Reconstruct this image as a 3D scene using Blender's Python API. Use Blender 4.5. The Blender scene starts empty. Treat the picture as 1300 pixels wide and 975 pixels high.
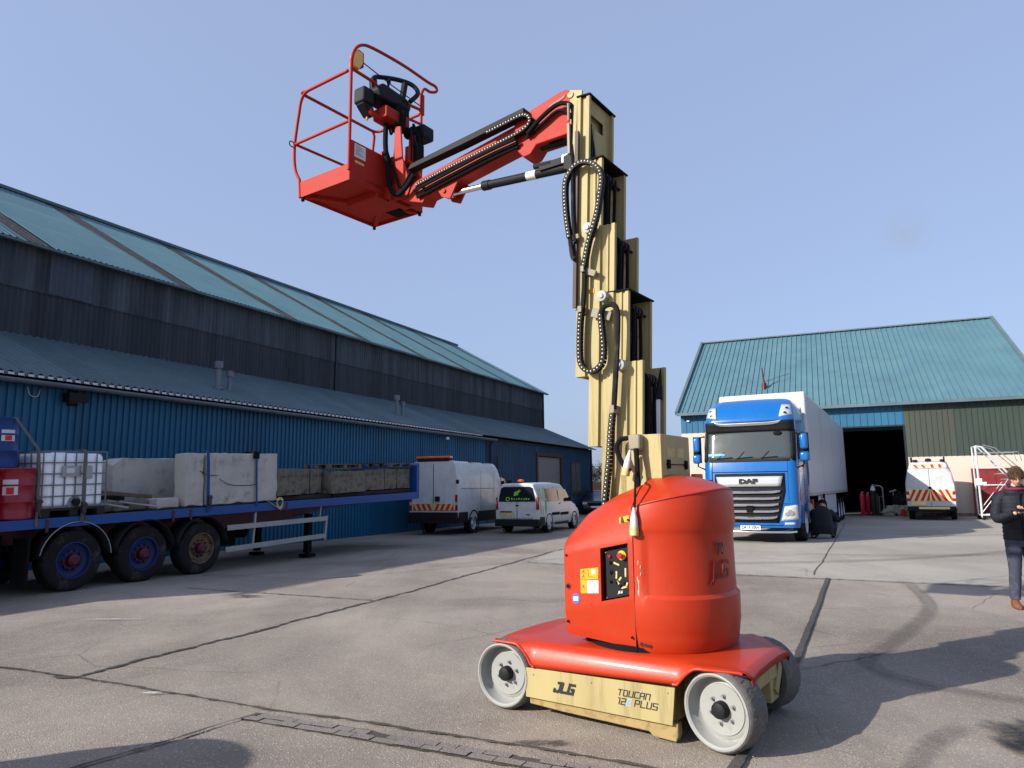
import bpy, math, random
from math import sin, cos, pi, radians, atan2, sqrt, tan
from mathutils import Vector, Matrix

random.seed(7)
S = bpy.context.scene
COL = S.collection

# ------------------------------------------------------------------ camera, world, sun, exposure
CAM_H = 1.6
PITCH, ROLL = radians(8.41), radians(0.59)
cd = bpy.data.cameras.new("camera"); cam = bpy.data.objects.new("camera", cd); COL.objects.link(cam)
cd.sensor_width = 36; cd.lens = 36 * 900 / 1300; cd.clip_start = 0.05; cd.clip_end = 3000
_f = Vector((0, cos(PITCH), sin(PITCH))); _r = Vector((1, 0, 0)); _u = Vector((0, -sin(PITCH), cos(PITCH)))
_r2 = _r * cos(ROLL) - _u * sin(ROLL); _u2 = _r * sin(ROLL) + _u * cos(ROLL)
cam.matrix_world = Matrix(((_r2.x, _u2.x, -_f.x, 0), (_r2.y, _u2.y, -_f.y, 0), (_r2.z, _u2.z, -_f.z, CAM_H), (0, 0, 0, 1)))
S.camera = cam

SUN_EL = radians(26.5); TRAVEL = Vector((0.9, 0.435, 0)).normalized()
w = bpy.data.worlds.new("World"); S.world = w; w.use_nodes = True
nt = w.node_tree; nt.nodes.clear()
out = nt.nodes.new('ShaderNodeOutputWorld'); bg = nt.nodes.new('ShaderNodeBackground')
sky = nt.nodes.new('ShaderNodeTexSky'); sky.sky_type = 'NISHITA'; sky.sun_disc = False
sky.sun_elevation = SUN_EL; sky.sun_rotation = atan2(-TRAVEL.x, -TRAVEL.y)
sky.air_density = 1.0; sky.dust_density = 3.0; sky.ozone_density = 3.0; sky.altitude = 0
# thin high veil evens the blue out, as in the photograph's milky sky
veil = nt.nodes.new('ShaderNodeMix'); veil.data_type = 'RGBA'; veil.inputs[0].default_value = 0.55
veil.inputs[7].default_value = (3.4, 4.2, 6.35, 1)
nt.links.new(sky.outputs[0], veil.inputs[6])
# one small smudge of cloud
tc = nt.nodes.new('ShaderNodeTexCoord')
dot = nt.nodes.new('ShaderNodeVectorMath'); dot.operation = 'DISTANCE'
dot.inputs[1].default_value = Vector((0.545, 0.94, 0.347)).normalized()
nrm = nt.nodes.new('ShaderNodeVectorMath'); nrm.operation = 'NORMALIZE'
nz = nt.nodes.new('ShaderNodeTexNoise'); nz.inputs['Scale'].default_value = 28; nz.inputs['Detail'].default_value = 5
nt.links.new(tc.outputs['Generated'], nrm.inputs[0]); nt.links.new(nrm.outputs[0], dot.inputs[0]); nt.links.new(nrm.outputs[0], nz.inputs['Vector'])
mr = nt.nodes.new('ShaderNodeMapRange'); mr.inputs[1].default_value = 0.0; mr.inputs[2].default_value = 0.034; mr.inputs[3].default_value = 0.6; mr.inputs[4].default_value = 0
nt.links.new(dot.outputs['Value'], mr.inputs[0])
ml = nt.nodes.new('ShaderNodeMath'); ml.operation = 'MULTIPLY'; nt.links.new(mr.outputs[0], ml.inputs[0]); nt.links.new(nz.outputs[0], ml.inputs[1])
mc = nt.nodes.new('ShaderNodeMix'); mc.data_type = 'RGBA'; mc.inputs[7].default_value = (2.6, 2.75, 3.3, 1)
nt.links.new(ml.outputs[0], mc.inputs[0]); nt.links.new(veil.outputs[2], mc.inputs[6])
nt.links.new(mc.outputs[2], bg.inputs[0]); bg.inputs[1].default_value = 0.105
nt.links.new(bg.outputs[0], out.inputs[0])

sl = bpy.data.lights.new("sun", 'SUN'); sl.energy = 5.0; sl.angle = radians(0.55); sl.color = (1.0, 0.95, 0.87)
sun = bpy.data.objects.new("sun", sl); COL.objects.link(sun)
_d = Vector((TRAVEL.x * cos(SUN_EL), TRAVEL.y * cos(SUN_EL), -sin(SUN_EL)))
sun.rotation_euler = _d.to_track_quat('-Z', 'Y').to_euler(); sun.location = (-20, -10, 30)

S.view_settings.view_transform = 'Standard'; S.view_settings.look = 'None'
S.view_settings.exposure = 0.55; S.view_settings.gamma = 1.0; S.view_settings.use_curve_mapping = False

# ------------------------------------------------------------------ materials
def sr(r, g, b):                       # sRGB 0-255 -> linear
    return tuple(((c / 255) / 12.92 if c / 255 <= .04045 else ((c / 255 + .055) / 1.055) ** 2.4) for c in (r, g, b))

MATS = {}
def mat(name, col, rough=.5, metal=0., var=.12, scale=2.5, dirt=None, dirt_amt=.0, dscale=4., bump=0., bscale=60., coat=0., spec=.5,
        streak=False, sheets=None, trans=0., emis=None, detail=5, ior=1.45, dw=.12):
    m = bpy.data.materials.new(name); m.use_nodes = True; n = m.node_tree; N = n.nodes; L = n.links
    b = N['Principled BSDF']
    b.inputs['Roughness'].default_value = rough; b.inputs['Metallic'].default_value = metal
    b.inputs['Coat Weight'].default_value = coat; b.inputs['Coat Roughness'].default_value = .08
    b.inputs['Specular IOR Level'].default_value = spec; b.inputs['IOR'].default_value = ior
    b.inputs['Transmission Weight'].default_value = trans
    tcn = N.new('ShaderNodeTexCoord'); mp = N.new('ShaderNodeMapping'); L.new(tcn.outputs['Object'], mp.inputs[0])
    if streak: mp.inputs['Scale'].default_value = (1, 1, .08)
    no = N.new('ShaderNodeTexNoise'); no.inputs['Scale'].default_value = scale; no.inputs['Detail'].default_value = detail; no.inputs['Roughness'].default_value = .6
    L.new(mp.outputs[0], no.inputs['Vector'])
    r = N.new('ShaderNodeMapRange'); r.inputs[1].default_value = .3; r.inputs[2].default_value = .7
    r.inputs[3].default_value = 1 - var; r.inputs[4].default_value = 1 + var
    L.new(no.outputs[0], r.inputs[0])
    hs = N.new('ShaderNodeHueSaturation'); hs.inputs['Color'].default_value = (*col, 1); L.new(r.outputs[0], hs.inputs['Value'])
    c = hs.outputs[0]
    if sheets:                          # each sheet of cladding weathers to its own shade
        sx = N.new('ShaderNodeSeparateXYZ'); L.new(tcn.outputs['Object'], sx.inputs[0]); cb = N.new('ShaderNodeCombineXYZ')
        for i, (ax, wd) in enumerate(sheets):
            dv = N.new('ShaderNodeMath'); dv.operation = 'DIVIDE'; L.new(sx.outputs[ax], dv.inputs[0]); dv.inputs[1].default_value = wd
            fl = N.new('ShaderNodeMath'); fl.operation = 'FLOOR'; L.new(dv.outputs[0], fl.inputs[0]); L.new(fl.outputs[0], cb.inputs[i])
        wn = N.new('ShaderNodeTexWhiteNoise'); wn.noise_dimensions = '3D'; L.new(cb.outputs[0], wn.inputs['Vector'])
        ws_ = N.new('ShaderNodeMapRange'); ws_.inputs[3].default_value = .84; ws_.inputs[4].default_value = 1.14; L.new(wn.outputs[0], ws_.inputs[0])
        h2 = N.new('ShaderNodeHueSaturation'); L.new(c, h2.inputs['Color']); L.new(ws_.outputs[0], h2.inputs['Value']); c = h2.outputs[0]
    if dirt:
        n2 = N.new('ShaderNodeTexNoise'); n2.inputs['Scale'].default_value = dscale; n2.inputs['Detail'].default_value = 8; n2.inputs['Roughness'].default_value = .7
        L.new(mp.outputs[0], n2.inputs['Vector'])
        r2 = N.new('ShaderNodeMapRange'); t = 1 - dirt_amt
        r2.inputs[1].default_value = .3 + .4 * t - dw / 2; r2.inputs[2].default_value = .3 + .4 * t + dw; L.new(n2.outputs[0], r2.inputs[0])
        mx = N.new('ShaderNodeMix'); mx.data_type = 'RGBA'; L.new(r2.outputs[0], mx.inputs[0]); L.new(c, mx.inputs[6]); mx.inputs[7].default_value = (*dirt, 1)
        c = mx.outputs[2]
    L.new(c, b.inputs['Base Color'])
    rr = N.new('ShaderNodeMapRange'); rr.inputs[3].default_value = max(0, rough - .08); rr.inputs[4].default_value = min(1, rough + .12)
    L.new(no.outputs[0], rr.inputs[0]); L.new(rr.outputs[0], b.inputs['Roughness'])
    if bump:
        n3 = N.new('ShaderNodeTexNoise'); n3.inputs['Scale'].default_value = bscale; n3.inputs['Detail'].default_value = 4
        L.new(tcn.outputs['Object'], n3.inputs['Vector'])
        bp = N.new('ShaderNodeBump'); bp.inputs['Strength'].default_value = bump; bp.inputs['Distance'].default_value = .02
        L.new(n3.outputs[0], bp.inputs['Height']); L.new(bp.outputs[0], b.inputs['Normal'])
    if emis:
        b.inputs['Emission Color'].default_value = (*emis[:3], 1); b.inputs['Emission Strength'].default_value = emis[3]
    MATS[name] = m
    return m

# ------------------------------------------------------------------ mesh builder
EACH = {'arch_lip', 'wheel_nut', 'screw', 'grille_slat', 'faded_sticker', 'cladding_trim', 'sheave', 'latch', 'rubber_foot', 'step', 'wiper', 'castor', 'mud_flap', 'lashing_plate', 'landing_leg', 'side_guard', 'guard_post',
        'tread', 'pane', 'scuff_mark', 'chain_bracket', 'roof_rail', 'side_skirt', 'boundary', 'switch', 'hinge', 'front_wall', 'flue', 'knob', 'lower_rail', 'panel_joint', 'side_rave', 'red_chevron', 'arrow_mark', 'drive_motor', 'bumper', 'air_tank'}
class M:
    def __init__(s): s.v = []; s.f = []; s.mi = []; s.cur = 0
    def add(s, vs, fs):
        o = len(s.v); s.v += [Vector(p) for p in vs]; s.f += [tuple(i + o for i in f) for f in fs]; s.mi += [s.cur] * len(fs); return s
    def box(s, x0, x1, y0, y1, z0, z1):
        return s.add([(x0, y0, z0), (x1, y0, z0), (x1, y1, z0), (x0, y1, z0), (x0, y0, z1), (x1, y0, z1), (x1, y1, z1), (x0, y1, z1)],
                     [(0, 3, 2, 1), (4, 5, 6, 7), (0, 1, 5, 4), (1, 2, 6, 5), (2, 3, 7, 6), (3, 0, 4, 7)])
    def bar(s, a, b, w, h, up=(0, 0, 1)):      # rectangular bar between two points
        a = Vector(a); b = Vector(b); d = (b - a).normalized(); up = Vector(up)
        sd = d.cross(up)
        if sd.length < 1e-4: sd = d.cross(Vector((0, 1, 0)))
        sd.normalize(); u = sd.cross(d)
        q = [sd * (-w / 2) + u * (-h / 2), sd * (w / 2) + u * (-h / 2), sd * (w / 2) + u * (h / 2), sd * (-w / 2) + u * (h / 2)]
        return s.add([a + k for k in q] + [b + k for k in q], [(0, 1, 2, 3)[::-1], (4, 5, 6, 7), (0, 1, 5, 4), (1, 2, 6, 5), (2, 3, 7, 6), (3, 0, 4, 7)])
    def prism(s, poly, off):                    # extrude a planar polygon by a vector
        n = len(poly); off = Vector(off)
        return s.add([Vector(p) for p in poly] + [Vector(p) + off for p in poly],
                     [tuple(range(n))[::-1], tuple(range(n, 2 * n))] + [(i, (i + 1) % n, n + (i + 1) % n, n + i) for i in range(n)])
    def xz(s, poly, y0, y1): return s.prism([(x, y0, z) for x, z in poly], (0, y1 - y0, 0))
    def yz(s, poly, x0, x1): return s.prism([(x0, y, z) for y, z in poly], (x1 - x0, 0, 0))
    def xy(s, poly, z0, z1): return s.prism([(x, y, z0) for x, y in poly], (0, 0, z1 - z0))
    def lathe(s, prof, o, ax, seg=24, caps=True):   # prof [(r, h)] along axis
        o = Vector(o); ax = Vector(ax).normalized(); t = Vector((0, 0, 1)) if abs(ax.z) < .9 else Vector((1, 0, 0))
        a = ax.cross(t).normalized(); b = ax.cross(a); vs = []; fs = []
        for r, h in prof:
            for k in range(seg):
                g = 2 * pi * k / seg; vs.append(o + ax * h + a * (r * cos(g)) + b * (r * sin(g)))
        for i in range(len(prof) - 1):
            for k in range(seg):
                k2 = (k + 1) % seg; fs.append((i * seg + k, i * seg + k2, (i + 1) * seg + k2, (i + 1) * seg + k))
        if caps:
            fs.append(tuple(range(seg))[::-1]); fs.append(tuple(range((len(prof) - 1) * seg, len(prof) * seg)))
        return s.add(vs, fs)
    def cyl(s, a, b, r, seg=16, r2=None):
        a = Vector(a); b = Vector(b); return s.lathe([(r, 0), (r if r2 is None else r2, (b - a).length)], a, b - a, seg)
    def tube(s, path, r, seg=8):
        P = [Vector(p) for p in path]; vs = []; fs = []; n = len(P); prev = None
        for i, p in enumerate(P):
            d = (P[min(i + 1, n - 1)] - P[max(i - 1, 0)]).normalized()
            if prev is None:
                t = Vector((0, 0, 1)) if abs(d.z) < .9 else Vector((1, 0, 0)); a = d.cross(t).normalized()
            else:
                a = (prev - d * prev.dot(d)).normalized()
            prev = a; b = d.cross(a); rr = r[i] if isinstance(r, (list, tuple)) else r
            for k in range(seg):
                g = 2 * pi * k / seg; vs.append(p + a * (rr * cos(g)) + b * (rr * sin(g)))
        for i in range(n - 1):
            for k in range(seg):
                k2 = (k + 1) % seg; fs.append((i * seg + k, i * seg + k2, (i + 1) * seg + k2, (i + 1) * seg + k))
        fs.append(tuple(range(seg))[::-1]); fs.append(tuple(range((n - 1) * seg, n * seg)))
        return s.add(vs, fs)
    def grid(s, rows, close=False):
        n = len(rows[0]); vs = [p for r in rows for p in r]; fs = []
        for i in range(len(rows) - 1):
            for k in range(n if close else n - 1):
                k2 = (k + 1) % n; fs.append((i * n + k, i * n + k2, (i + 1) * n + k2, (i + 1) * n + k))
        return s.add(vs, fs)
    def ball(s, c, r, seg=12, rings=8):
        c = Vector(c); rx, ry, rz = (r, r, r) if not isinstance(r, (tuple, list)) else r
        rows = []
        for i in range(rings + 1):
            t = pi * i / rings; rows.append([c + Vector((rx * sin(t) * cos(2 * pi * k / seg), ry * sin(t) * sin(2 * pi * k / seg), rz * cos(t))) for k in range(seg)])
        return s.grid(rows, True)
    def islands(s):
        par = list(range(len(s.v)))
        def fd(i):
            while par[i] != i: par[i] = par[par[i]]; i = par[i]
            return i
        for f in s.f:
            for k in f[1:]: par[fd(f[0])] = fd(k)
        g = {}
        for i, f in enumerate(s.f): g.setdefault(fd(f[0]), []).append(i)
        out = []
        for fs in g.values():
            q = M(); mp = {}
            for i in fs:
                for k in s.f[i]:
                    if k not in mp: mp[k] = len(q.v); q.v.append(s.v[k])
                q.f.append(tuple(mp[k] for k in s.f[i])); q.mi.append(s.mi[i])
            out.append(q)
        return out
    def build(s, name, mats, parent=None, bev=0, **kw):
        if name in EACH and parent is not None:
            isl = s.islands()
            if 1 < len(isl) <= 60: return [q._build(name, mats, parent, bev, **kw) for q in isl][0]
        return s._build(name, mats, parent, bev, **kw)
    def _build(s, name, mats, parent=None, bev=0, smooth=35, loc=None, rot=None, solid=0, sub=0, seg=2, fix=True):
        me = bpy.data.meshes.new(name); me.from_pydata([tuple(v) for v in s.v], [], s.f)
        if not isinstance(mats, (list, tuple)): mats = [mats]
        for m in mats: me.materials.append(MATS[m] if isinstance(m, str) else m)
        me.polygons.foreach_set('material_index', s.mi)
        me.validate(); me.update()
        if fix:
            import bmesh
            b = bmesh.new(); b.from_mesh(me); bmesh.ops.remove_doubles(b, verts=b.verts, dist=1e-5); bmesh.ops.recalc_face_normals(b, faces=b.faces); b.to_mesh(me); b.free()
        if smooth:
            me.polygons.foreach_set('use_smooth', [True] * len(me.polygons)); me.set_sharp_from_angle(angle=radians(smooth))
        o = bpy.data.objects.new(name, me); COL.objects.link(o)
        if parent is not None: o.parent = parent
        if loc is not None: o.location = loc
        if rot is not None: o.rotation_euler = rot
        if solid: d = o.modifiers.new('s', 'SOLIDIFY'); d.thickness = solid; d.offset = -1
        if bev: d = o.modifiers.new('b', 'BEVEL'); d.width = bev; d.segments = seg; d.limit_method = 'ANGLE'; d.angle_limit = radians(40); d.harden_normals = False
        if sub: d = o.modifiers.new('u', 'SUBSURF'); d.levels = sub; d.render_levels = sub
        return o

def tag(o, label=None, cat=None, group=None, kind=None):
    for k, v in (('label', label), ('category', cat), ('group', group), ('kind', kind)):
        if v: o[k] = v
    return o
def thing(name, label, cat, loc=(0, 0, 0), rz=0, group=None):
    o = bpy.data.objects.new(name, None); COL.objects.link(o); o.location = loc; o.rotation_euler = (0, 0, rz)
    o.empty_display_size = .2
    return tag(o, label, cat, group)
def copy_tree(o, parent=None):
    c = o.copy(); COL.objects.link(c); c.parent = parent
    for ch in list(o.children): copy_tree(ch, c)
    return c
def text(parent, s, size, loc, right, up, m, name='lettering', shear=0, sx=1, ext=.002, bold=0, align='CENTER'):
    cu = bpy.data.curves.new(name, 'FONT'); cu.body = s; cu.size = size; cu.extrude = ext; cu.align_x = align; cu.align_y = 'CENTER'; cu.shear = shear; cu.offset = bold
    cu.resolution_u = 3
    ob = bpy.data.objects.new('tmp', cu); COL.objects.link(ob); bpy.context.view_layer.update()
    me = bpy.data.meshes.new_from_object(ob.evaluated_get(bpy.context.evaluated_depsgraph_get())); bpy.data.objects.remove(ob)
    R = Vector(right).normalized(); U = Vector(up).normalized(); Nn = R.cross(U)
    for v in me.vertices: v.co = Vector(loc) + R * (v.co.x * sx) + U * v.co.y + Nn * v.co.z
    me.name = name; me.materials.clear(); me.materials.append(MATS[m]); o = bpy.data.objects.new(name, me); COL.objects.link(o); o.parent = parent
    return o
GLY = {'J': [[(2, 6), (4, 6), (4, 1), (3, 0), (0, 0), (0, 1.2)]], 'L': [[(0, 6), (0, 0), (4, 0)]], 'G': [[(4, 6), (0, 6), (0, 0), (4, 0), (4, 2.7), (2.6, 2.7)]],
       'T': [[(0, 6), (4, 6)], [(2, 6), (2, 0)]], 'O': [[(0, .5), (0, 6), (3.5, 6), (4, 5.5), (4, 0), (.5, 0), (0, .5)]], 'U': [[(0, 6), (0, 0), (4, 0), (4, 6)]], 'C': [[(4, 6), (.5, 6), (0, 5.5), (0, 0), (4, 0)]],
       'A': [[(0, 0), (0, 5.2), (.8, 6), (4, 6), (4, 0)], [(0, 2.6), (4, 2.6)]], 'N': [[(0, 0), (0, 6), (4, 6), (4, 0)]], '1': [[(1, 6), (2.4, 6), (2.4, 0)]], '2': [[(0, 6), (4, 6), (4, 3), (0, 3), (0, 0), (4, 0)]],
       'E': [[(4, 6), (0, 6), (0, 0), (4, 0)], [(0, 3), (3.4, 3)]], 'P': [[(0, 0), (0, 6), (4, 6), (4, 2.6), (0, 2.6)]], 'S': [[(4, 6), (0, 6), (0, 3), (4, 3), (4, 0), (0, 0)]]}
def stroke_text(parent, s, h, loc, wr, m, shear=.25, th=.9, name='lettering', gap=1.6):
    """square-cut lettering facing -y; loc is the left foot of the first letter"""
    q = M(); k = h / 6; x0 = 0; L0 = Vector(loc)
    for ch in s:
        if ch == ' ': x0 += 2.5 * wr; continue
        for pl in GLY[ch]:
            P_ = [L0 + Vector(((x0 + x * wr + z * shear) * k, 0, z * k)) for x, z in pl]
            for i, (a, b) in enumerate(zip(P_, P_[1:])):
                d = (b - a).normalized() * k * th / 2; q.bar(a - d, b + d, k * th, .002 + .0002 * i, (0, 1, 0))
        x0 += (4 if ch != '1' else 2.6) * wr + gap
    return q.build(name, m, parent, smooth=0)
def lerp(a, b, t): return a + (b - a) * t
def smooth_path(pts, n=6):             # Catmull-Rom through points
    P = [Vector(p) for p in pts]; r = []
    for i in range(len(P) - 1):
        p0 = P[max(i - 1, 0)]; p1 = P[i]; p2 = P[i + 1]; p3 = P[min(i + 2, len(P) - 1)]
        for k in range(n):
            t = k / n; r.append(.5 * ((2 * p1) + (p2 - p0) * t + (2 * p0 - 5 * p1 + 4 * p2 - p3) * t * t + (3 * p1 - p0 - 3 * p2 + p3) * t ** 3))
    r.append(P[-1]); return r

GREY = sr(120, 112, 100)
mat('red_paint', sr(168, 46, 16), .4, var=.05, coat=.15, spec=.35, dirt=sr(150, 60, 36), dirt_amt=.12, dscale=11, dw=.25, bump=.04, bscale=25)
mat('jib_red', sr(158, 40, 28), .55, spec=.2, var=.08, dirt=sr(120, 50, 40), dirt_amt=.1, dscale=14)
mat('cream_paint', sr(165, 151, 106), .55, spec=.25, var=.1, dirt=sr(112, 98, 64), dirt_amt=.26, dscale=9, dw=.2, streak=True)
mat('dirty_cream', sr(150, 130, 84), .6, var=.15, dirt=sr(105, 78, 45), dirt_amt=.35, dscale=16)
mat('black_plastic', (.012, .012, .014), .6, spec=.2, var=.2)
mat('matt_black', (.008, .008, .009), .85, spec=.12, var=.1)
mat('rubber', sr(34, 33, 34), .85, spec=.15, var=.2, dirt=sr(75, 70, 66), dirt_amt=.3, bump=.2)
mat('dusty_tyre', sr(92, 88, 85), .85, var=.12, dirt=sr(118, 113, 107), dirt_amt=.22, dscale=22, dw=.3, bump=.25, bscale=30)
mat('rim_white', sr(142, 143, 139), .5, var=.06, dirt=sr(125, 118, 105), dirt_amt=.2, dscale=14)
mat('steel', (.5, .5, .52), .3, metal=1, var=.08)
mat('chrome', (.78, .78, .8), .18, metal=1, var=.03)
mat('galv', sr(150, 152, 152), .45, metal=.5, var=.15)
mat('silver_paint', sr(178, 180, 184), .35, metal=.3, var=.05)
mat('white_paint', sr(192, 194, 194), .35, var=.03, coat=.3, dirt=sr(158, 152, 142), dirt_amt=.22, dscale=3, dw=.3)
mat('trailer_grey', sr(172, 175, 182), .4, var=.03, dirt=sr(130, 128, 122), dirt_amt=.1, streak=True)
mat('truck_blue', sr(0, 90, 160), .25, var=.03, coat=.6)
mat('dark_blue_paint', sr(12, 22, 42), .3, coat=.5, var=.05)
mat('bed_blue', sr(0, 64, 132), .45, var=.1, dirt=sr(60, 62, 66), dirt_amt=.18, dscale=8)
mat('maroon', sr(74, 14, 28), .5, var=.15, dirt=sr(40, 24, 22), dirt_amt=.2)
mat('glass', (.012, .016, .018), .06, var=.0, spec=.8, coat=.5)
mat('cab_glass', (.045, .055, .055), .08, var=.05, spec=.8, coat=.4)
mat('yellow', sr(200, 152, 14), .5, var=.05)
mat('faded_yellow', sr(196, 180, 118), .6, var=.15, dirt=sr(150, 140, 110), dirt_amt=.4, dscale=40)
mat('label_white', sr(200, 200, 202), .5, var=.04)
mat('label_blue', sr(50, 100, 190), .5, var=.05)
mat('ink', (.012, .012, .014), .55, var=.1)
mat('ink_blue', sr(120, 175, 225), .5, var=.05)
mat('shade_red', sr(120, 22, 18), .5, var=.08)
mat('signal_red', sr(200, 22, 28), .35, var=.05)
mat('lamp_red', sr(150, 12, 18), .2, var=.05, coat=.5)
mat('amber', sr(225, 95, 15), .25, coat=.6, var=.05)
mat('beacon_orange', sr(225, 165, 85), .4, var=.1)
mat('lens', (.62, .64, .64), .1, metal=.4, var=.25, scale=40, coat=.6)
mat('plastic_white', sr(222, 224, 226), .5, var=.05)
mat('brown_frame', sr(60, 45, 42), .6, var=.1)
mat('door_grey', sr(118, 116, 120), .6, var=.08)
# ------------------------------------------------------------------ ground
def ground_material(name, base, alt, speck, speck_amt=.5, big=.35):
    m = bpy.data.materials.new(name); m.use_nodes = True; n = m.node_tree; N = n.nodes; L = n.links; b = N['Principled BSDF']
    tcn = N.new('ShaderNodeTexCoord')
    def noise(sc, det=6, ro=.6, vec=None, dist=0):
        q = N.new('ShaderNodeTexNoise'); q.inputs['Scale'].default_value = sc; q.inputs['Detail'].default_value = det; q.inputs['Roughness'].default_value = ro
        q.inputs['Distortion'].default_value = dist; L.new(vec if vec else tcn.outputs['Object'], q.inputs['Vector']); return q.outputs[0]
    def rng(i, a, b_, c, d):
        q = N.new('ShaderNodeMapRange'); L.new(i, q.inputs[0])
        for k, v in zip((1, 2, 3, 4), (a, b_, c, d)): q.inputs[k].default_value = v
        return q.outputs[0]
    def mix(f, a, b_, mode='MIX'):
        q = N.new('ShaderNodeMix'); q.data_type = 'RGBA'; q.blend_type = mode
        if isinstance(f, float): q.inputs[0].default_value = f
        else: L.new(f, q.inputs[0])
        for i, v in ((6, a), (7, b_)):
            if isinstance(v, tuple): q.inputs[i].default_value = (*v, 1)
            else: L.new(v, q.inputs[i])
        return q.outputs[2]
    c = mix(rng(noise(.22, 7, .62, dist=.4), .38, .62, 0, 1), base, alt)
    # long swept stains, stretched along the yard
    mp = N.new('ShaderNodeMapping'); mp.inputs['Rotation'].default_value = (0, 0, radians(-25)); mp.inputs['Scale'].default_value = (1.0, .22, 1); L.new(tcn.outputs['Object'], mp.inputs[0])
    c = mix(rng(noise(.7, 6, .7, mp.outputs[0], .6), .48, .72, 0, big), c, tuple(x * .62 for x in base))
    c = mix(rng(noise(2.1, 8, .75, None, .3), .55, .75, 0, .35), c, tuple(min(1, x * 1.28) for x in alt))
    c = mix(rng(noise(1.3, 6, .8), .62, .70, 0, .4), c, tuple(x * .55 for x in base))
    # exposed aggregate
    vo = N.new('ShaderNodeTexVoronoi'); vo.inputs['Scale'].default_value = 62; L.new(tcn.outputs['Object'], vo.inputs['Vector'])
    hv = N.new('ShaderNodeSeparateColor'); L.new(vo.outputs['Color'], hv.inputs[0])
    near = rng(vo.outputs['Distance'], .28, .42, 1, 0)
    ms = N.new('ShaderNodeMath'); ms.operation = 'MULTIPLY'; L.new(near, ms.inputs[0]); L.new(rng(hv.outputs[0], .55, .8, 0, speck_amt), ms.inputs[1])
    c = mix(ms.outputs[0], c, speck)
    md = N.new('ShaderNodeMath'); md.operation = 'MULTIPLY'; L.new(near, md.inputs[0]); L.new(rng(hv.outputs[1], .7, .9, 0, .55), md.inputs[1])
    c = mix(md.outputs[0], c, tuple(x * .4 for x in base))
    fine = noise(160, 3, .7)
    # hairline cracks, only here and there
    wv = N.new('ShaderNodeMix'); wv.data_type = 'VECTOR'; wv.inputs[0].default_value = .12; L.new(tcn.outputs['Object'], wv.inputs[4])
    nq = N.new('ShaderNodeTexNoise'); nq.inputs['Scale'].default_value = 2.2; nq.inputs['Detail'].default_value = 8; L.new(tcn.outputs['Object'], nq.inputs['Vector']); L.new(nq.outputs['Color'], wv.inputs[5])
    ve = N.new('ShaderNodeTexVoronoi'); ve.feature = 'DISTANCE_TO_EDGE'; ve.inputs['Scale'].default_value = .42; L.new(wv.outputs[1], ve.inputs['Vector'])
    mk = N.new('ShaderNodeMath'); mk.operation = 'MULTIPLY'; L.new(rng(ve.outputs['Distance'], 0, .0045, .8, 0), mk.inputs[0]); L.new(rng(noise(.45, 3), .5, .6, 0, 1), mk.inputs[1])
    c = mix(mk.outputs[0], c, tuple(x * .3 for x in base))
    c = mix(rng(noise(5.5, 9, .85), .66, .70, 0, .5), c, tuple(x * .5 for x in base))
    hs = N.new('ShaderNodeHueSaturation'); L.new(c, hs.inputs['Color']); L.new(rng(fine, .3, .7, .66, 1.34), hs.inputs['Value'])
    L.new(hs.outputs[0], b.inputs['Base Color'])
    L.new(rng(noise(.8), .3, .7, .72, .95), b.inputs['Roughness']); b.inputs['Specular IOR Level'].default_value = .3
    bp = N.new('ShaderNodeBump'); bp.inputs['Strength'].default_value = .6; bp.inputs['Distance'].default_value = .006
    ad = N.new('ShaderNodeMath'); L.new(near, ad.inputs[0]); L.new(fine, ad.inputs[1]); L.new(ad.outputs[0], bp.inputs['Height']); L.new(bp.outputs[0], b.inputs['Normal'])
    MATS[name] = m
ground_material('yard_ground', sr(118, 109, 100), sr(156, 145, 133), sr(198, 187, 170), .65)
ground_material('pale_slab', sr(146, 139, 129), sr(164, 157, 146), sr(160, 156, 148), .15, .3)
ground_material('joint_dirt', sr(62, 57, 53), sr(96, 88, 81), sr(100, 92, 85), .4)
ground_material('tar', sr(66, 62, 60), sr(84, 79, 75), sr(90, 86, 82), .3)
ground_material('block_paving', sr(112, 105, 100), sr(140, 131, 123), sr(135, 128, 122), .3)
mat('stain_dark', sr(62, 55, 50), .6, var=.3, scale=6)

g = M(); g.add([(-600, -60, 0), (600, -60, 0), (600, 1500, 0), (-600, 1500, 0)], [(0, 1, 2, 3)])
tag(g.build('ground', 'yard_ground', smooth=0, fix=False), kind='structure')
slab = M(); slab.add([(.3, 15.9, .004), (4.0, 13.34, .004), (7.86, 11.29, .004), (30, 0.5, .004), (60, 30, .004), (40, 70, .004), (12, 60, .004)], [(0, 1, 2, 3, 4, 5, 6)])
tag(slab.build('concrete_slab', 'pale_slab', smooth=0, fix=False), kind='structure')

def ribbon(name, pts, width, m, z=.008, jit=.65, step=.06, wj=None):
    P = [Vector((*p, 0)) for p in pts]; rows = []; rnd = random.Random(len(pts) * 31 + int(pts[0][0] * 100))
    off = 0
    for i in range(len(P) - 1):
        d = P[i + 1] - P[i]; n = max(1, int(d.length / step)); nn = Vector((-d.y, d.x, 0)).normalized()
        for k in range(n + (1 if i == len(P) - 2 else 0)):
            p = P[i] + d * (k / n); off = off * .9 + rnd.uniform(-1, 1) * width * jit * .5; wv = width * (1 + rnd.uniform(-jit, jit)) / 2
            rows.append([p + nn * (off - wv) + Vector((0, 0, z)), p + nn * (off + wv) + Vector((0, 0, z))])
    q = M(); q.grid(rows)
    return tag(q.build(name, m, smooth=0, fix=False), kind='structure')
ribbon('slab_joint', [(-4.07, 6.56), (-3.87, 6.51), (-2.0, 10.77), (.14, 16.31), (1.5, 19.9), (6, 32)], .05, 'joint_dirt')
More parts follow.
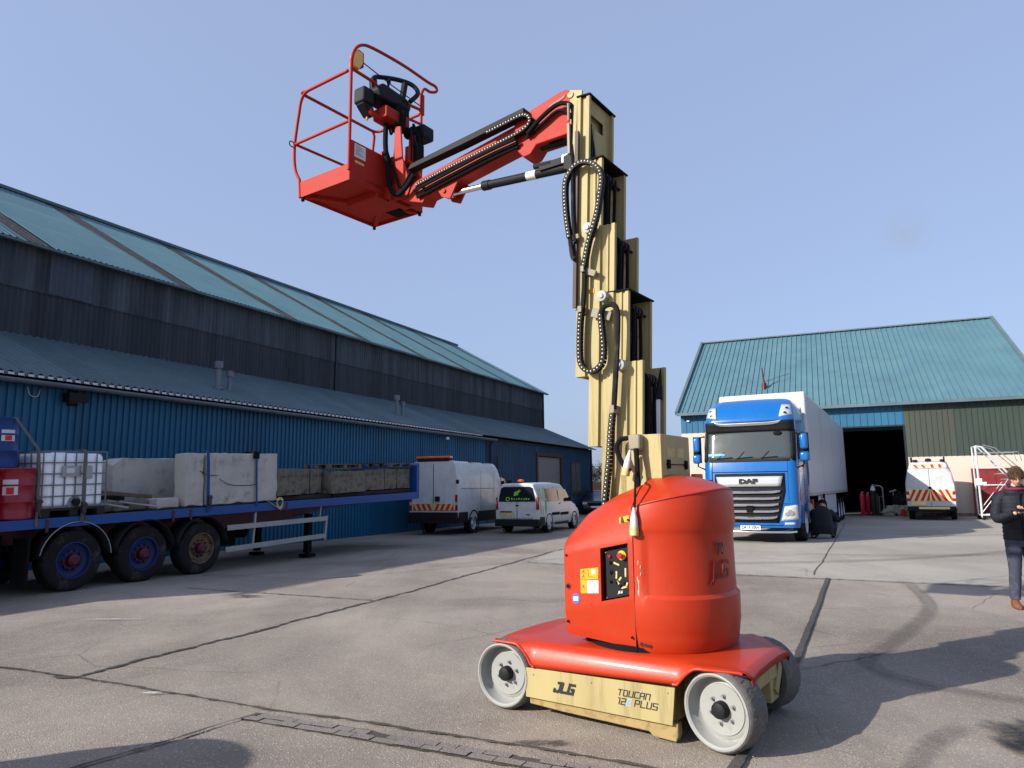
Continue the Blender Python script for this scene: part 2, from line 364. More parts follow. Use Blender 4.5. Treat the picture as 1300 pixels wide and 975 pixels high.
ribbon('slab_joint', [(-8.5, 8.3), (-4.79, 6.9), (-3.9, 6.55), (-1.88, 5.56), (-1.23, 5.30), (.5, 4.50), (1.9, 3.8)], .028, 'joint_dirt', .012)
ribbon('slab_joint', [(-1.86, 5.42), (-2.55, 4.46), (-3.2, 3.5)], .026, 'joint_dirt', .016)
ribbon('slab_joint', [(-5.52, 12.28), (-2.07, 10.72)], .03, 'joint_dirt', .012)
ribbon('slab_joint', [(5.42, 13.2), (8.92, 20.22), (14, 30.5)], .022, 'joint_dirt', .012)
ribbon('slab_joint', [(.3, 15.95), (4.0, 13.36), (7.86, 11.31), (16, 7.3)], .035, 'joint_dirt', .016, .5)
ribbon('slab_joint', [(-8.5, 15.1), (-3.6, 13.3), (1.0, 16.6)], .02, 'joint_dirt', .012)
ribbon('tar_joint', [(5.44, 12.66), (2.62, 6.89), (1.27, 4.35), (.6, 3.1)], .062, 'tar', .020, .12)
# worn block channel crossing the yard
blk = M(); rnd = random.Random(5); a = Vector((-1.90, 5.44, 0)); b = Vector((1.9, 3.68, 0)); d = (b - a).normalized(); nn = Vector((-d.y, d.x, 0)); t = 0
while t < (b - a).length:
    ln = rnd.uniform(.13, .2)
    for r in range(2):
        if rnd.random() < .05: continue
        c = a + d * (t + (.07 if r else 0)) + nn * (r * .082 - .14); z = .012 + rnd.uniform(-.003, .004)
        tt = rnd.uniform(-.03, .03); dd = Vector((d.x - tt * d.y, d.y + tt * d.x, 0)); n2 = Vector((-dd.y, dd.x, 0)); L_ = ln - .008; W_ = rnd.uniform(.070, .078)
        blk.add([c + Vector((0, 0, z)), c + dd * L_ + Vector((0, 0, z)), c + dd * L_ + n2 * W_ + Vector((0, 0, z)), c + n2 * W_ + Vector((0, 0, z))], [(0, 1, 2, 3)])
    t += ln
tag(blk.build('block_channel', 'block_paving', smooth=0, fix=False), kind='structure')
ribbon('channel_bed', [(a + nn * -.06).to_tuple()[:2], (b + nn * -.06).to_tuple()[:2]], .17, 'joint_dirt', .006, .1)

# loose grit lying in the joints and across the yard
rn = random.Random(77); gq = M()
for _ in range(2600):
    yy = 3.2 + 14 * rn.random() ** 1.6; xx = rn.uniform(-.78, .78) * yy + .2
    if rn.random() < .45:
        a_, b_ = rn.choice([((-3.9, 6.55), (-1.88, 5.56)), ((-1.88, 5.5), (1.9, 3.8)), ((-3.87, 6.51), (-2.0, 10.77)), ((2.62, 6.89), (1.27, 4.35)), ((-1.86, 5.42), (-2.55, 4.46)), ((4.0, 13.36), (7.86, 11.31))]); t = rn.random(); xx = lerp(a_[0], b_[0], t) + rn.gauss(0, .05); yy = lerp(a_[1], b_[1], t) + rn.gauss(0, .05)
    s_ = rn.uniform(.003, .008) * (1 if yy < 8 else 1.5); c_ = Vector((xx, yy, .012)); pts = [c_ + Vector((rn.uniform(-1, 1), rn.uniform(-1, 1), rn.uniform(-.3, 1))) * s_ for _ in range(4)]
    gq.add(pts, [(0, 1, 2), (0, 3, 1), (1, 3, 2), (2, 3, 0)])
tag(gq.build('grit', 'block_paving', smooth=0, fix=False), kind='stuff')
# tyre scuffs and an oil spot: thin patches with noise-edged coverage
def stain_material(name, col, dens, sc):
    m = bpy.data.materials.new(name); m.use_nodes = True; n = m.node_tree; N = n.nodes; L = n.links; b = N['Principled BSDF']
    b.inputs['Base Color'].default_value = (*col, 1); b.inputs['Roughness'].default_value = .7
    tcn = N.new('ShaderNodeTexCoord'); no = N.new('ShaderNodeTexNoise'); no.inputs['Scale'].default_value = sc; no.inputs['Detail'].default_value = 9; no.inputs['Roughness'].default_value = .8
    L.new(tcn.outputs['Object'], no.inputs['Vector'])
    at = N.new('ShaderNodeAttribute'); at.attribute_name = 'edge'
    ml = N.new('ShaderNodeMath'); ml.operation = 'MULTIPLY'
    mr = N.new('ShaderNodeMapRange'); mr.inputs[1].default_value = .35; mr.inputs[2].default_value = .65; mr.inputs[4].default_value = dens; L.new(no.outputs[0], mr.inputs[0])
    L.new(mr.outputs[0], ml.inputs[0]); L.new(at.outputs['Fac'], ml.inputs[1]); L.new(ml.outputs[0], b.inputs['Alpha']); MATS[name] = m
stain_material('scuff', sr(52, 48, 45), .5, 20); stain_material('oil', sr(22, 20, 18), 1.5, 9); stain_material('white_mark', sr(205, 200, 195), 1.3, 30)
def patch(name, rows, edges, m):
    q = M(); q.grid(rows); o = q.build(name, m, smooth=0, fix=False); at = o.data.attributes.new('edge', 'FLOAT', 'POINT')
    at.data.foreach_set('value', [e for r in edges for e in r]); return tag(o, kind='structure')
def strip_patch(name, pts, wd, m, z):
    P = smooth_path([(*p, z) for p in pts], 8); rows = []; ed = []
    for i, p in enumerate(P):
        d = (P[min(i + 1, len(P) - 1)] - P[max(i - 1, 0)]).normalized(); n_ = Vector((-d.y, d.x, 0)); e = min(1, i / 4, (len(P) - 1 - i) / 4)
        rows.append([p + n_ * wd * k for k in (-.5, -.3, 0, .3, .5)]); ed.append([0, e, e * .8, e, 0])
    patch(name, rows, ed, m)
strip_patch('tyre_mark', [(6.6, 12.4), (5.5, 9.74), (4.3, 8.1), (3.61, 7.27), (3.25, 6.85), (3.15, 6.45), (3.25, 6.05), (3.65, 5.6), (4.6, 5.0), (6, 4.4)], .22, 'scuff', .024)
strip_patch('tyre_mark', [(3.0, 5.0), (2.6, 4.7), (2.2, 4.2), (1.9, 3.4)], .16, 'scuff', .024)
False and strip_patch('tyre_mark', [(-7.5, 9.2), (-4, 9.6), (0, 9.2), (3, 9.0)], .3, 'scuff', .026)
strip_patch('tyre_mark', [(1.2, 15.5), (5, 15.2), (9, 15.9), (15, 19)], .35, 'scuff', .028)
strip_patch('tyre_mark', [(6.4, 17.2), (9, 16.4), (13, 16.9), (20, 20)], .28, 'scuff', .030)
strip_patch('tyre_mark', [(11, 23.5), (16, 22.5), (22, 24)], .4, 'scuff', .030)
def blob(name, c, rx, ry, m, z, seed=1):
    rn = random.Random(seed); ks = [rn.uniform(.75, 1.2) for _ in range(24)]; rows = []; ed = []
    for r in (0, .4, .7, 1):
        rows.append([Vector((c[0] + rx * r * cos(2 * pi * k / 24) * ks[k], c[1] + ry * r * sin(2 * pi * k / 24) * ks[k], z)) for k in range(25 - 1)] ); rows[-1].append(rows[-1][0].copy()); ed.append([1 - r ** 2] * 25)
    patch(name, rows, ed, m)
blob('oil_spot', (3.08, 4.62), .16, .22, 'oil', .024, 2); blob('oil_spot', (3.3, 4.8), .3, .3, 'oil', .026, 5)
blob('oil_spot', (-4.1, 11.2), .35, .12, 'oil', .024, 4); blob('oil_spot', (.15, 4.75), .25, .05, 'oil', .020, 9)
blob('paint_mark', (-2.9, 5.95), .1, .035, 'white_mark', .024, 3); blob('paint_mark', (-5.1, 9.3), .5, .03, 'white_mark', .024, 8)
# ------------------------------------------------------------------ buildings
mat('wall_blue', sr(6, 84, 118), .5, sheets=((0, 1.0),), var=.1, scale=.7, streak=True, dirt=sr(24, 60, 80), dirt_amt=.22, dscale=2.2)
mat('wall_blue_plain', sr(28, 66, 96), .6, sheets=((0, 1.0),), var=.12, scale=.9, dirt=sr(36, 50, 64), dirt_amt=.3, dscale=1.2)
mat('roof_teal', sr(74, 108, 120), .6, var=.1, scale=.5, dirt=sr(88, 120, 122), dirt_amt=.3, dscale=1.3, dw=.3)
mat('roof_slate', sr(84, 102, 108), .65, sheets=((0, 1.0),), var=.1, scale=.6, dirt=sr(66, 84, 92), dirt_amt=.35, dscale=1.5, dw=.3)
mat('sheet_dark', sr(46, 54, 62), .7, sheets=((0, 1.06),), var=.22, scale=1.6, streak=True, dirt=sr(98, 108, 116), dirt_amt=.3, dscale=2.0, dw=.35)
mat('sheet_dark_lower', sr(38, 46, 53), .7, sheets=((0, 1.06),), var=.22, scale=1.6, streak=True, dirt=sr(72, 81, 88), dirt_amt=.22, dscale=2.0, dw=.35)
mat('rooflight_brown', sr(44, 46, 50), .7, var=.3, scale=6, dirt=sr(84, 74, 68), dirt_amt=.35)
mat('rooflight_pale', sr(150, 160, 165), .5, var=.1)
mat('trim_dark', sr(22, 26, 32), .6, var=.1)
mat('gutter_grey', sr(100, 106, 114), .5, var=.15)
mat('wall_green', sr(46, 58, 52), .6, var=.1, scale=.8, streak=True, dirt=sr(38, 46, 44), dirt_amt=.25, dscale=3)
mat('wall_olive', sr(60, 66, 58), .6, var=.1, scale=.8, streak=True)
mat('wall_sky_blue', sr(34, 92, 124), .5, var=.08, scale=.8, streak=True)
mat('render_cream', sr(196, 178, 164), .8, var=.05, scale=1.2, dirt=sr(170, 150, 138), dirt_amt=.18, bump=.2)
mat('floor_dark', sr(60, 56, 54), .8, var=.2)
mat('inside_dark', sr(34, 36, 40), .9, var=.2)
mat('red_door', sr(118, 30, 36), .6, var=.15, dirt=sr(80, 28, 30), dirt_amt=.3)
mat('window_pane', (.05, .06, .07), .12, var=.1, spec=.8)

def corr(m, o, u, L, v, H, pitch, amp, prof='sine', laps=(), thick=0):
    """corrugated sheet: starts at o, ribs repeat along u for length L, run along v for length H"""
    o = Vector(o); u = Vector(u).normalized(); v = Vector(v).normalized(); n = u.cross(v).normalized()
    pts = []; k = int(L / pitch)
    for i in range(k):
        if prof == 'sine': pts += [((i + j / 6) * pitch, amp * sin(2 * pi * j / 6)) for j in range(6)]
        elif prof == 'box': pts += [(i * pitch, 0), ((i + .42) * pitch, 0), ((i + .5) * pitch, amp), ((i + .92) * pitch, amp)]
        else: pts += [(i * pitch, 0), ((i + .78) * pitch, 0), ((i + .83) * pitch, amp), ((i + .95) * pitch, amp)]
    pts.append((L, 0)); hs = [0] + [x for l in laps for x in (l, l + .001)] + [H]; rows = []; off = 0
    for j, h in enumerate(hs):
        if j and j % 2 == 0: off += .012 * (1 if len(laps) else 0) * (-1)
        rows.append([o + u * a + v * h + n * (b_ + off) for a, b_ in pts])
    return m.grid(rows)

WA = radians(64.26)
WO = Vector((-15.87 * cos(radians(25.74)), 15.87 * sin(radians(25.74)), 0))
def wpt(a, d, z=0):                     # point in the long warehouse's frame: along, depth behind its front wall, height
    return WO + Vector((cos(WA) * a - sin(WA) * d, sin(WA) * a + cos(WA) * d, z))
A0, A1 = -4.0, 44.7; DX0, DX1 = 36.0, 39.5
wh = thing('warehouse', 'long warehouse with blue corrugated wall, dark upper cladding and teal roof, behind the flatbed trailer', 'building', WO, WA)
q = M(); corr(q, (A0, 0, 0), (1, 0, 0), 29.9 - A0, (0, 0, 1), 4.05, .165, .035, 'box'); q.build('front_wall', 'wall_blue', wh, smooth=25, fix=False)
q = M(); corr(q, (29.95, 0, 0), (1, 0, 0), DX0 - 29.95, (0, 0, 1), 4.05, .165, .02, 'rib'); corr(q, (DX1, 0, 0), (1, 0, 0), A1 - DX1, (0, 0, 1), 4.05, .165, .02, 'rib')
corr(q, (DX0, 0, 3.45), (1, 0, 0), DX1 - DX0, (0, 0, 1), .6, .165, .02, 'rib'); q.build('side_wall', 'wall_blue_plain', wh, smooth=25, fix=False)
q = M(); q.box(DX0 - .15, DX0 + .05, -.06, .2, 0, 3.6); q.box(DX1 - .05, DX1 + .15, -.06, .2, 0, 3.6); q.box(DX0 + .05, DX1 - .05, -.062, .2, 3.4, 3.6); fr = q.build('door_frame', 'brown_frame', wh)
q = M()
for i in range(28): q.box(DX0 + .06, DX1 - .06, .05 + (.012 if i % 2 else 0), .09, i * .12, i * .12 + .118)
q.build('roller_door', 'door_grey', wh)
q = M(); q.box(41.0, 42.7, -.05, .0, 1.2, 3.2); wn = q.build('window_frame', 'brown_frame', wh)
q = M(); q.box(41.08, 41.8, -.06, -.04, 1.28, 3.12); q.box(41.88, 42.62, -.06, -.04, 1.28, 3.12); q.build('pane', 'window_pane', wn)
# end walls and inner shell
q = M(); q.add([(A1, 0, 0), (A1, 20.8, 0), (A1, 20.8, 4.1), (A1, 17.4, 5.7), (A1, 17.4, 8.2), (A1, 10.4, 12.2), (A1, 3.4, 8.2), (A1, 3.4, 5.68), (A1, 0, 4.1)], [tuple(range(9))])
q.add([(A0, 0, 0), (A0, 20.8, 0), (A0, 20.8, 4.1), (A0, 17.4, 5.7), (A0, 17.4, 8.2), (A0, 10.4, 12.2), (A0, 3.4, 8.2), (A0, 3.4, 5.68), (A0, 0, 4.1)], [tuple(range(9))])
q.add([(A0, 20.8, 0), (A1, 20.8, 0), (A1, 20.8, 4.1), (A0, 20.8, 4.1)], [(0, 1, 2, 3)]); q.build('end_wall', 'wall_blue_plain', wh, smooth=0, fix=False)
q = M(); q.box(A1 - .02, A1 + .05, -.12, .05, 0, 4.12); q.build('corner_trim', 'trim_dark', wh)
# lean-to roof
import mathutils
lv = Vector((0, 3.35 + .38, 1.58)); q = M(); corr(q, (A0 - .2, -.38, 4.10), (1, 0, 0), A1 - A0 + .5, lv, lv.length, .2, .03, 'sine'); q.build('lean_to_roof', 'roof_slate', wh, smooth=60, fix=False)
q = M(); corr(q, (A0 - .2, -.36, 4.055), (1, 0, 0), 29 - A0, (0, 1, .42), .36, .2, .028, 'sine'); q.build('roof_underside', 'label_white', wh, smooth=60, fix=False)
q = M()
for i in range(int((29 - A0) / .2)): q.box(A0 + i * .2, A0 + i * .2 + .12, -.385, -.375, 4.035, 4.085)
tag(q.build('eaves_filler', 'label_white', wh, smooth=0), kind='stuff')
q = M(); pa = []
for s in range(9): g_ = pi + pi * s / 8; pa.append((0, -.30 + .085 * cos(g_), 3.98 + .085 * sin(g_)))
q.grid([[(A0, y, z) for _, y, z in pa], [(30.5, y, z) for _, y, z in pa]]); q.build('gutter', 'gutter_grey', wh, solid=.01)
q = M(); q.box(A0, A1, -.07, -.01, 3.93, 4.03); q.build('eaves_rail', 'trim_dark', wh)
q = M(); q.tube([wp for wp in [(30.2, -.3, 3.95), (30.2, -.12, 3.7), (30.2, -.12, 0.2)]], .05); q.build('downpipe', 'trim_dark', wh)
# upper cladding in two courses, patched
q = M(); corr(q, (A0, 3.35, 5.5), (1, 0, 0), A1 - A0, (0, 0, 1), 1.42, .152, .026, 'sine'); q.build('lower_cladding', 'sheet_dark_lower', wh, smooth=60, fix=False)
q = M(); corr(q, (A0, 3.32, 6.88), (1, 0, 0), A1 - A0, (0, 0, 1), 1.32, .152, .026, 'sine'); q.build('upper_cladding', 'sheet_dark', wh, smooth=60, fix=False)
mat('sheet_patch', sr(62, 69, 82), .65, var=.12, streak=True)
q = M(); corr(q, (11.2, 3.285, 6.9), (1, 0, 0), 1.2, (0, 0, 1), 1.25, .152, .026, 'sine'); q.build('cladding_patch', 'sheet_patch', wh, smooth=60, fix=False)
q = M(); q.box(A1 - .03, A1 + .06, 3.27, 3.45, 5.5, 8.2); q.box(22.9, 22.98, 3.27, 3.34, 5.6, 8.15); q.build('cladding_trim', 'trim_dark', wh)
# main roof, with rooflight strips running down the slope
sv = Vector((0, 7.05 + .3, 4.16)); sb = (0, 3.05, 8.08)
bays = [10.8 + 4.63 * i for i in range(-3, 8)]; edges = [A0 - .2]
for i in range(len(bays)): edges += [bays[i] - .38, bays[i] + .38]
edges.append(A1 + .3); q = M(); r = M()
for i in range(len(edges) - 1):
    if edges[i + 1] <= edges[i] or edges[i] < A0 - .3: continue
    if i % 2 == 0: corr(q, (edges[i], sb[1], sb[2]), (1, 0, 0), edges[i + 1] - edges[i], sv, sv.length, .17, .028, 'sine', (2.7, 5.4))
    else: corr(r, (edges[i], sb[1], sb[2] - .015), (1, 0, 0), edges[i + 1] - edges[i], sv, sv.length, .17, .028, 'sine')
q.build('main_roof', 'roof_teal', wh, smooth=60, fix=False)
mid = r
r.build('rooflight', 'rooflight_brown', wh, smooth=60, fix=False)
p = M(); corr(p, (8.2, 3.03, 8.115), (1, 0, 0), 1.15, sv, 2.9, .17, .028, 'sine'); p.build('pale_roof_sheet', 'rooflight_pale', wh, smooth=60, fix=False)
q = M(); q.add([(A0 - .2, 10.4, 12.22), (A1 + .3, 10.4, 12.22), (A1 + .3, 17.8, 8.06), (A0 - .2, 17.8, 8.06)], [(0, 1, 2, 3)]); q.add([(A0 - .2, 17.4, 5.7), (A1 + .3, 17.4, 5.7), (A1 + .3, 21.1, 4.1), (A0 - .2, 21.1, 4.1)], [(0, 1, 2, 3)])
q.add([(A0, 17.4, 5.6), (A1, 17.4, 5.6), (A1, 17.4, 8.2), (A0, 17.4, 8.2)], [(0, 1, 2, 3)]); q.build('rear_roof', 'roof_teal', wh, smooth=0, fix=False)
q = M(); q.xz([(0, 0)] * 0 + [(A0 - .2, 12.19), (A1 + .32, 12.19), (A1 + .32, 12.3), (A0 - .2, 12.3)], 10.25, 10.55); q.box(A0 - .2, A1 + .3, 3.0, 3.16, 8.0, 8.06); q.build('ridge_cap', 'roof_slate', wh)
# flues on the lean-to roof
def flue(a, d, h1, h2):
    zb = 4.10 + (d + .38) * 1.58 / 3.73; q = M(); q.cyl((a, d, zb - .05), (a, d, zb + h1), .075, 14); q.cyl((a, d, zb + h1 - .02), (a, d, zb + h1 + .18), .12, 14); q.cyl((a, d, zb - .02), (a, d, zb + .06), .13, 14)
    q.cyl((a + .42, d, zb - .05), (a + .42, d, zb + h2), .055, 12); q.cyl((a + .42, d, zb + h2 - .02), (a + .42, d, zb + h2 + .16), .1, 12); q.build('flue', 'gutter_grey', wh)
flue(14.7, .75, .62, .42); flue(23.9, .9, .62, .42)
# lights on the wall
q = M(); q.box(9.75, 10.2, -.3, -.05, 3.62, 3.82); q.box(9.9, 10.05, -.06, .05, 3.55, 3.9); fl = q.build('floodlight', 'black_plastic', wh, rot=None); q = M(); q.add([(9.78, -.31, 3.61), (10.17, -.31, 3.61), (10.17, -.07, 3.605), (9.78, -.07, 3.605)], [(0, 1, 2, 3)]); q.build('lens', 'lens', fl, fix=False)
q = M(); q.tube(smooth_path([(9.0, -.04, 3.86), (9.03, -.06, 3.72), (9.12, -.07, 3.66), (9.22, -.06, 3.7), (9.26, -.04, 3.84)]), .008, 6); q.build('cable', 'label_white', wh)
q = M(); q.bar((25.3, -.7, 3.68), (26.0, -.25, 3.78), .12, .07); q.build('strip_light', 'label_white', wh)
q = M(); q.cyl((31.0, -.1, .3), (31.0, -.1, 3.2), .03, 8); q.box(30.9, 31.1, -.2, -.05, 1.9, 2.4); q.build('pipe', 'trim_dark', wh)

# the shed at the right
SH = Vector((10.0, 41.96, 0)); SA = radians(-24)
sh = thing('workshop_shed', 'teal roofed workshop shed with wide open doorway and dark interior, behind the blue lorry', 'building', SH, SA)
def spt(x, y, z=0): return SH + Vector((cos(SA) * x - sin(SA) * y, sin(SA) * x + cos(SA) * y, z))
X1 = 17.8; OX0, OX1 = 5.2, 11.62
lv = Vector((0, 10.9, 6.22)); q = M(); corr(q, (-.15, -.35, 5.88), (1, 0, 0), X1 + .3, lv, lv.length, .31, .045, 'rib', (3.9, 8.3)); q.build('roof', 'roof_teal', sh, smooth=20, fix=False)
q = M(); q.add([(-.15, 10.55, 12.1), (X1 + .15, 10.55, 12.1), (X1 + .15, 21.4, 5.85), (-.15, 21.4, 5.85)], [(0, 1, 2, 3)]); q.build('rear_roof', 'roof_teal', sh, smooth=0, fix=False)
q = M(); q.bar((-.2, 10.55, 12.14), (X1 + .2, 10.55, 12.14), .35, .08)
for x in (-.17, X1 + .17): q.bar((x, -.4, 5.9), (x, 10.55, 12.15), .16, .2)
q.build('ridge_cap', 'roof_slate', sh)
q = M(); corr(q, (0, 0, 4.72), (1, 0, 0), OX1, (0, 0, 1), 1.25, .33, .03, 'rib'); q.build('upper_cladding', 'wall_sky_blue', sh, smooth=20, fix=False)
q = M(); corr(q, (OX1, -.02, 3.04), (1, 0, 0), 2.3, (0, 0, 1), 2.85, .25, .03, 'rib'); q.build('olive_cladding', 'wall_olive', sh, smooth=20, fix=False)
q = M(); corr(q, (OX1 + 2.3, -.02, 3.04), (1, 0, 0), X1 - OX1 - 2.3, (0, 0, 1), 2.85, .25, .03, 'rib'); q.build('green_cladding', 'wall_green', sh, smooth=20, fix=False)
q = M(); q.box(OX1, X1, 0, .25, 0, 3.06); q.box(0, OX0, 0, .25, 0, 4.72); q.build('front_wall', 'render_cream', sh)
q = M(); q.box(-.15, X1 + .15, -.5, -.36, 5.74, 5.9); q.build('gutter', 'roof_slate', sh)
q = M(); q.box(OX0, OX1, -.03, .06, 4.66, 4.74); q.box(OX1 - .07, OX1, -.05, .2, 0, 4.7); q.build('door_trim', 'trim_dark', sh)
q = M(); q.add([(0, .1, 0), (0, 21, 0), (0, 21, 5.9), (0, 10.55, 12.0), (0, .1, 5.9)], [(0, 1, 2, 3, 4)]); q.add([(X1, .1, 0), (X1, 21, 0), (X1, 21, 5.9), (X1, 10.55, 12.0), (X1, .1, 5.9)], [(0, 1, 2, 3, 4)]); q.add([(0, 21, 0), (X1, 21, 0), (X1, 21, 5.9), (0, 21, 5.9)], [(0, 1, 2, 3)])
q.build('side_wall', 'inside_dark', sh, smooth=0, fix=False)
q = M(); q.add([(.1, .02, .012), (X1, .02, .012), (X1, 21, .012), (.1, 21, .012)], [(0, 1, 2, 3)]); q.build('floor', 'floor_dark', sh, smooth=0, fix=False)
# flue with guy wire on the slope
fx, fy = 4.6, 2.3; fz = 5.88 + (fy + .35) * .5706
q = M(); q.cyl((fx, fy, fz - .1), (fx + .02, fy, fz + .35), .16, 12, .13); q.cyl((fx + .02, fy, fz + .3), (fx - .06, fy, fz + 1.3), .06, 12, .035); q.tube([(fx, fy, fz + .4), (fx + 1.4, fy + 1.2, fz + 1.0)], .012, 5); q.build('flue', 'maroon', sh)
q = M(); q.box(7.2, 7.5, -.12, -.02, 4.35, 4.42); q.build('lamp', 'label_white', sh)
q = M(); q.box(.35, .5, -.1, 0, 5.4, 5.5); q.build('alarm_box', 'label_white', sh)

# boundary wall and bare shrubs glimpsed beyond the end of the warehouse
q = M(); q.box(0, 26, 0, .22, 0, 2.1)
for i in range(10): q.box(i * 2.8, i * 2.8 + .3, -.06, .28, 0, 2.2)
o = q.build('boundary_wall', 'brown_frame', loc=(3.0, 64, 0), rot=(0, 0, .05)); tag(o, 'dark brown boundary wall seen in the gap past the warehouse end', 'wall')
mat('bark', sr(70, 60, 54), .9, var=.2)
mat('leaf', sr(62, 66, 44), .8, var=.3)
def shrub(name, loc, h, seed, label):
    rn = random.Random(seed); t = thing(name, label, 'tree', loc, 0, 'bare trees beyond the wall'); tr = M(); lf = M()
    tr.tube([(0, 0, 0), (.05, 0, h * .4), (0, .05, h * .8)], [.12, .08, .03], 6)
    for i in range(46):
        z0 = h * rn.uniform(.15, .75); a = rn.uniform(0, 2 * pi); l = h * rn.uniform(.2, .42); e = Vector((cos(a) * l * .6, sin(a) * l * .6, z0 + l * .8)); m_ = Vector((cos(a) * l * .35, sin(a) * l * .35, z0 + l * .3))
        tr.tube([(0, 0, z0), m_, e], [.035, .02, .008], 4)
        for k in range(8):
            b_ = m_.lerp(e, rn.random()); c = b_ + Vector((rn.uniform(-.3, .3), rn.uniform(-.3, .3), rn.uniform(-.05, .45))); tr.tube([b_, c], [.01, .005], 3)
            for _ in range(5):
                s_ = rn.uniform(.03, .07); p_ = c + Vector((rn.uniform(-.15, .15), rn.uniform(-.15, .15), rn.uniform(-.15, .15))); d1 = Vector((rn.uniform(-1, 1), rn.uniform(-1, 1), rn.uniform(-1, 1))).normalized() * s_; d2 = Vector((rn.uniform(-1, 1), rn.uniform(-1, 1), rn.uniform(-1, 1))).normalized() * s_
                lf.add([p_ - d1, p_ + d2, p_ + d1, p_ - d2], [(0, 1, 2, 3)])
    tr.build('trunk', 'bark', t); lf.build('crown', 'leaf', t, smooth=0, fix=False); return t
shrub('bare_tree', (7.6, 66.5, 0), 3.9, 3, 'taller bare twiggy tree beyond the brown wall past the warehouse end')
shrub('bare_tree', (9.2, 68, 0), 3.1, 8, 'smaller bare twiggy tree just right of the taller one beyond the wall')
# conduit and a downpipe on the shed front, splash band along the foot of the render
q = M(); q.cyl((OX1 + .12, -.07, .1), (OX1 + .12, -.07, 3.0), .03, 8); q.build('conduit', 'gutter_grey', sh)
mat('splash_dirt', sr(120, 104, 92), .9, var=.2, scale=3, dirt=sr(160, 142, 130), dirt_amt=.5, dscale=5, dw=.1)
q = M(); q.box(OX1 + .02, X1, -.004, .01, 0, .16); q.box(0, OX0 - .02, -.004, .01, 0, .16); q.build('wall_foot', 'splash_dirt', sh)
# ------------------------------------------------------------------ the boom lift
LO = Vector((.94, 5.485, 0)); LA = radians(-35)
lift = thing('boom_lift', 'red and cream self-propelled mast boom lift with raised platform, standing in the foreground', 'boom lift', LO, LA)
LEAN = tan(radians(2.5))
def ln(x, z): return x + (z - 2.545) * LEAN
# chassis: red moulded cover with wheel arches
xs = [-.935 + i * 1.865 / 74 for i in range(75)]; WX, WZ, WR = .79, .245, .285
def zlow(x):
    z = .33 + .03 * (x + .64)
    for c in (-WX - .06, WX - .01):
        if abs(x - c) < WR: z = max(z, WZ + sqrt(WR * WR - (x - c) ** 2) * .93)
    return min(z, .478)
for nm, sgn in (('half', 0),):
    rows = []
    for x in xs:
        e = max(0, abs(x - .015) - .60) / .31; hw = .60 - .035 * max(0, e) ** 2 * 1.2; zt = .505 - .015 * e ** 2; zl = zlow(x); r = []
        sk = zl + .35 * (zt - zl)
        prof = [(hw, zl), (hw + .004, lerp(zl, sk, .5)), (hw - .004, sk), (hw - .018, lerp(sk, zt, .55)), (hw - .05, zt - .012), (hw - .11, zt), (hw - .2, zt + .006), (.12, zt + .012)]
        kf = 1 - .42 * max(0, min(1, (x - .62) / .26)) ** 1.5; kn = 1 - .06 * max(0, min(1, (x - .7) / .22)); r = [(x, -y * kn, z) for y, z in prof] + [(x, y * kf, z) for y, z in prof[::-1]]; rows.append(r)
    q = M(); q.grid(rows)
    for xe, r in ((xs[0], rows[0]), (xs[-1], rows[-1])):
        s_ = -1 if xe < 0 else 1; q.grid([r, [(p[0] + s_ * .035, p[1] * .97, p[2] - .03) for p in r], [(p[0] + s_ * .03, p[1] * .96, p[2] - .075) for p in r]])
    q.build('chassis_cover', 'red_paint', lift, smooth=50, solid=.012)
q = M()      # arch lips
for c in (-WX - .06, WX - .01):
    for s_ in ((-1, 1) if c < 0 else (-1,)):
        pts = [(x, s_ * .607 * (1 - .06 * max(0, min(1, (x - .7) / .22))), zlow(x) + .004) for x in [c - WR * 1.02 + k * WR * 2.04 / 20 for k in range(21)] if -.93 < x < .93]
        q.tube(pts, .009, 6)
q.build('arch_lip', 'red_paint', lift)
for s_ in (-1, 1):
    q = M(); q.prism([(-.635, s_ * .585, .125), (.475, s_ * .585, .115), (.50, s_ * .585, .345), (-.635, s_ * .585, .325)], (0, s_ * .012, 0)); q.build('side_plate', 'cream_paint', lift, bev=.002)
    q = M()
    for x, z in ((-.57, .285), (-.1, .295), (.45, .31)): q.cyl((x, s_ * .592, z), (x, s_ * .602, z), .006, 8)
    q.build('screw', 'galv', lift)
q = M(); q.xz([(-.62, .128), (-.62, .075), (-.35, .06), (.30, .045), (.33, .02), (.485, .012), (.50, .05), (.50, .122)], -.57, -.50)
q.xz([(-.62, .128), (-.62, .075), (-.35, .06), (.30, .045), (.33, .02), (.485, .012), (.50, .05), (.50, .122)], .50, .57)
q.box(-.9, .82, -.32, .26, .15, .42); q.box(-.55, .45, -.50, .50, .1, .40)
q.build('chassis_frame', 'dirty_cream', lift, bev=.006)
q = M(); q.box(.86, .91, -.30, .22, .30, .44); q.bar((.88, -.33, .41), (.88, .22, .42), .05, .06); q.bar((.88, .2, .2), (.88, .34, .36), .06, .08); q.bar((.88, -.2, .2), (.88, -.34, .36), .06, .08); q.box(.80, .89, .12, .30, .14, .30); q.build('end_beam', 'cream_paint', lift, bev=.006)
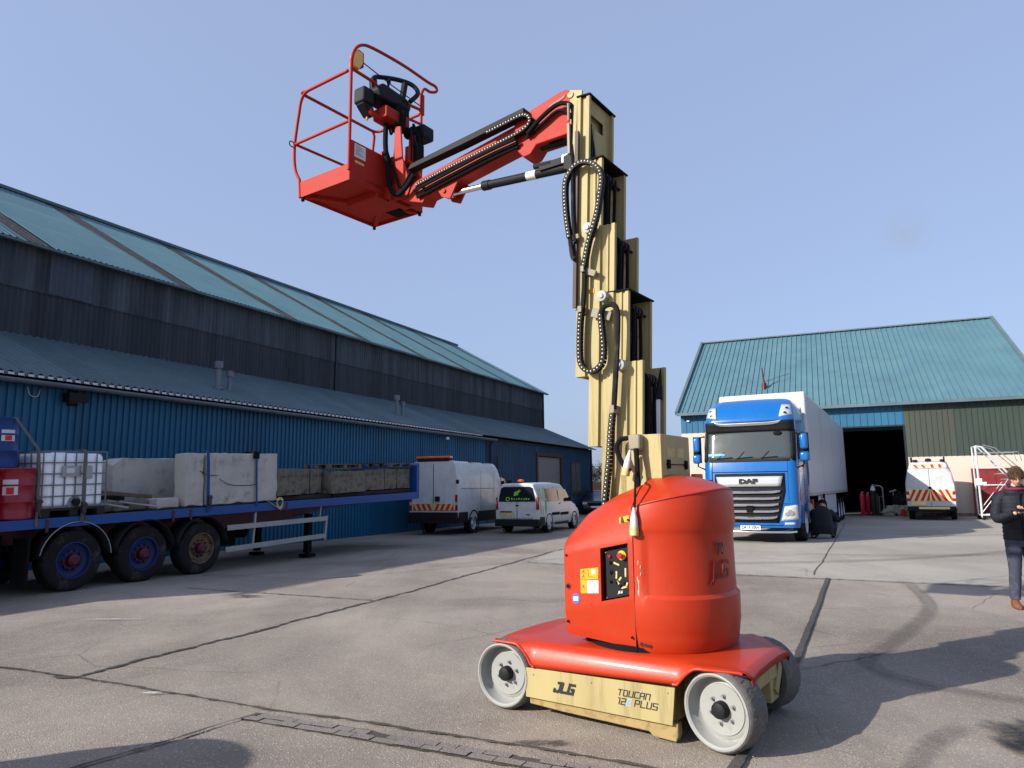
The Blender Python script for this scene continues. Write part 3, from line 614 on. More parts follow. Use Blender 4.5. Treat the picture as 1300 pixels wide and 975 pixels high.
# axles, knuckles
q = M()
for x in (-WX, WX):
    q.cyl((x, -.4, WZ), (x, .4, WZ), .035, 12)
    for s_ in (-1, 1): q.box(x - .06, x + .06, s_ * .36 - .05, s_ * .36 + .05, WZ - .1, WZ + .12)
q.build('axle', 'dirty_cream', lift, bev=.006)
def lift_wheel(x, s_, yaw):
    q = M(); t = .2
    q.lathe([(.205, -.0), (.228, .0), (.238, .012), (.243, .03), (.243, t - .03), (.238, t - .012), (.228, t), (.19, t), (.19, t - .02)], (0, 0, 0), (0, 1, 0), 56, caps=False)
    for k in range(28):    # shallow tread bars
        g_ = 2 * pi * k / 28; c_, n_ = cos(g_), sin(g_); 
        a_ = Vector((c_ * .2435, .03, n_ * .2435)); b_ = Vector((cos(g_ + .05) * .2435, .085, sin(g_ + .05) * .2435)); q.bar(a_, b_, .008, .004, (c_, 0, n_))
        a_ = Vector((c_ * .2435, .17, n_ * .2435)); b_ = Vector((cos(g_ - .05) * .2435, .115, sin(g_ - .05) * .2435)); q.bar(a_, b_, .008, .004, (c_, 0, n_))
    w_ = q.build('wheel', 'dusty_tyre', lift, smooth=50); w_.rotation_euler = (0, 0, yaw + (0 if s_ < 0 else pi)); w_.location = (x, s_ * .595, WZ)
    q = M(); q.lathe([(.221, .002), (.222, -.006), (.212, -.008), (.200, .002), (.193, .07), (.178, .088), (.160, .078), (.05, .07)], (0, 0, 0), (0, 1, 0), 48, caps=False); q.lathe([(.19, .19), (.15, .16), (.15, .07), (.05, .07)], (0, 0, 0), (0, 1, 0), 40, caps=False)
    q.build('rim', 'rim_white', w_, smooth=35)
    q = M(); q.lathe([(.052, .07), (.052, .035), (.046, .018), (.03, .010), (.0, .008)], (0, 0, 0), (0, 1, 0), 24, caps=False); q.lathe([(.0, .1), (.07, .1), (.1, .15), (.1, .21)], (0, 0, 0), (0, 1, 0), 24, caps=False); q.build('hub', 'black_plastic', w_)
    q = M()
    for k in range(6): g_ = 2 * pi * k / 6 + .35; q.cyl((.083 * cos(g_), .072, .083 * sin(g_)), (.083 * cos(g_), .045, .083 * sin(g_)), .009, 6); q.cyl((.083 * cos(g_), .073, .083 * sin(g_)), (.083 * cos(g_), .064, .083 * sin(g_)), .014, 10)
    q.build('wheel_nut', 'galv', w_)
    return w_
for x, s_, yw in ((-WX, -1, 0), (-WX, 1, 0), (WX - .03, -1, -radians(13)), (WX - .03, 1, -radians(13))): lift_wheel(x - (.055 if x < 0 else 0), s_, yw)
for x, s_ in ((-WX, -1), (WX - .03, 1), (WX - .03, -1), (-WX, 1)):
    q = M()
    for k in range(14):   # toothed drive motor behind each wheel
        pass
    q.lathe([(.0, 0), (.11, 0), (.115, .03), (.1, .10), (.0, .10)], (x, s_ * .36, WZ), (0, s_, 0), 9, caps=False); q.build('drive_motor', 'matt_black', lift, smooth=20)
# turntable ring
q = M(); q.lathe([(.0, .5), (.50, .5), (.505, .535), (.47, .545), (0, .55)], (.11, 0, 0), (0, 0, 1), 48, caps=False); q.build('turntable', 'matt_black', lift)
# near and far side covers with a recess for the ground controls
def crease(x): return 1.19 + (x + .36) * .62 - max(0, x + .13) * .19
def inner(x):
    P = [(-.36, 1.29), (-.24, 1.42), (-.02, 1.545), (.15, 1.61), (.2, 1.625)]
    for a_, b_ in zip(P, P[1:]):
        if x <= b_[0]: return lerp(a_[1], b_[1], (x - a_[0]) / (b_[0] - a_[0]))
    return 1.625
def bottom(x): return .575 - (x + .36) * .09
def side_cover(s_, hole):
    xs_ = [-.36, -.345, -.30, -.24, -.18, -.12, -.054, 0, .05, .11, .161, .185, .197]
    q = M(); V = {}
    def P(x, lvl):
        hb = .818 + (x + .054) * .23; ht = 1.178 + (x + .054) * .21
        ch = .018 * max(0, 1 - (x + .36) / .02) if x < -.34 else 0
        z = {0: bottom(x), 1: bottom(x) + .07, 2: hb - .075, 3: hb - .04, 4: hb, 5: ht, 6: ht + .03, 7: ht + .06, 8: crease(x) - .012, 9: crease(x) + .004}[lvl]
        y = {0: -.478, 1: -.494, 2: -.494, 3: -.503, 4: -.503, 5: -.503, 6: -.503, 7: -.496, 8: -.497, 9: -.488}[lvl]
        y *= 1
        return (x, (y + ch) * -s_, z) if s_ > 0 else (x, y + ch, z)
    rows = [[P(x, l) for l in range(10)] + [(x, s_ * lerp(.488, .27, t_) , lerp(crease(x) + .004, inner(x), sin(t_ * pi / 2))) for t_ in (.2, .45, .75, 1)] + [(x, s_ * .262, inner(x) - .02), (x, s_ * .262, bottom(x))] for x in xs_]
    n_ = len(rows[0]); vs = [p for r in rows for p in r]; fs = []
    for i in range(len(rows) - 1):
        for k in range(n_ - 1):
            if hole and k == 4 and xs_[i] >= -.06 and xs_[i + 1] <= .162: continue
            fs.append((i * n_ + k, i * n_ + k + 1, (i + 1) * n_ + k + 1, (i + 1) * n_ + k))
    fs.append(tuple(range(n_))); fs.append(tuple(range((len(rows) - 1) * n_, len(rows) * n_)))
    fs += [(i * n_, (i + 1) * n_, (i + 1) * n_ + n_ - 1, i * n_ + n_ - 1) for i in range(len(rows) - 1)]
    q.add(vs, fs); return q.build('side_cover', 'red_paint', lift, smooth=30)
sc_ = side_cover(-1, True); side_cover(1, False)
def hz(x, top): return (1.178 + (x + .054) * .21) if top else (.818 + (x + .054) * .23)
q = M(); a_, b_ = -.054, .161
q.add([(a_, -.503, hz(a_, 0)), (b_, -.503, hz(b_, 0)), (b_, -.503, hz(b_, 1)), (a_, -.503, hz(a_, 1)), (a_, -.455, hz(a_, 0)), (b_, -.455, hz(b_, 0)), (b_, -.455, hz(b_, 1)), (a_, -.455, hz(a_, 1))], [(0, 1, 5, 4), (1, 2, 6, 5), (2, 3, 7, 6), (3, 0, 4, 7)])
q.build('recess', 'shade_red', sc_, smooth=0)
q = M(); q.prism([(a_ + .012, -.462, hz(a_, 0) + .01), (b_ - .004, -.462, hz(b_, 0) + .006), (b_ - .004, -.462, hz(b_, 1) - .012), (a_ + .012, -.462, hz(a_, 1) - .022)], (0, .01, 0)); cp = q.build('control_panel', 'black_plastic', lift, bev=.002)
q = M(); q.lathe([(.033, 0), (.033, -.006), (.0, -.006)], (.095, -.462, 1.135), (0, 1, 0), 24, caps=False); q.lathe([(.030, -.006), (.022, -.01)], (.095, -.462, 1.135), (0, 1, 0), 24); q.build('button_base', 'yellow', cp)
q = M(); q.lathe([(.01, 0), (.01, -.025), (.02, -.027), (.02, -.038), (.012, -.044), (0, -.044)], (.095, -.466, 1.135), (0, 1, 0), 20, caps=False); q.build('emergency_button', 'signal_red', cp)
q = M(); q.cyl((.0, -.463, 1.125), (.0, -.474, 1.125), .011, 12); q.build('lamp', 'lamp_red', cp)
q = M()
for x, z, r in ((.0, 1.085, .016), (.002, 1.02, .018), (.0, .955, .014), (.075, .93, .012), (.045, .95, .01), (.105, .95, .012)): q.cyl((x, -.462, z), (x, -.47, z), r, 16); q.cyl((x, -.468, z), (x, -.482, z), r * .45, 10)
q.build('switch', 'black_plastic', cp)
q = M()
def flat(q, pts, y): q.prism([(x, y, z) for x, z in pts], (0, -.0015, 0))
for x, z, a, l in ((.05, 1.075, -.35, .045), (.048, 1.0, 1.5, .05), (.118, 1.02, 1.55, .06), (.075, .975, .9, .03), (.06, .945, 2.3, .035), (.105, .92, .3, .045), (.125, .94, 1.2, .03)):
    c_, s2 = cos(a), sin(a); flat(q, [(x - c_ * l / 2 - s2 * .006, z - s2 * l / 2 + c_ * .006), (x - c_ * l / 2 + s2 * .006, z - s2 * l / 2 - c_ * .006), (x + c_ * l / 2 + s2 * .006, z + s2 * l / 2 - c_ * .006), (x + c_ * l / 2 - s2 * .006, z + s2 * l / 2 + c_ * .006)], -.4635)
q.build('arrow_mark', 'faded_yellow', cp)
q = M()
for x, z in ((-.03, .84), (.145, .885), (-.03, 1.15), (.145, 1.195), ): q.cyl((x, -.462, z), (x, -.466, z), .004, 8)
q.build('screw', 'chrome', cp)
text(lift, 'JLG', .022, (.075, -.4650, .885), (1, 0, .1), (0, 0, 1), 'label_white', shear=.3, bold=.001)
# stickers on the side cover
def decal(pts, m, y=-.5, name='sticker', th=.0015, par=None):
    q = M(); q.prism([(x, y, z) for x, z in pts], (0, -th, 0)); return q.build(name, m, par or lift)
st = decal([(-.218, .955), (-.075, .968), (-.072, 1.048), (-.216, 1.028)], 'yellow', -.5035, 'warning_sticker')
decal([(-.216, .862), (-.165, .866), (-.165, .956), (-.217, .952)], 'yellow', -.5035, 'warning_sticker')
decal([(-.162, .866), (-.074, .873), (-.073, .962), (-.162, .954)], 'label_white', -.5035, 'warning_sticker')
decal([(-.125, .998), (-.098, 1.0), (-.097, 1.036), (-.124, 1.033)], 'label_white', -.5045, 'warning_sticker')
q = M()
for (x, z, r) in ((-.19, 1.01, .017), (-.19, .978, .015), (-.192, .905, .019)):
    P_ = [(x - r, z - r * .8), (x + r, z - r * .75), (x, z + r)]
    for i in range(3): a1, b1 = P_[i], P_[(i + 1) % 3]; q.bar((a1[0], -.5055, a1[1]), (b1[0], -.5055, b1[1]), .0012, .003, (0, 1, 0))
    q.box(x - .002, x + .002, -.5065, -.505, z - r * .3, z + r * .4)
for x0, z0, x1, z1 in ((-.155, 1.03, -.15, .98), (-.15, .98, -.12, .985), (-.12, .985, -.09, .968), (-.14, .935, -.14, .895), (-.145, .93, -.13, .945), (-.105, .94, -.105, .9), (-.11, .945, -.095, .94), (-.15, .885, -.125, .888), (-.115, .888, -.09, .892)): q.bar((x0, -.5055, z0), (x1, -.5055, z1), .0012, .0035, (0, 1, 0))
q.build('pictogram', 'ink', st)
decal([(.10, 1.352), (.175, 1.368), (.177, 1.412), (.10, 1.396)], 'yellow', -.499, 'warning_sticker')
decal([(.112, 1.358), (.118, 1.402), (.125, 1.404), (.142, 1.362)], 'ink', -.5008, 'pictogram')
lb = decal([(-.257 + .032 * cos(a), .822 + .036 * sin(a)) for a in [2 * pi * k / 24 for k in range(24)]], 'label_blue', -.5042, 'round_label')
decal([(-.276, .806), (-.238, .808), (-.237, .838), (-.277, .836)], 'label_white', -.5062, 'label_panel', par=lb)
q = M(); q.cyl((-.318, -.5065, .905), (-.318, -.49, .905), .022, 20); q.build('latch', 'shade_red', lift); q = M(); q.cyl((-.318, -.511, .905), (-.318, -.499, .905), .013, 16); q.build('lock', 'matt_black', lift)

# rounded counterweight cover at the rear
CX = .203
def zc(ph): return 1.475 + .115 * (cos(ph) ** 1.0 if cos(ph) > 0 else 0)
NPH = 72; rows = []
for i in range(NPH + 1):
    ph = -pi / 2 + pi * i / NPH; deg = abs(math.degrees(ph)); e = 2.25
    cx_, sy_ = cos(ph), sin(ph); k = (abs(cx_) ** e + abs(sy_) ** e) ** (-1 / e)
    sf = max(0, min(1, (84 - deg) / 5)); sf = sf * sf * (3 - 2 * sf)
    zt = zc(ph); r = []
    prof = [(.50, .440), (.505, .468), (.53, .484), (.60, .496), (.66, .502), (.675, .506), (.80, .509), (.86, .508), (.885, .504 - .016 * sf), (1.0, .503 - .018 * sf), (1.15, .501 - .018 * sf), (1.27, .499 - .017 * sf), (1.30, .500 - .010 * sf), (1.33, .501), (zt - .09, .497), (zt - .012, .494), (zt - .004, .492), (zt + .003, .488), (zt + .006, .478)]
    for z, rad in prof:
        rad *= 1.0 + .02 * max(0, cos(ph)) ; r.append((CX + rad * k * cx_, rad * k * sy_, z))
    for t in (.9, .78, .6, .4, .2, 0):
        z = zt + .006 + (1.69 - zt) * (1 - t ** 2.4); r.append((CX + .478 * t * k * cx_, .478 * t * k * sy_, z))
    r.append((CX + .001, 0, .6)); rows.append(r)
q = M(); q.grid(rows); n_ = len(rows[0]); q.add(rows[0], [tuple(range(n_))]); q.add(rows[-1], [tuple(range(n_))]); q.build('counterweight_cover', 'red_paint', lift, smooth=28)
q = M()
for k_ in range(2): pass
lid = []
for i in range(NPH + 1):
    ph = -pi / 2 + pi * i / NPH; k = (abs(cos(ph)) ** 2.25 + abs(sin(ph)) ** 2.25) ** (-1 / 2.25); rr = .4955 * (1 + .02 * max(0, cos(ph))); lid.append((CX + rr * k * cos(ph), rr * k * sin(ph), zc(ph) - .007))
q.tube(lid, .0035, 5); q.build('lid_seam', 'shade_red', lift)
q = M(); q.bar((.2, -.489, .50), (.2, -.489, 1.47), .007, .02, (0, 1, 0)); q.build('cover_seam', 'matt_black', lift)
def shell_pt(ph, z, off):
    k = (abs(cos(ph)) ** 2.25 + abs(sin(ph)) ** 2.25) ** (-1 / 2.25); r_ = (.484 + .006 * (1.15 - z)) * (1 + .02 * max(0, cos(ph))) * k + off
    return Vector((CX + r_ * cos(ph), r_ * sin(ph), z))
mat('scuff_pink', sr(205, 160, 145), .7)
mat('raised_red', sr(104, 24, 16), .35, var=.05)
def bent_text(s_, size, ph, z0, m, sx, shear, bold, th):
    o = text(lift, s_, size, (0, 0, 0), (1, 0, 0), (0, 1, 0), m, shear=shear, ext=th, bold=bold)
    for v in o.data.vertices: a = ph + v.co.x * sx / .5; v.co = shell_pt(a, z0 + v.co.y, .020 + v.co.z)
for x, z, h_ in ((.232, 1.09, .03), (.25, 1.065, .02), (.25, 1.02, .02), (.226, .985, .035), (.233, .92, .12), (.228, .90, .03)):
    q = M(); a_ = -math.acos((x - CX) / .5); q.grid([[shell_pt(a_ + t, z + u * h_ + t, .020) for t in (-.006, .008)] for u in (-.5, -.2, .15, .5)]); q.build('scuff_mark', 'scuff_pink', lift, solid=.001)
o = text(lift, 'E-stop', .03, (0, 0, 0), (1, 0, 0), (0, 1, 0), 'ink', bold=.001)
for v in o.data.vertices: v.co = shell_pt(-1.45 + v.co.x / .5, .562 + v.co.y, .012 + v.co.z)
bent_text('70', .115, radians(-20), 1.178, 'ink', .62, 0, .001, .002)
bent_text('JLG', .17, radians(-20), 1.04, 'raised_red', .7, .2, .003, .003)
# lettering on the near side plate
stroke_text(lift, 'JLG', .058, (-.395, -.5985, .198), 1.0, 'ink', .35, 1.9)
stroke_text(lift, 'TOUCAN', .036, (.098, -.5985, .246), 1.15, 'ink', .25, .95, gap=2.0)
stroke_text(lift, '12', .038, (.088, -.5985, .190), 1.15, 'ink', .25, .95, gap=2.0); stroke_text(lift, 'E', .038, (.162, -.5985, .191), 1.15, 'ink_blue', .25, .95)
stroke_text(lift, 'PLUS', .038, (.218, -.5985, .193), 1.15, 'ink', .25, .95, gap=2.0)
q = M(); q.box(.262, .276, -.600, -.5975, .288, .294); q.build('lettering', 'ink_blue', lift)
q = M()
for x, z in ((-.33, 1.12), (-.33, .66), (.17, .60), (.17, 1.38)): q.cyl((x, -.508, z), (x, -.49, z), .008, 8)
q.build('screw', 'matt_black', lift)
for (x, z, w_, h_, m_) in ((-.245, 3.12, .05, .035, 'yellow'), (-.15, 1.62, .03, .05, 'label_white')):
    q = M(); q.box(x, x + w_, -.219, -.2165, z, z + h_); q.build('mast_label', m_, lift)
# small orange flasher and black knob on the lid
q = M(); q.cyl((.36, .34, 1.64), (.36, .34, 1.70), .045, 18); q.build('flasher', 'amber', lift, bev=.008); q = M(); q.cyl((.36, .34, 1.60), (.36, .34, 1.645), .05, 18); q.box(.44, .50, .22, .30, 1.615, 1.65); q.build('flasher_base', 'matt_black', lift)

# mast sections
def section(xr, z0, z1, depth, cap, idx):
    x0 = xr - depth; f = lambda x, z: ln(x, z)
    def col(q, poly):                   # leaning vertical extrusion of plan polygon
        n_ = len(poly); q.add([(f(x, z0), y, z0) for x, y in poly] + [(f(x, z1), y, z1) for x, y in poly], [tuple(range(n_))[::-1], tuple(range(n_, 2 * n_))] + [(i, (i + 1) % n_, n_ + (i + 1) % n_, n_ + i) for i in range(n_)])
    q = M(); c = .03; W1, W2 = .245, .222
    for s_ in (-1, 1):
        if depth > .15:
            pl = [(x0, W1), (x0 + .085, W1), (x0 + .088, W1 - .02), (x0 + .125, W1 - .028), (x0 + .128, W2), (x0 + .145, W2), (x0 + .148, W2 - .012), (xr - .03, W2 - .012), (xr - .028, W2), (xr, W2), (xr, W2 - .035), (xr - .012, W2 - .035), (xr - .014, W2 - .03), (x0, W2 - .04)]
        else:
            pl = [(x0, W2 + .012), (x0 + .03, W2 + .012), (x0 + .032, W2 - .012), (xr - .03, W2 - .012), (xr - .028, W2), (xr, W2), (xr, W2 - .03), (x0, W2 - .03)]
        pl = [(x, c + s_ * y) for x, y in pl]
        if s_ < 0: pl = pl[::-1]
        col(q, pl)
    col(q, [(x0 + .01, c - .2), (x0 + .03, c - .2), (x0 + .03, c + .2), (x0 + .01, c + .2)])     # front web
    sec = q.build('mast_section', 'cream_paint', lift, smooth=20)
    if cap:
        q = M(); q.prism([(f(x0 - .004, z1), c - W1, z1 + .001), (f(xr + .012, z1), c - W2 - .008, z1 + .001), (f(xr + .012, z1), c + W2 + .012, z1 + .001), (f(x0 - .004, z1), c + W1, z1 + .001)], (0, 0, .012)); q.build('top_cap', 'matt_black', sec)
    if idx > 1:
        q = M()      # black sheaves on a cross pin, hoses and chains running down the open back
        for k in range(4): y = c - .10 + k * .052; q.cyl((f(xr - .05, z1 - .11), y - .012, z1 - .12), (f(xr - .05, z1 - .11), y + .012, z1 - .12), .045, 20)
        q.cyl((f(xr - .05, z1 - .12), c - .19, z1 - .12), (f(xr - .05, z1 - .12), c + .19, z1 - .12), .012, 8)
        q.build('sheave', 'black_plastic', sec)
        q = M()
        for k, (y, r) in enumerate(((-.145, .011), (-.10, .018), (-.05, .008), (.045, .014))): q.tube([(f(xr - .022 + .01 * sin(k), z), c + y + .006 * sin(z * 9 + k), z) for z in [z1 - .12 - j * .1 for j in range(11)]], r, 6)
        q.build('hose', 'matt_black', sec)
        q = M(); q.box(-.0, .02, c - .19, c + .19, 0, .30); q.box(-.0, .03, c - .05, c + .02, .32, .5); o = q.build('cross_plate', 'cream_paint', sec, loc=(f(xr - .1, z1 - .7), 0, z1 - .74))
        q = M(); q.box(f(xr - .11, z1), f(xr - .09, z1), c - .19, c + .19, z0 + .2, z1 - .06); q.build('inner_web', 'dirty_cream', sec)
        if idx == 5:
            q = M(); q.cyl((f(xr - .035, 1.9), c + .11, 1.9), (f(xr - .035, 2.25), c + .11, 2.28), .032, 14); q.build('lift_cylinder', 'steel', sec)
            q = M(); q.prism([(f(xr - .02, 2.5), c + .02, 2.28), (f(xr - .02, 2.5), c + .15, 2.28), (f(xr - .02, 2.5), c + .15, 2.53)], (.01, 0, 0)); q.build('bracket', 'matt_black', sec)
    else:
        # rear plate of the top section with its slot and a cable loop
        q = M(); y0, y1 = c - .19, c + .2
        def pl(ya, yb, za, zb): q.add([(f(xr - .03, za), ya, za), (f(xr - .03, za), yb, za), (f(xr - .03, zb), yb, zb), (f(xr - .03, zb), ya, zb)], [(0, 1, 2, 3)])
        pl(y0, y1, z1 - .12, z1); pl(y0, y0 + .03, z1 - .23, z1 - .12); pl(y1 - .12, y1, z1 - .23, z1 - .12); pl(y0 + .1, y1, z0, z1 - .23)
        q.build('rear_plate', 'cream_paint', sec, smooth=0, solid=.006)
        q = M(); q.add([(f(xr - .09, z1 - .24), y0, z1 - .24), (f(xr - .09, z1 - .24), y1, z1 - .24), (f(xr - .09, z1 - .17), y1, z1 - .19), (f(xr - .09, z1 - .17), y0, z1 - .19)], [(0, 1, 2, 3)]); q.build('slot_edge', 'label_white', sec, smooth=0, solid=.01)
        q = M(); q.tube(smooth_path([(f(xr - .03, z), y0 + yy, z) for z, yy in ((z1 - .22, .04), (z1 - .3, .05), (z1 - .42, .10), (z1 - .55, .10), (z1 - .7, .03), (z1 - .9, .0))]), .018, 8); q.tube(smooth_path([(f(xr - .02, z), y0 + yy, z) for z, yy in ((z1 - .28, .03), (z1 - .45, .05), (z1 - .6, .02), (z1 - .9, .02))]), .012, 8); q.build('cable_loop', 'black_plastic', sec)
    return sec
for i, (xr, z0, z1, dp, cp_) in enumerate(((-.302, 3.015, 4.815, .105, True), (-.181, 2.466, 4.24, .2, True), (-.06, 1.915, 3.665, .2, False), (.061, 1.30, 3.10, .2, True), (.182, .62, 2.545, .2, False))): section(xr, z0, z1, dp, cp_, i + 1)
q = M(); q.box(-.02, .31, -.215, .335, .56, 1.985); bx_ = q.build('mast_base', 'cream_paint', lift, bev=.006)
q = M(); q.box(-.035, .02, -.235, .35, .56, 1.3); q.build('base_gusset', 'cream_paint', lift, bev=.004)
q = M()
for y in (-.10, .235): q.box(.311, .325, y - .02, y + .02, 1.735, 1.80); q.cyl((.315, y - .03, 1.765), (.315, y + .03, 1.765), .008, 8)
q.bar((.316, -.1, 1.765), (.316, .235, 1.77), .006, .006); q.build('latch', 'matt_black', bx_)
q = M()
for y in (-.11, .08): q.add([(.3115, y, 1.82), (.3115, y + .13, 1.82), (.3115, y + .13, 1.89), (.3115, y, 1.89)], [(0, 1, 2, 3)])
q.build('faded_sticker', 'faded_yellow', bx_, smooth=0, fix=False)
q = M()
for z in (1.90, 1.72): q.cyl((.27, .335, z), (.27, .37, z), .022, 12)
q.build('knob', 'matt_black', bx_)
# side rollers
for x, z in ((-.107, 3.07), (.024, 2.515), (-.213, 3.645)):
    q = M(); q.lathe([(0, -.05), (.018, -.05), (.02, -.04), (.042, -.038), (.045, 0), (.045, .03)], (x, -.235, z), (0, 1, 0), 24, caps=False); q.build('guide_roller', 'rim_white', lift)
# energy chains: black link band with pale pins on its near side
mat('bracket_grey', sr(128, 118, 100), .55, var=.15)
mat('chain_pin', sr(200, 190, 160), .5, var=.1)
def energy_chain(pts, y, w=.05, th=.036):
    P = smooth_path([(x, y, z) for x, z in pts], 8); L_ = [0]
    for a_, b_ in zip(P, P[1:]): L_.append(L_[-1] + (b_ - a_).length)
    n_ = int(L_[-1] / .03); C_ = []
    for k in range(n_ + 1):
        t = L_[-1] * k / n_; j = max(i for i in range(len(L_)) if L_[i] <= t + 1e-9); j = min(j, len(P) - 2); C_.append(P[j].lerp(P[j + 1], (t - L_[j]) / max(1e-6, L_[j + 1] - L_[j])))
    q = M(); pins = M()
    for k in range(n_):
        a_, b_ = C_[k], C_[k + 1]; d_ = (b_ - a_); q.bar(a_ + d_ * .06, b_ - d_ * .02, w, th, Vector((0, 1, 0)).cross(d_))
        c_ = (a_ + b_) / 2; nn_ = Vector((0, 1, 0)).cross(d_.normalized()); pins.bar(c_ + Vector((0, -w / 2 - .001, 0)) - d_ * .15, c_ + Vector((0, -w / 2 - .001, 0)) + d_ * .15, .009, .006, (0, 1, 0)) if k % 2 == 0 or True else None
    o = q.build('energy_chain', 'black_plastic', lift, smooth=0); pins.build('chain_pin', 'chain_pin', o, smooth=0); return o
energy_chain([(-.371, 3.588), (-.398, 3.814), (-.399, 4.05), (-.352, 4.145), (-.296, 4.191), (-.223, 4.198), (-.152, 4.167), (-.087, 4.099), (-.068, 4.002), (-.091, 3.87), (-.119, 3.734), (-.162, 3.613), (-.202, 3.512), (-.252, 3.302)], -.275)
energy_chain([(-.28, 2.987), (-.298, 2.819), (-.304, 2.6), (-.278, 2.523), (-.217, 2.485), (-.148, 2.503), (-.105, 2.559), (-.095, 2.668), (-.107, 2.824), (-.112, 2.93)], -.275)
energy_chain([(-.032, 2.179), (-.058, 2.003), (-.078, 1.799), (-.099, 1.654), (-.12, 1.504), (-.15, 1.35)], -.275)
q = M(); hp = lambda pts, y, r: q.tube(smooth_path([(x, y, z) for x, z in pts]), r, 8)
hp([(-.249, 3.31), (-.257, 3.143), (-.275, 2.98)], -.27, .022); hp([(-.373, 3.60), (-.362, 3.49), (-.352, 3.43), (-.335, 3.41)], -.27, .02)
hp([(-.110, 2.92), (-.082, 2.971), (-.018, 2.985), (.025, 2.948), (.035, 2.861), (.021, 2.65), (-.0, 2.413), (-.022, 2.18)], -.285, .022)
hp([(-.34, 4.14), (-.345, 3.95), (-.345, 3.75), (-.33, 3.55)], -.262, .016)
q.build('hose', 'rubber', lift)
q = M(); q.box(-.265, -.235, -.31, -.2, 3.28, 3.33); q.bar((-.25, -.26, 3.3), (-.16, -.25, 3.26), .03, .05); q.bar((-.2, -.255, 2.955), (-.04, -.25, 2.9), .02, .07); q.box(-.30, -.265, -.31, -.2, 2.96, 3.01); q.box(-.05, -.01, -.31, -.21, 2.15, 2.21); q.bar((-.37, -.26, 3.59), (-.30, -.25, 3.6), .03, .04); q.build('chain_bracket', 'bracket_grey', lift, bev=.003)
# charging plug, socket and trailing cable
q = M(); q.box(.085, .18, -.29, -.215, 1.87, 1.985); q.build('socket_box', 'bracket_grey', lift, bev=.015)
q = M(); q.tube(smooth_path([(.1, -.26, 1.96), (.02, -.28, 1.95), (-.0, -.3, 1.88), (.04, -.3, 1.78), (.1, -.3, 1.72)]), .018, 8); q.tube(smooth_path([(.13, -.28, 1.88), (.15, -.3, 1.75), (.17, -.36, 1.68), (.215, -.46, 1.66), (.232, -.513, 1.52), (.226, -.52, 1.44)]), .008, 6); q.tube([(.15, -.29, 1.88), (.165, -.31, 1.6)], .02, 8); q.build('cable', 'matt_black', lift)
def plug(x, y, z, tilt=0):
    q = M(); q.lathe([(.008, .13), (.014, .10), (.026, .05), (.028, .0)], (x, y, z), (tilt, 0, 1), 14); p_ = q.build('plug', 'label_white', lift); q = M(); q.lathe([(.028, 0), (.031, -.01), (.031, -.055), (.027, -.06)], (x, y, z), (tilt, 0, 1), 14); q.build('plug_body', 'faded_yellow' if tilt else 'yellow', p_)
plug(.075, -.30, 1.745, .25); plug(.224, -.525, 1.335, .02)

# jib
q = M(); q.xz([(-2.20, 4.44), (-.90, 4.655), (-.90, 4.885), (-2.28, 4.655)], -.065, .085); q.build('jib_boom', 'jib_red', lift, bev=.008)
q = M(); q.xz([(-1.02, 4.615), (-.94, 4.52), (-.86, 4.53), (-.80, 4.60), (-.46, 4.60), (-.42, 4.66), (-.42, 4.98), (-.50, 5.015), (-.56, 5.01), (-1.04, 4.90)], -.085, .105); jb = q.build('jib_base', 'jib_red', lift, bev=.01)
q = M(); q.xz([(-.66, 4.89), (-.50, 4.94), (-.49, 4.965), (-.66, 4.915)], -.091, -.086); q.build('slot', 'shade_red', jb)
q = M(); q.xz([(-2.285, 4.745), (-1.6, 4.805), (-.88, 4.885), (-.88, 4.945), (-1.6, 4.87), (-2.24, 4.80)], -.16, -.06); q.build('chain_tray', 'black_plastic', lift, bev=.006)
energy_chain([(-2.17, 4.56), (-1.855, 4.61), (-1.47, 4.66), (-1.109, 4.705), (-.93, 4.734), (-.84, 4.77), (-.82, 4.82), (-.86, 4.87), (-.93, 4.885), (-1.05, 4.87), (-1.3, 4.84)], -.13, .06, .03)
q = M()
for y, dz in ((-.15, -.06), (-.12, -.085), (-.10, -.11)): q.tube(smooth_path([(-2.2, y, 4.57 + dz), (-1.7, y, 4.65 + dz), (-1.3, y, 4.71 + dz), (-.98, y, 4.74 + dz)]), .016, 7)
q.tube(smooth_path([(-.863, -.13, 4.70), (-.712, -.14, 4.797), (-.557, -.14, 4.863), (-.447, -.15, 4.84), (-.38, -.16, 4.76), (-.375, -.17, 4.55)]), .02, 8); q.tube(smooth_path([(-.88, -.11, 4.68), (-.7, -.12, 4.76), (-.56, -.12, 4.82), (-.46, -.13, 4.78), (-.41, -.14, 4.70)]), .014, 8)
q.tube(smooth_path([(-.37, -.15, 4.6), (-.375, -.19, 4.4), (-.36, -.2, 4.2)]), .018, 8)
q.build('hose', 'matt_black', lift)
q = M(); q.xz([(-1.98, 4.52), (-1.9, 4.40), (-1.80, 4.36), (-1.70, 4.52)], -.075, -.055); q.xz([(-1.98, 4.52), (-1.9, 4.40), (-1.80, 4.36), (-1.70, 4.52)], .075, .095); q.cyl((-1.87, -.09, 4.45), (-1.87, .11, 4.45), .022, 12); q.build('cylinder_lug', 'jib_red', lift)
q = M(); q.cyl((-1.87, .01, 4.45), (-1.42, .01, 4.42), .028, 16); q.cyl((-1.90, .01, 4.45), (-1.82, .01, 4.447), .045, 14); q.build('cylinder_rod', 'chrome', lift)
q = M(); q.cyl((-1.45, .01, 4.422), (-.50, .01, 4.345), .040, 20); q.cyl((-1.46, .01, 4.423), (-1.38, .01, 4.416), .046, 18); q.box(-.80, -.56, -.05, .0, 4.37, 4.43); q.cyl((-.86, -.03, 4.43), (-.68, -.03, 4.415), .025, 10); bc = q.build('jib_cylinder', 'black_plastic', lift)
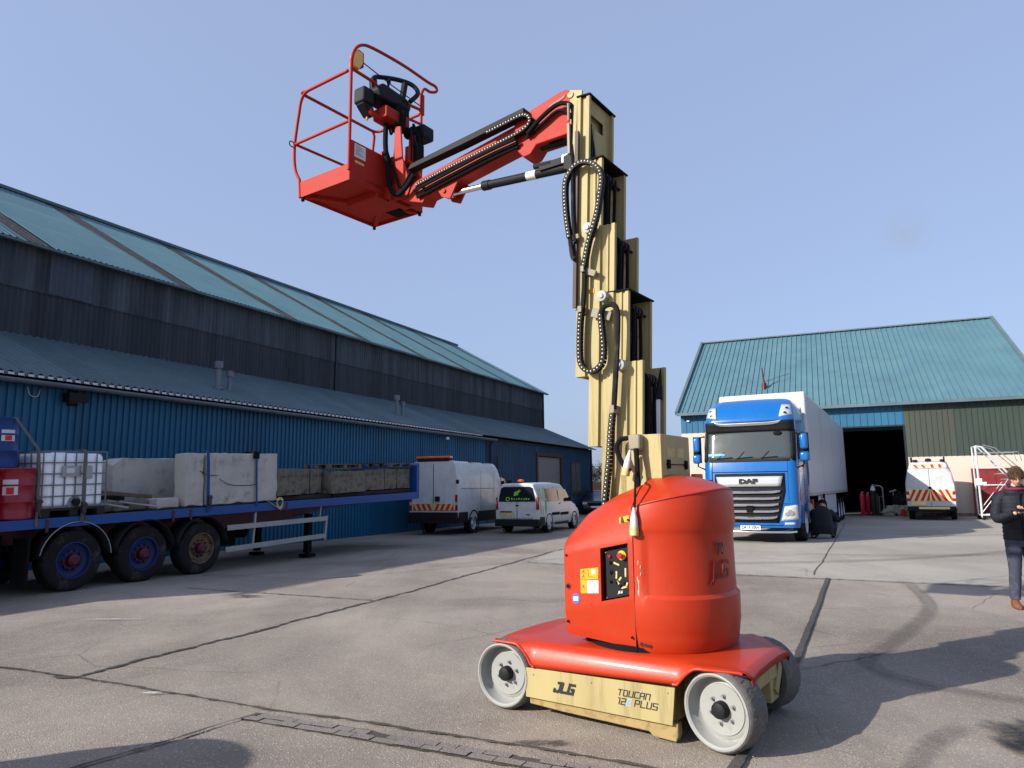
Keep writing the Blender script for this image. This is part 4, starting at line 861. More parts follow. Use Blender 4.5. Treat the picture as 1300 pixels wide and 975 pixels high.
q = M(); q.lathe([(.0412, 0), (.0412, .10)], (-.96, .01, 4.382), (.95, 0, -.077), 20, caps=False); q.box(-.56, -.49, -.062, -.045, 4.37, 4.44); q.build('cylinder_label', 'label_white', bc)
q = M(); q.cyl((-.93, .01, 4.63), (-.78, .01, 4.61), .018, 12); q.build('levelling_rod', 'chrome', lift)
q = M(); q.cyl((-.80, .01, 4.612), (-.45, .01, 4.59), .034, 16); q.box(-.70, -.55, -.05, -.02, 4.60, 4.65); q.build('levelling_cylinder', 'black_plastic', lift)
q = M(); q.prism([(-.345, -.20, 4.80), (-.31, -.20, 4.80), (-.36, -.20, 4.1), (-.39, -.20, 4.1)], (0, .43, 0)); q.xz([(-.43, 4.97), (-.31, 4.93), (-.34, 4.55), (-.43, 4.55)], -.12, -.10); q.xz([(-.43, 4.97), (-.31, 4.93), (-.34, 4.55), (-.43, 4.55)], .12, .14); q.cyl((-.42, -.13, 4.92), (-.42, .15, 4.92), .03, 12)
q.build('jib_carriage', 'cream_paint', lift, bev=.003)
q = M(); q.xz([(-.52, 4.40), (-.39, 4.44), (-.40, 4.24), (-.52, 4.29)], -.10, -.08); q.xz([(-.52, 4.40), (-.39, 4.44), (-.40, 4.24), (-.52, 4.29)], .10, .12); q.build('cylinder_bracket', 'black_plastic', lift, bev=.003)
q = M(); q.box(-.415, -.39, -.21, -.14, 4.35, 4.62); q.cyl((-.40, -.2, 4.64), (-.40, -.2, 4.80), .012, 8); q.build('valve_block', 'bracket_grey', lift, bev=.003)
q = M(); q.bar((-.375 + .012, -.235, 3.02), (-.31 + .01, -.235, 4.5), .03, .03); q.build('guide_rail', 'brown_frame', lift)

# platform and cage
PX0, PX1, PY0, PY1, PZ = -3.40, -2.66, -.57, .48, 4.60
pf = M(); pf.box(PX0, PX1, PY0, PY1, PZ + .03, PZ + .045); pf = pf.build('platform_floor', 'jib_red', lift)
q = M(); q.box(PX0, PX1, PY0 - .004, PY0 + .008, PZ, PZ + .17); q.box(PX0 - .004, PX0 + .008, PY0, PY1, PZ, PZ + .15); q.box(PX0, PX1, PY1 - .008, PY1 + .004, PZ, PZ + .15); q.build('kick_plate', 'jib_red', lift)
q = M(); q.xz([(0, 0)] * 0 + [(PX1 - .008, PZ), (PX1 + .006, PZ), (PX1 + .006, PZ + .42), (PX1 - .008, PZ + .42)], PY0, -.06); q.box(PX1 - .008, PX1 + .005, -.06, PY1, PZ, PZ + .12); q.cyl((PX1 - .008, -.10, PZ + .42), (PX1 + .02, -.10, PZ + .42), .06, 20); pn = q.build('kick_panel', 'jib_red', lift, bev=.002)
q = M(); q.add([(PX1 + .0075, PY0 + .05, PZ + .26), (PX1 + .0075, PY0 + .2, PZ + .26), (PX1 + .0075, PY0 + .2, PZ + .40), (PX1 + .0075, PY0 + .05, PZ + .40)], [(0, 1, 2, 3)]); q.build('rating_label', 'label_white', pn, smooth=0, fix=False)
q = M()
for i in range(6): q.box(PX1 + .0078, PX1 + .009, PY0 + .065, PY0 + .12 + .05 * ((i * 7) % 3) / 2, PZ + .38 - i * .018, PZ + .386 - i * .018)
q.build('print', 'door_grey', pn)
q = M(); q.add([(PX1 + .0075, PY0 + .06, PZ + .20), (PX1 + .0075, PY0 + .18, PZ + .20), (PX1 + .0075, PY0 + .18, PZ + .225), (PX1 + .0075, PY0 + .06, PZ + .225)], [(0, 1, 2, 3)]); q.build('yellow_label', 'faded_yellow', pn, smooth=0, fix=False)
text(pn, 'MAXI 200 KG', .035, (PX1 + .008, -.25, PZ + .06), (0, 1, 0), (0, 0, 1), 'raised_red', ext=.0005)
q = M()      # underside folds and bearers
q.bar((PX0 + .05, PY0 + .03, PZ + .01), (PX1 - .05, PY1 - .03, PZ + .01), .05, .04); q.bar((PX0 + .05, PY1 - .03, PZ + .012), (PX1 - .05, PY0 + .5, PZ + .012), .05, .04); q.box(PX0 + .3, PX1, -.2, .15, PZ - .05, PZ + .03); q.box(PX1 - .02, PX1 + .2, -.1, .12, PZ - .03, PZ + .08); q.build('bearer', 'jib_red', lift, bev=.004)
q = M()
for x, y in ((PX0 + .02, PY0 + .02), (PX1 - .02, PY1 - .02), (PX0 + .02, PY1 - .02)): q.cyl((x, y, PZ - .035), (x, y, PZ + .01), .018, 10)
q.box(PX1 - .3, PX1 - .12, .12, .40, PZ - .012, PZ + .02); q.build('rubber_foot', 'matt_black', lift)
TR = .0165; ZT, ZM = 5.77, 5.22
cage = M()
def arc3(a_, b_, c_, n=6):  # rounded corner through b
    a_, b_, c_ = Vector(a_), Vector(b_), Vector(c_); return [a_.lerp(b_, t).lerp(b_.lerp(c_, t), t) for t in [k / n for k in range(n + 1)]]
cage.tube([(PX0 + .0, PY0, PZ)] + smooth_path([(PX0 - .02, PY0, PZ + .2), (PX0 - .10, PY0 - .0, 4.95), (PX0 - .12, PY0, 5.22), (PX0 - .06, PY0, 5.6)], 5) + arc3((PX0 - .05, PY0, 5.66), (PX0 - .02, PY0, ZT), (PX0 + .09, PY0, ZT)) + [(PX1 - .06, PY0, ZT + .0)], TR)
cage.tube([(PX1, PY0 - .01, PZ + .1), (PX1, PY0 - .01, 5.8)] + smooth_path([(PX1, PY0 - .01, 5.86), (PX1, PY0 + .03, 5.99), (PX1, PY0 + .12, 6.09), (PX1, PY0 + .28, 6.14), (PX1, .15, 6.18), (PX1 + .0, .55, 6.18), (PX1 + .02, .66, 6.17), (PX1 + .02, .68, 6.12), (PX1, .60, 6.08), (PX1, .50, 6.07), (PX1, .455, 6.0)], 5) + [(PX1, .45, 5.82), (PX1, .45, PZ + .1)], TR)
cage.tube([(PX0 - .11, PY0, ZM), (PX1, PY0, ZM)], TR * .9)
cage.tube(arc3((PX0 - .03, PY0 + .06, ZT), (PX0 - .04, PY0 - .04, ZT), (PX0 + .03, PY0, ZT)) , TR)
cage.tube([(PX0 - .02, PY0 + .03, ZT - .01), (PX0, PY1 - .12, ZT - .01)] + arc3((PX0, PY1 - .1, ZT - .01), (PX0, PY1, ZT - .01), (PX0 + .1, PY1, ZT - .01)) + [(PX1 - .05, PY1, ZT)], TR)
cage.tube([(PX0, PY1 - .05, ZT - .01)] + smooth_path([(PX0 - .0, PY1 - .03, 5.70), (PX0 - .04, PY1 - .02, 5.4), (PX0 - .02, PY1 - .02, 4.95), (PX0, PY1 - .02, PZ + .1)], 4), TR)
cage.tube([(PX0 - .11, PY0, ZM), (PX0 - .05, PY1, ZM)], TR * .9); cage.tube([(PX0 - .05, PY1, ZM), (PX1, PY1, ZM)], TR * .9)
cage.tube([(PX1, PY0, ZT), (PX1, -.28, ZT)] + arc3((PX1, -.28, ZT), (PX1, -.2, ZT), (PX1, -.2, ZT - .12)), TR)
cage.tube([(PX1, PY1 - .02, ZT + .02), (PX1, .15, ZT - .02)], TR); cage.tube([(PX1, .45, 5.62), (PX1 - .02, .15, 5.6)], TR * .9)
cage.box(PX1 - .01, PX1 + .01, .42, .49, 5.74, 5.98)
cage.build('guard_rail', 'jib_red', lift, smooth=60)
q = M(); q.tube([(PX0 - .13, PY0 - .03 + .03 * cos(a), ZM + .03 * sin(a)) for a in [2 * pi * k / 12 for k in range(13)]], .006, 6); q.build('hook_ring', 'matt_black', lift)
q = M(); q.tube([(PX1, PY0 + .05, 5.92), (PX1 - .01, .0, 5.87), (PX1, .47, 5.83)], .006, 6); q.build('safety_cord', 'matt_black', lift)
q = M(); q.yz([(PY0 - .0, 5.80), (PY0 + .09, 5.80), (PY0 + .13, 5.88), (PY0 + .13, 6.0), (PY0 + .05, 6.0), (PY0 + .01, 5.93)], PX1 - .05, PX1 + .02); q.build('beacon', 'beacon_orange', lift, bev=.012)
q = M(); q.yz([(PY0 + .08, 5.84), (PY0 + .16, 5.86), (PY0 + .16, 6.02), (PY0 + .08, 6.03)], PX1 - .06, PX1 + .0); q.build('beacon_back', 'brown_frame', lift, bev=.01)
# mounting mast behind the cage, hoses
q = M(); q.xz([(-2.58, 4.52), (-2.35, 4.50), (-2.30, 4.62), (-2.42, 4.95), (-2.45, 5.30), (-2.53, 5.32), (-2.55, 4.95)], -.09, -.07); q.xz([(-2.58, 4.52), (-2.35, 4.50), (-2.30, 4.62), (-2.42, 4.95), (-2.45, 5.30), (-2.53, 5.32), (-2.55, 4.95)], .12, .14); q.box(-2.60, -2.52, -.09, .14, 4.5, 5.0); q.box(-2.62, -2.54, .14, .35, 4.98, 5.12)
q.xz([(-2.45, 4.50), (-2.15, 4.40), (-2.08, 4.50), (-2.2, 4.66), (-2.38, 4.60)], -.075, .095); q.build('platform_mount', 'jib_red', lift, bev=.006)
q = M(); q.tube(smooth_path([(-2.62, -.13, 5.36), (-2.60, -.15, 5.1), (-2.56, -.15, 4.85), (-2.52, -.15, 4.62), (-2.42, -.15, 4.53), (-2.30, -.15, 4.58), (-2.2, -.15, 4.68)]), .026, 8); q.tube(smooth_path([(-2.56, -.1, 5.34), (-2.66, -.1, 5.30), (-2.62, -.12, 5.1), (-2.5, -.12, 4.8), (-2.42, -.12, 4.62), (-2.32, -.13, 4.66), (-2.26, -.13, 4.75)]), .014, 8); q.tube(smooth_path([(-2.5, -.1, 5.35), (-2.62, -.05, 5.28), (-2.7, 0, 5.4)]), .012, 8)
q.tube(smooth_path([(-2.45, .1, 5.4), (-2.38, .12, 5.2), (-2.4, .12, 4.95)]), .016, 8); q.build('hose', 'matt_black', lift)
q = M(); q.box(-2.42, -2.36, .06, .17, 4.95, 5.16)
for k in range(5): q.cyl((-2.40, .02 + .04 * k, 4.95), (-2.40, .02 + .04 * k, 5.30), .009, 6)
q.build('valve_bank', 'matt_black', lift); q = M(); q.box(-2.45, -2.40, -.02, .12, 4.92, 5.10); q.build('valve_cover', 'jib_red', lift, bev=.005)
# operator console: two handled guard, side boxes
q = M(); q.add([], []); 
q.yz([(-.24, 5.60), (.18, 5.60), (.22, 5.68), (.16, 5.76), (-.20, 5.78), (-.28, 5.70)], -2.82, -2.58); cs = q.build('control_console', 'black_plastic', lift, bev=.03, seg=3)
q = M(); q.tube(smooth_path([(-2.74, -.18, 5.66), (-2.76, -.20, 5.80), (-2.76, -.18, 5.90), (-2.74, -.08, 5.95), (-2.64, .08, 5.96), (-2.56, .20, 5.93), (-2.52, .24, 5.84), (-2.56, .16, 5.72)]), .025, 10); q.tube([(-2.76, -.17, 5.66), (-2.77, -.18, 5.88)], .042, 8); q.tube([(-2.60, .08, 5.70), (-2.60, .12, 5.92)], .034, 8)
q.cyl((-2.72, -.02, 5.76), (-2.70, -.02, 5.92), .014, 8); q.cyl((-2.70, -.02, 5.9), (-2.70, -.02, 5.94), .022, 10); q.build('console_guard', 'black_plastic', cs)
q = M(); q.box(-2.80, -2.64, -.42, -.27, 5.50, 5.67); q.yz([(-.42, 5.50), (-.27, 5.50), (-.24, 5.40), (-.30, 5.40)], -2.79, -2.65); q.build('control_box', 'black_plastic', lift, bev=.025, seg=3)
q = M(); q.box(-2.60, -2.40, .2, .38, 5.30, 5.45); q.build('control_box', 'black_plastic', lift, bev=.025, seg=3)
q = M(); q.tube(smooth_path([(-2.70, -.34, 5.50), (-2.66, -.28, 5.42), (-2.64, -.16, 5.40), (-2.62, -.05, 5.46)]), .032, 8); q.box(-2.72, -2.52, -.22, .12, 5.38, 5.50); q.box(-2.70, -2.64, -.12, -.04, 5.46, 5.6); q.build('console_bracket', 'jib_red', lift, bev=.01)
q = M(); q.box(-2.66, -2.54, -.04, .14, 5.36, 5.62); q.cyl((-2.54, .1, 5.30), (-2.54, .22, 5.42), .05, 10); q.cyl((-2.5, -.02, 5.28), (-2.5, .0, 5.52), .04, 8); q.build('wiring_housing', 'matt_black', lift, bev=.02)
q = M(); q.cyl((-2.72, -.30, 5.36), (-2.72, -.30, 5.39), .012, 8); q.build('key_tag', 'yellow', lift)
# ------------------------------------------------------------------ flatbed trailer and its load
mat('concrete', sr(176, 171, 163), .85, var=.12, scale=2, dirt=sr(134, 129, 122), dirt_amt=.3, dscale=3, bump=.3, bscale=18)
mat('old_concrete', sr(112, 106, 93), .9, var=.2, scale=3, dirt=sr(66, 62, 54), dirt_amt=.45, dscale=6, bump=.7, bscale=14)
mat('drum_red', sr(140, 16, 36), .35, var=.06, dirt=sr(160, 100, 100), dirt_amt=.14, dscale=5, coat=.2)
mat('drum_blue', sr(4, 50, 112), .4, var=.06)
mat('ibc_plastic', sr(238, 240, 244), .45, var=.04, dirt=sr(180, 185, 190), dirt_amt=.2)
mat('wood', sr(96, 84, 70), .85, var=.25, scale=5, streak=True)
mat('dark_wood', sr(44, 38, 34), .9, var=.25)
mat('strap_grey', sr(92, 90, 84), .8, var=.1); mat('strap_blue', sr(18, 66, 118), .8, var=.1)
mat('rim_blue', sr(6, 42, 98), .6, var=.2, dirt=sr(38, 34, 40), dirt_amt=.42, dscale=7, dw=.2)
mat('rusty_rim', sr(120, 100, 78), .7, var=.25, scale=8, dirt=sr(60, 42, 36), dirt_amt=.5, dscale=8)
FO = wpt(6.5, -4.1)
fb = thing('flatbed_trailer', 'long blue edged flatbed trailer with three axles, loaded with drums and concrete blocks', 'trailer', FO, WA)
def dz(x): return 1.185 + .031 * x
FX0, FX1 = -1.6, 11.45
q = M(); q.prism([(FX0, 0, dz(FX0) - .15), (FX1, 0, dz(FX1) - .2), (FX1, 0, dz(FX1)), (FX0, 0, dz(FX0))], (0, .05, 0)); q.prism([(FX0, 2.45, dz(FX0) - .15), (FX1, 2.45, dz(FX1) - .2), (FX1, 2.45, dz(FX1)), (FX0, 2.45, dz(FX0))], (0, .05, 0)); q.bar((FX0, 0, dz(FX0) - .08), (FX0, 2.5, dz(FX0) - .08), .06, .15); q.build('side_rave', 'bed_blue', fb, bev=.006)
q = M(); q.prism([(FX0, .05, dz(FX0) - .04), (FX1, .05, dz(FX1) - .04), (FX1, .05, dz(FX1) - .004), (FX0, .05, dz(FX0) - .004)], (0, 2.4, 0)); q.build('deck', 'dark_wood', fb)
q = M()
for y in (.55, 1.85): q.prism([(FX0, y, .78), (4.2, y, .80), (6.5, y, .92), (8.2, y, 1.18), (FX1, y, 1.3), (FX1, y, dz(FX1) - .06), (FX0, y, dz(FX0) - .06)], (0, .1, 0))
for i in range(12): x = FX0 + .4 + i * 1.1; q.box(x, x + .06, .1, 2.4, dz(x) - .16, dz(x) - .05)
q.build('chassis_beam', 'maroon', fb)
q = M(); q.prism([(FX1 - .10, 0, dz(FX1)), (FX1 + .05, 0, dz(FX1) - .2), (FX1 + .05, 0, 2.36), (FX1 - .0, 0, 2.40), (FX1 - .10, 0, 2.36)], (0, 2.5, 0)); q.box(FX1 - .42, FX1 - .1, 0, .06, 2.30, 2.36); q.build('headboard', 'bed_blue', fb, bev=.015)
def hgv_wheel(parent, x, y, r, side, rim, hub, w=.32, axis='y', dish=.07):
    d = 1 if side < 0 else -1    # faces -y when side<0
    ax = (0, d, 0) if axis == 'y' else (d, 0, 0)
    q = M(); q.lathe([(r * .60, .01), (r * .80, -.004), (r * .93, .006), (r * .985, .03), (r, .05), (r, w - .05), (r * .97, w - .01), (r * .6, w)], (0, 0, 0), ax, 40, caps=False)
    wv = q.build('wheel', 'rubber', parent, loc=(x, y, r)); q = M(); q.lathe([(r * .60, .0), (r * .57, -.002), (r * .55, .02), (r * .53, dish), (r * .36, dish + .03), (r * .30, dish - .0), (0, dish)], (0, 0, 0), ax, 32, caps=False); q.build('rim', rim, wv)
    q = M(); q.lathe([(r * .22, dish + .02), (r * .2, -.02), (r * .12, -.05), (0, -.05)], (0, 0, 0), ax, 20, caps=False)
    for k in range(10):
        g_ = 2 * pi * k / 10; c_ = (cos(g_) * r * .31, sin(g_) * r * .31); p0 = (c_[0], d * (dish), c_[1]) if axis == 'y' else (d * dish, c_[0], c_[1]); p1 = (c_[0], d * (dish - .05), c_[1]) if axis == 'y' else (d * (dish - .05), c_[0], c_[1]); q.cyl(p0, p1, .018, 6)
    q.build('hub', hub, wv); return wv
for i, x in enumerate((1.2, 2.5, 3.77)):
    hgv_wheel(fb, x, .06, .5, -1, ('rim_blue', 'rim_blue', 'rusty_rim')[i], 'maroon'); hgv_wheel(fb, x, 2.44, .5, 1, 'bed_blue', 'maroon')
    q = M(); q.cyl((x, .3, .5), (x, 2.2, .5), .07, 12); q.build('axle', 'matt_black', fb)
    for y0, y1 in ((.0, .42), (2.08, 2.5)):
        q = M(); arc = [(x + .60 * cos(a), .52 + .60 * sin(a)) for a in [radians(5 + 170 * k / 16) for k in range(17)]]; q.grid([[(a_, y0, b_) for a_, b_ in arc], [(a_, y1, b_) for a_, b_ in arc]]); q.build('mudguard', 'black_plastic', fb, solid=.012)
q = M(); q.tube([(1.2 + .61 * cos(a), -.005, .52 + .61 * sin(a)) for a in [radians(5 + 165 * k / 16) for k in range(17)]], .008, 6); q.build('mudguard_trim', 'galv', fb)
q = M(); q.box(.42, .46, .02, .42, .18, .9); q.box(-1.0, .3, .5, 2.0, .45, .95); q.build('mud_flap', 'matt_black', fb)
q = M(); q.box(3.15 - .4, 3.2, .2, .5, .5, .8); q.box(4.5, 5.6, 1.1, 1.7, .4, .95); q.cyl((5.8, 1.9, .65), (6.6, 1.9, .65), .16, 14); q.build('air_tank', 'matt_black', fb)
q = M(); q.bar((4.36, .03, .86), (7.42, .03, .93), .03, .11); q.bar((4.34, .03, .42), (7.40, .03, .52), .03, .11); q.build('side_guard', 'galv', fb, bev=.006)
q = M(); q.bar((7.40, .06, .42), (7.46, .06, 1.0), .05, .06); q.bar((5.1, .07, .4), (5.15, .07, 1.15), .04, .05); q.bar((7.25, .1, .95), (7.3, .1, 1.3), .03, .04); q.build('guard_post', 'galv', fb)
q = M(); q.box(7.15, 7.29, .35, .49, .12, 1.05); q.box(7.08, 7.36, .28, .56, .02, .09); q.cyl((7.22, .42, .06), (7.22, .42, .3), .05, 10); q.box(7.15, 7.29, 2.0, 2.14, .12, 1.05); q.box(7.08, 7.36, 1.95, 2.2, .02, .09); q.build('landing_leg', 'matt_black', fb)
q = M()
for x in (.65, 3.0, 3.4, 6.0): q.box(x, x + .05, -.012, -.002, dz(x) - .22, dz(x) - .02)
q.build('lashing_plate', 'maroon', fb)

def LP(x, y, z=0): return wpt(6.5 + x, -4.1 + y, z)
TILT = -.031
def load(name, label, cat, x, y, group=None, rz=0, dzz=0): 
    t = thing(name, label, cat, LP(x, y, dz(x) + dzz), WA + rz, group); t.rotation_euler = (0, TILT, WA + rz) if rz == 0 else (0, 0, WA + rz); return t
def drum(name, m, x, y, label, dzz, lbl, group=None):
    t = load(name, label, 'drum', x, y, group, dzz=dzz); q = M(); R_ = .292; H = .80
    pr = [(R_ - .03, 0), (R_ + .006, 0), (R_ + .008, .015), (R_, .022)]
    for zc_ in (.27, .53): pr += [(R_, zc_ - .02), (R_ + .012, zc_ - .005), (R_ + .012, zc_ + .005), (R_, zc_ + .02)]
    pr += [(R_, H - .022), (R_ + .008, H - .015), (R_ + .006, H), (R_ - .012, H), (R_ - .014, H - .02), (0, H - .02)]
    q.lathe(pr, (0, 0, 0), (0, 0, 1), 40, caps=False); q.build('body', m, t, smooth=50)
    q = M(); q.cyl((.12, -.1, H - .02), (.12, -.1, H + .0), .035, 12); q.build('bung', 'matt_black', t)
    if lbl:
        a0, a1, z0, z1 = lbl; q = M(); q.grid([[((R_ + .003) * cos(a), (R_ + .003) * sin(a), z) for a in [a0 + (a1 - a0) * k / 8 for k in range(9)]] for z in (z0, z1)]); lo = q.build('label', 'label_white', t, fix=False); q = M(); q.grid([[((R_ + .005) * cos(a), (R_ + .005) * sin(a), z) for a in [lerp(a0, a1, .25) + (a1 - a0) * .5 * k / 8 for k in range(9)]] for z in (z0 + .01, lerp(z0, z1, .5))]); q.build('print', 'signal_red', lo, fix=False)
    return t
drum('steel_drum', 'drum_red', .33, .34, 'red steel drum strapped beside the white caged tank on the flatbed', .012, (-2.6, -1.9, .38, .62), 'drums on the flatbed')
drum('steel_drum', 'drum_red', -.29, .36, 'red steel drum at the left edge of the photo on the flatbed', .012, None, 'drums on the flatbed')
drum('steel_drum', 'drum_blue', .17, .62, 'blue drum stacked on top of the red drum at the left edge', .822, (-1.9, -1.2, .42, .60), 'drums on the flatbed')
drum('steel_drum', 'drum_red', -.03, .98, 'red steel drum behind the front red drums on the flatbed', .012, None, 'drums on the flatbed')
def ibc(x, y, label, deco=True):
    t = load('bulk_tank', label, 'tank', x, y, 'caged tanks on the flatbed'); L_, Wd, H = 1.08, 1.0, .93
    q = M(); q.box(.02, L_ - .02, .02, Wd - .02, .15, .15 + H - .03); q.build('tank', 'ibc_plastic', t, bev=.09, seg=4)
    q = M(); q.cyl((L_ / 2, Wd / 2, .15 + H - .04), (L_ / 2, Wd / 2, .15 + H + .02), .11, 16); q.build('cap', 'ibc_plastic', t)
    q = M(); r_ = .011
    for k in range(6):
        z = .16 + k * (H / 5) * .985; q.tube([(0, 0, z), (L_, 0, z), (L_, Wd, z), (0, Wd, z), (0, 0, z)], r_, 6)
    for k in range(7):
        xx = L_ * k / 6
        for yy in (0, Wd): q.cyl((xx, yy, .15), (xx, yy, .15 + H), r_, 6)
    for k in range(1, 6):
        yy = Wd * k / 6
        for xx in (0, L_): q.cyl((xx, yy, .15), (xx, yy, .15 + H), r_, 6)
    for yy in (.3, .7): q.cyl((0, yy, .15 + H), (L_, yy, .15 + H), r_, 6)
    q.build('cage', 'gutter_grey', t)
    q = M(); q.box(0, L_, 0, Wd, .11, .15)
    for a in (0, .47, .94): q.box(a, a + .14, 0, Wd, .01, .11)
    q.build('pallet', 'dark_wood', t)
    if deco:
        q = M(); q.box(.30, .62, -.02, -.012, .66, .84); pl = q.build('name_plate', 'galv', t); q = M(); q.box(.37, .50, -.024, -.021, .72, .80); q.build('label', 'label_white', pl); q = M(); q.box(.70, .82, -.02, -.013, .62, .84); q.build('label_panel', 'galv', t)
        q = M(); q.cyl((.55, .02, .24), (.55, -.06, .24), .055, 14); q.cyl((.55, -.04, .24), (.55, -.04, .16), .03, 10); q.build('valve', 'black_plastic', t)
        q = M(); q.lathe([(.12, 0), (.13, .03)], (.55, .015, .22), (0, 1, 0), 18); q.build('valve_recess', 'galv', t)
    return t
ibc(.60, .06, 'white plastic tank in a metal cage at the near edge of the flatbed'); ibc(.35, 1.35, 'white caged tank half hidden behind the near caged tank and the drums', False)
def block(x0, x1, y0, y1, z0, z1, label, m, name='concrete_block', seed=1, group='concrete blocks on the flatbed', chamf=0, rz=0):
    t = M(); rn = random.Random(seed); L_, D_, H = x1 - x0, y1 - y0, z1 - z0; nx, nz, ny = max(2, int(L_ / .12)), max(2, int(H / .12)), max(2, int(D_ / .15))
    def side(f, n1, n2): t.grid([[f(i / n1, j / n2) for j in range(n2 + 1)] for i in range(n1 + 1)])
    side(lambda a, b_: (a * L_, 0, b_ * H), nx, nz); side(lambda a, b_: (a * L_, D_, b_ * H), nx, nz); side(lambda a, b_: (0, a * D_, b_ * H), ny, nz); side(lambda a, b_: (L_, a * D_, b_ * H), ny, nz); side(lambda a, b_: (a * L_, b_ * D_, H), nx, ny); side(lambda a, b_: (a * L_, b_ * D_, 0), nx, ny)
    # chipped arrises
    key = {}
    for i, v in enumerate(t.v):
        k_ = (round(v.x, 3), round(v.y, 3), round(v.z, 3))
        if k_ not in key:
            e = sum((v.x < .01 or v.x > L_ - .01, v.y < .01 or v.y > D_ - .01, v.z < .01 or v.z > H - .01)); amp = .003 if e < 2 else .009
            o_ = Vector((rn.uniform(-1, 1), rn.uniform(-1, 1), rn.uniform(-1, 1))) * amp; c_ = Vector((L_ / 2, D_ / 2, H / 2))
            if e >= 2: o_ += (c_ - v).normalized() * abs(rn.gauss(0, .012))
            key[k_] = v + o_
        t.v[i] = key[k_]
    if chamf:
        for v in t.v:
            if v.z > H * .85 and v.x < .2: v.z -= chamf * (1 - v.x / .2)
    o = t.build(name, m, smooth=25, bev=.012, loc=LP(x0, y0, dz(x0) + z0), rot=(0, TILT, WA + rz)); tag(o, label, 'concrete block', group); return o
block(2.45, 4.9, 1.0, 1.5, .14, 1.0, 'long pale concrete block on edge at the back of the flatbed, behind the timber offcuts', 'concrete', seed=2, chamf=.05)
block(3.31, 3.75, .05, .38, .03, 1.08, 'pale chipped concrete block with a sunlit rough end face, left of the blue strap', 'concrete', seed=4)
block(3.79, 5.76, .05, .42, .03, 1.08, 'widest pale concrete block, between the blue strap and the dark mossy blocks', 'concrete', seed=7)
block(5.82, 6.62, .12, .85, .12, .74, 'dark weathered small block immediately right of the widest pale block', 'old_concrete', seed=9)
block(6.66, 7.10, .3, .95, .12, .72, 'dark small block set back, second of the mossy row', 'old_concrete', seed=10)
block(7.13, 7.54, .3, .95, .12, .72, 'narrow dark block set back, third of the mossy row', 'old_concrete', seed=11)
block(7.62, 9.0, .05, .75, .10, .66, 'dark mossy block standing forward under the pallets, widest of its row', 'old_concrete', seed=12)
block(9.08, 10.02, .2, .95, .12, .70, 'dark block under the pallets right of the forward mossy block', 'old_concrete', seed=13)
block(10.06, 10.62, .2, .95, .12, .70, 'dark block under the pallets, second from the blue headboard', 'old_concrete', seed=14)
block(10.66, 11.3, .2, .95, .12, .70, 'dark block touching the blue headboard of the flatbed', 'old_concrete', seed=15)
block(1.75, 2.9, .35, .75, .02, .20, 'low grey concrete lintel lying flat behind the timber offcuts', 'old_concrete', seed=21); block(2.75, 3.24, .12, .42, .02, .22, 'small pale lintel piece lying left of the chipped concrete block', 'concrete', seed=22)
def pallet(x, y, z, L_, W_, label, m='wood', extra=None):
    t = thing('pallet', label, 'pallet', LP(x, y, dz(x) + z), WA, 'pallets on the dark blocks'); t.rotation_euler = (0, TILT, WA); q = M()
    for i in range(5): yy = W_ * i / 5; q.box(0, L_, yy, yy + W_ * .14, .10, .12); q.box(0, L_, yy, yy + W_ * .14, 0, .02) if i % 2 == 0 else None
    q.build('slat', m, t); q = M()
    for a in (0, .5, 1):
        for b_ in (0, .5, 1): q.box(a * (L_ - .12), a * (L_ - .12) + .12, b_ * (W_ - .1), b_ * (W_ - .1) + .1, .02, .10)
    q.build('block', extra or m, t)
pallet(7.52, .08, .72, 1.3, .8, 'pale wooden pallet lying on the forward mossy block'); pallet(8.95, .15, .735, 1.0, .8, 'darker wooden pallet, middle of the three', 'dark_wood', 'dark_wood'); pallet(10.22, .15, .735, 1.05, .8, 'dark wooden pallet nearest the blue headboard', 'wood')
# timber and steel offcuts beside the tank
def offcut(name, pts, w_, h_, m, label, cat): q = M(); q.bar(*pts, w_, h_); o = q.build(name, m, loc=LP(0, 0, 0), rot=(0, 0, WA), bev=.004); return tag(o, label, cat, 'offcuts on the flatbed')
offcut('timber_beam', ((1.55, .9, dz(1.6) + .42), (2.9, .5, dz(2.5) + .26)), .16, .07, 'wood', 'upper grey timber beam sloping down right of the caged tank', 'beam')
offcut('timber_beam', ((1.6, 1.1, dz(1.6) + .30), (2.6, .9, dz(2.5) + .24)), .18, .08, 'dark_wood', 'dark timber under the sloping grey beam', 'beam')
offcut('steel_angle', ((1.45, .55, dz(1.5) + .26), (2.1, .02, dz(2) + .09)), .06, .03, 'galv', 'left steel angle bar sloping to the deck edge right of the tank', 'bar')
offcut('steel_angle', ((2.0, .5, dz(2) + .22), (2.75, .02, dz(2.7) + .07)), .06, .03, 'galv', 'right steel angle bar sloping to the deck edge, before the pale lintel', 'bar')
block(5.98, 7.8, .2, .9, .0, .10, 'dark timber bearer under the mossy blocks', 'dark_wood', 'timber_bearer', 31, 'bearers')
block(7.85, 11.3, .2, .9, .0, .10, 'dark timber bearer under the blocks next to the headboard', 'dark_wood', 'timber_bearer', 32, 'bearers')
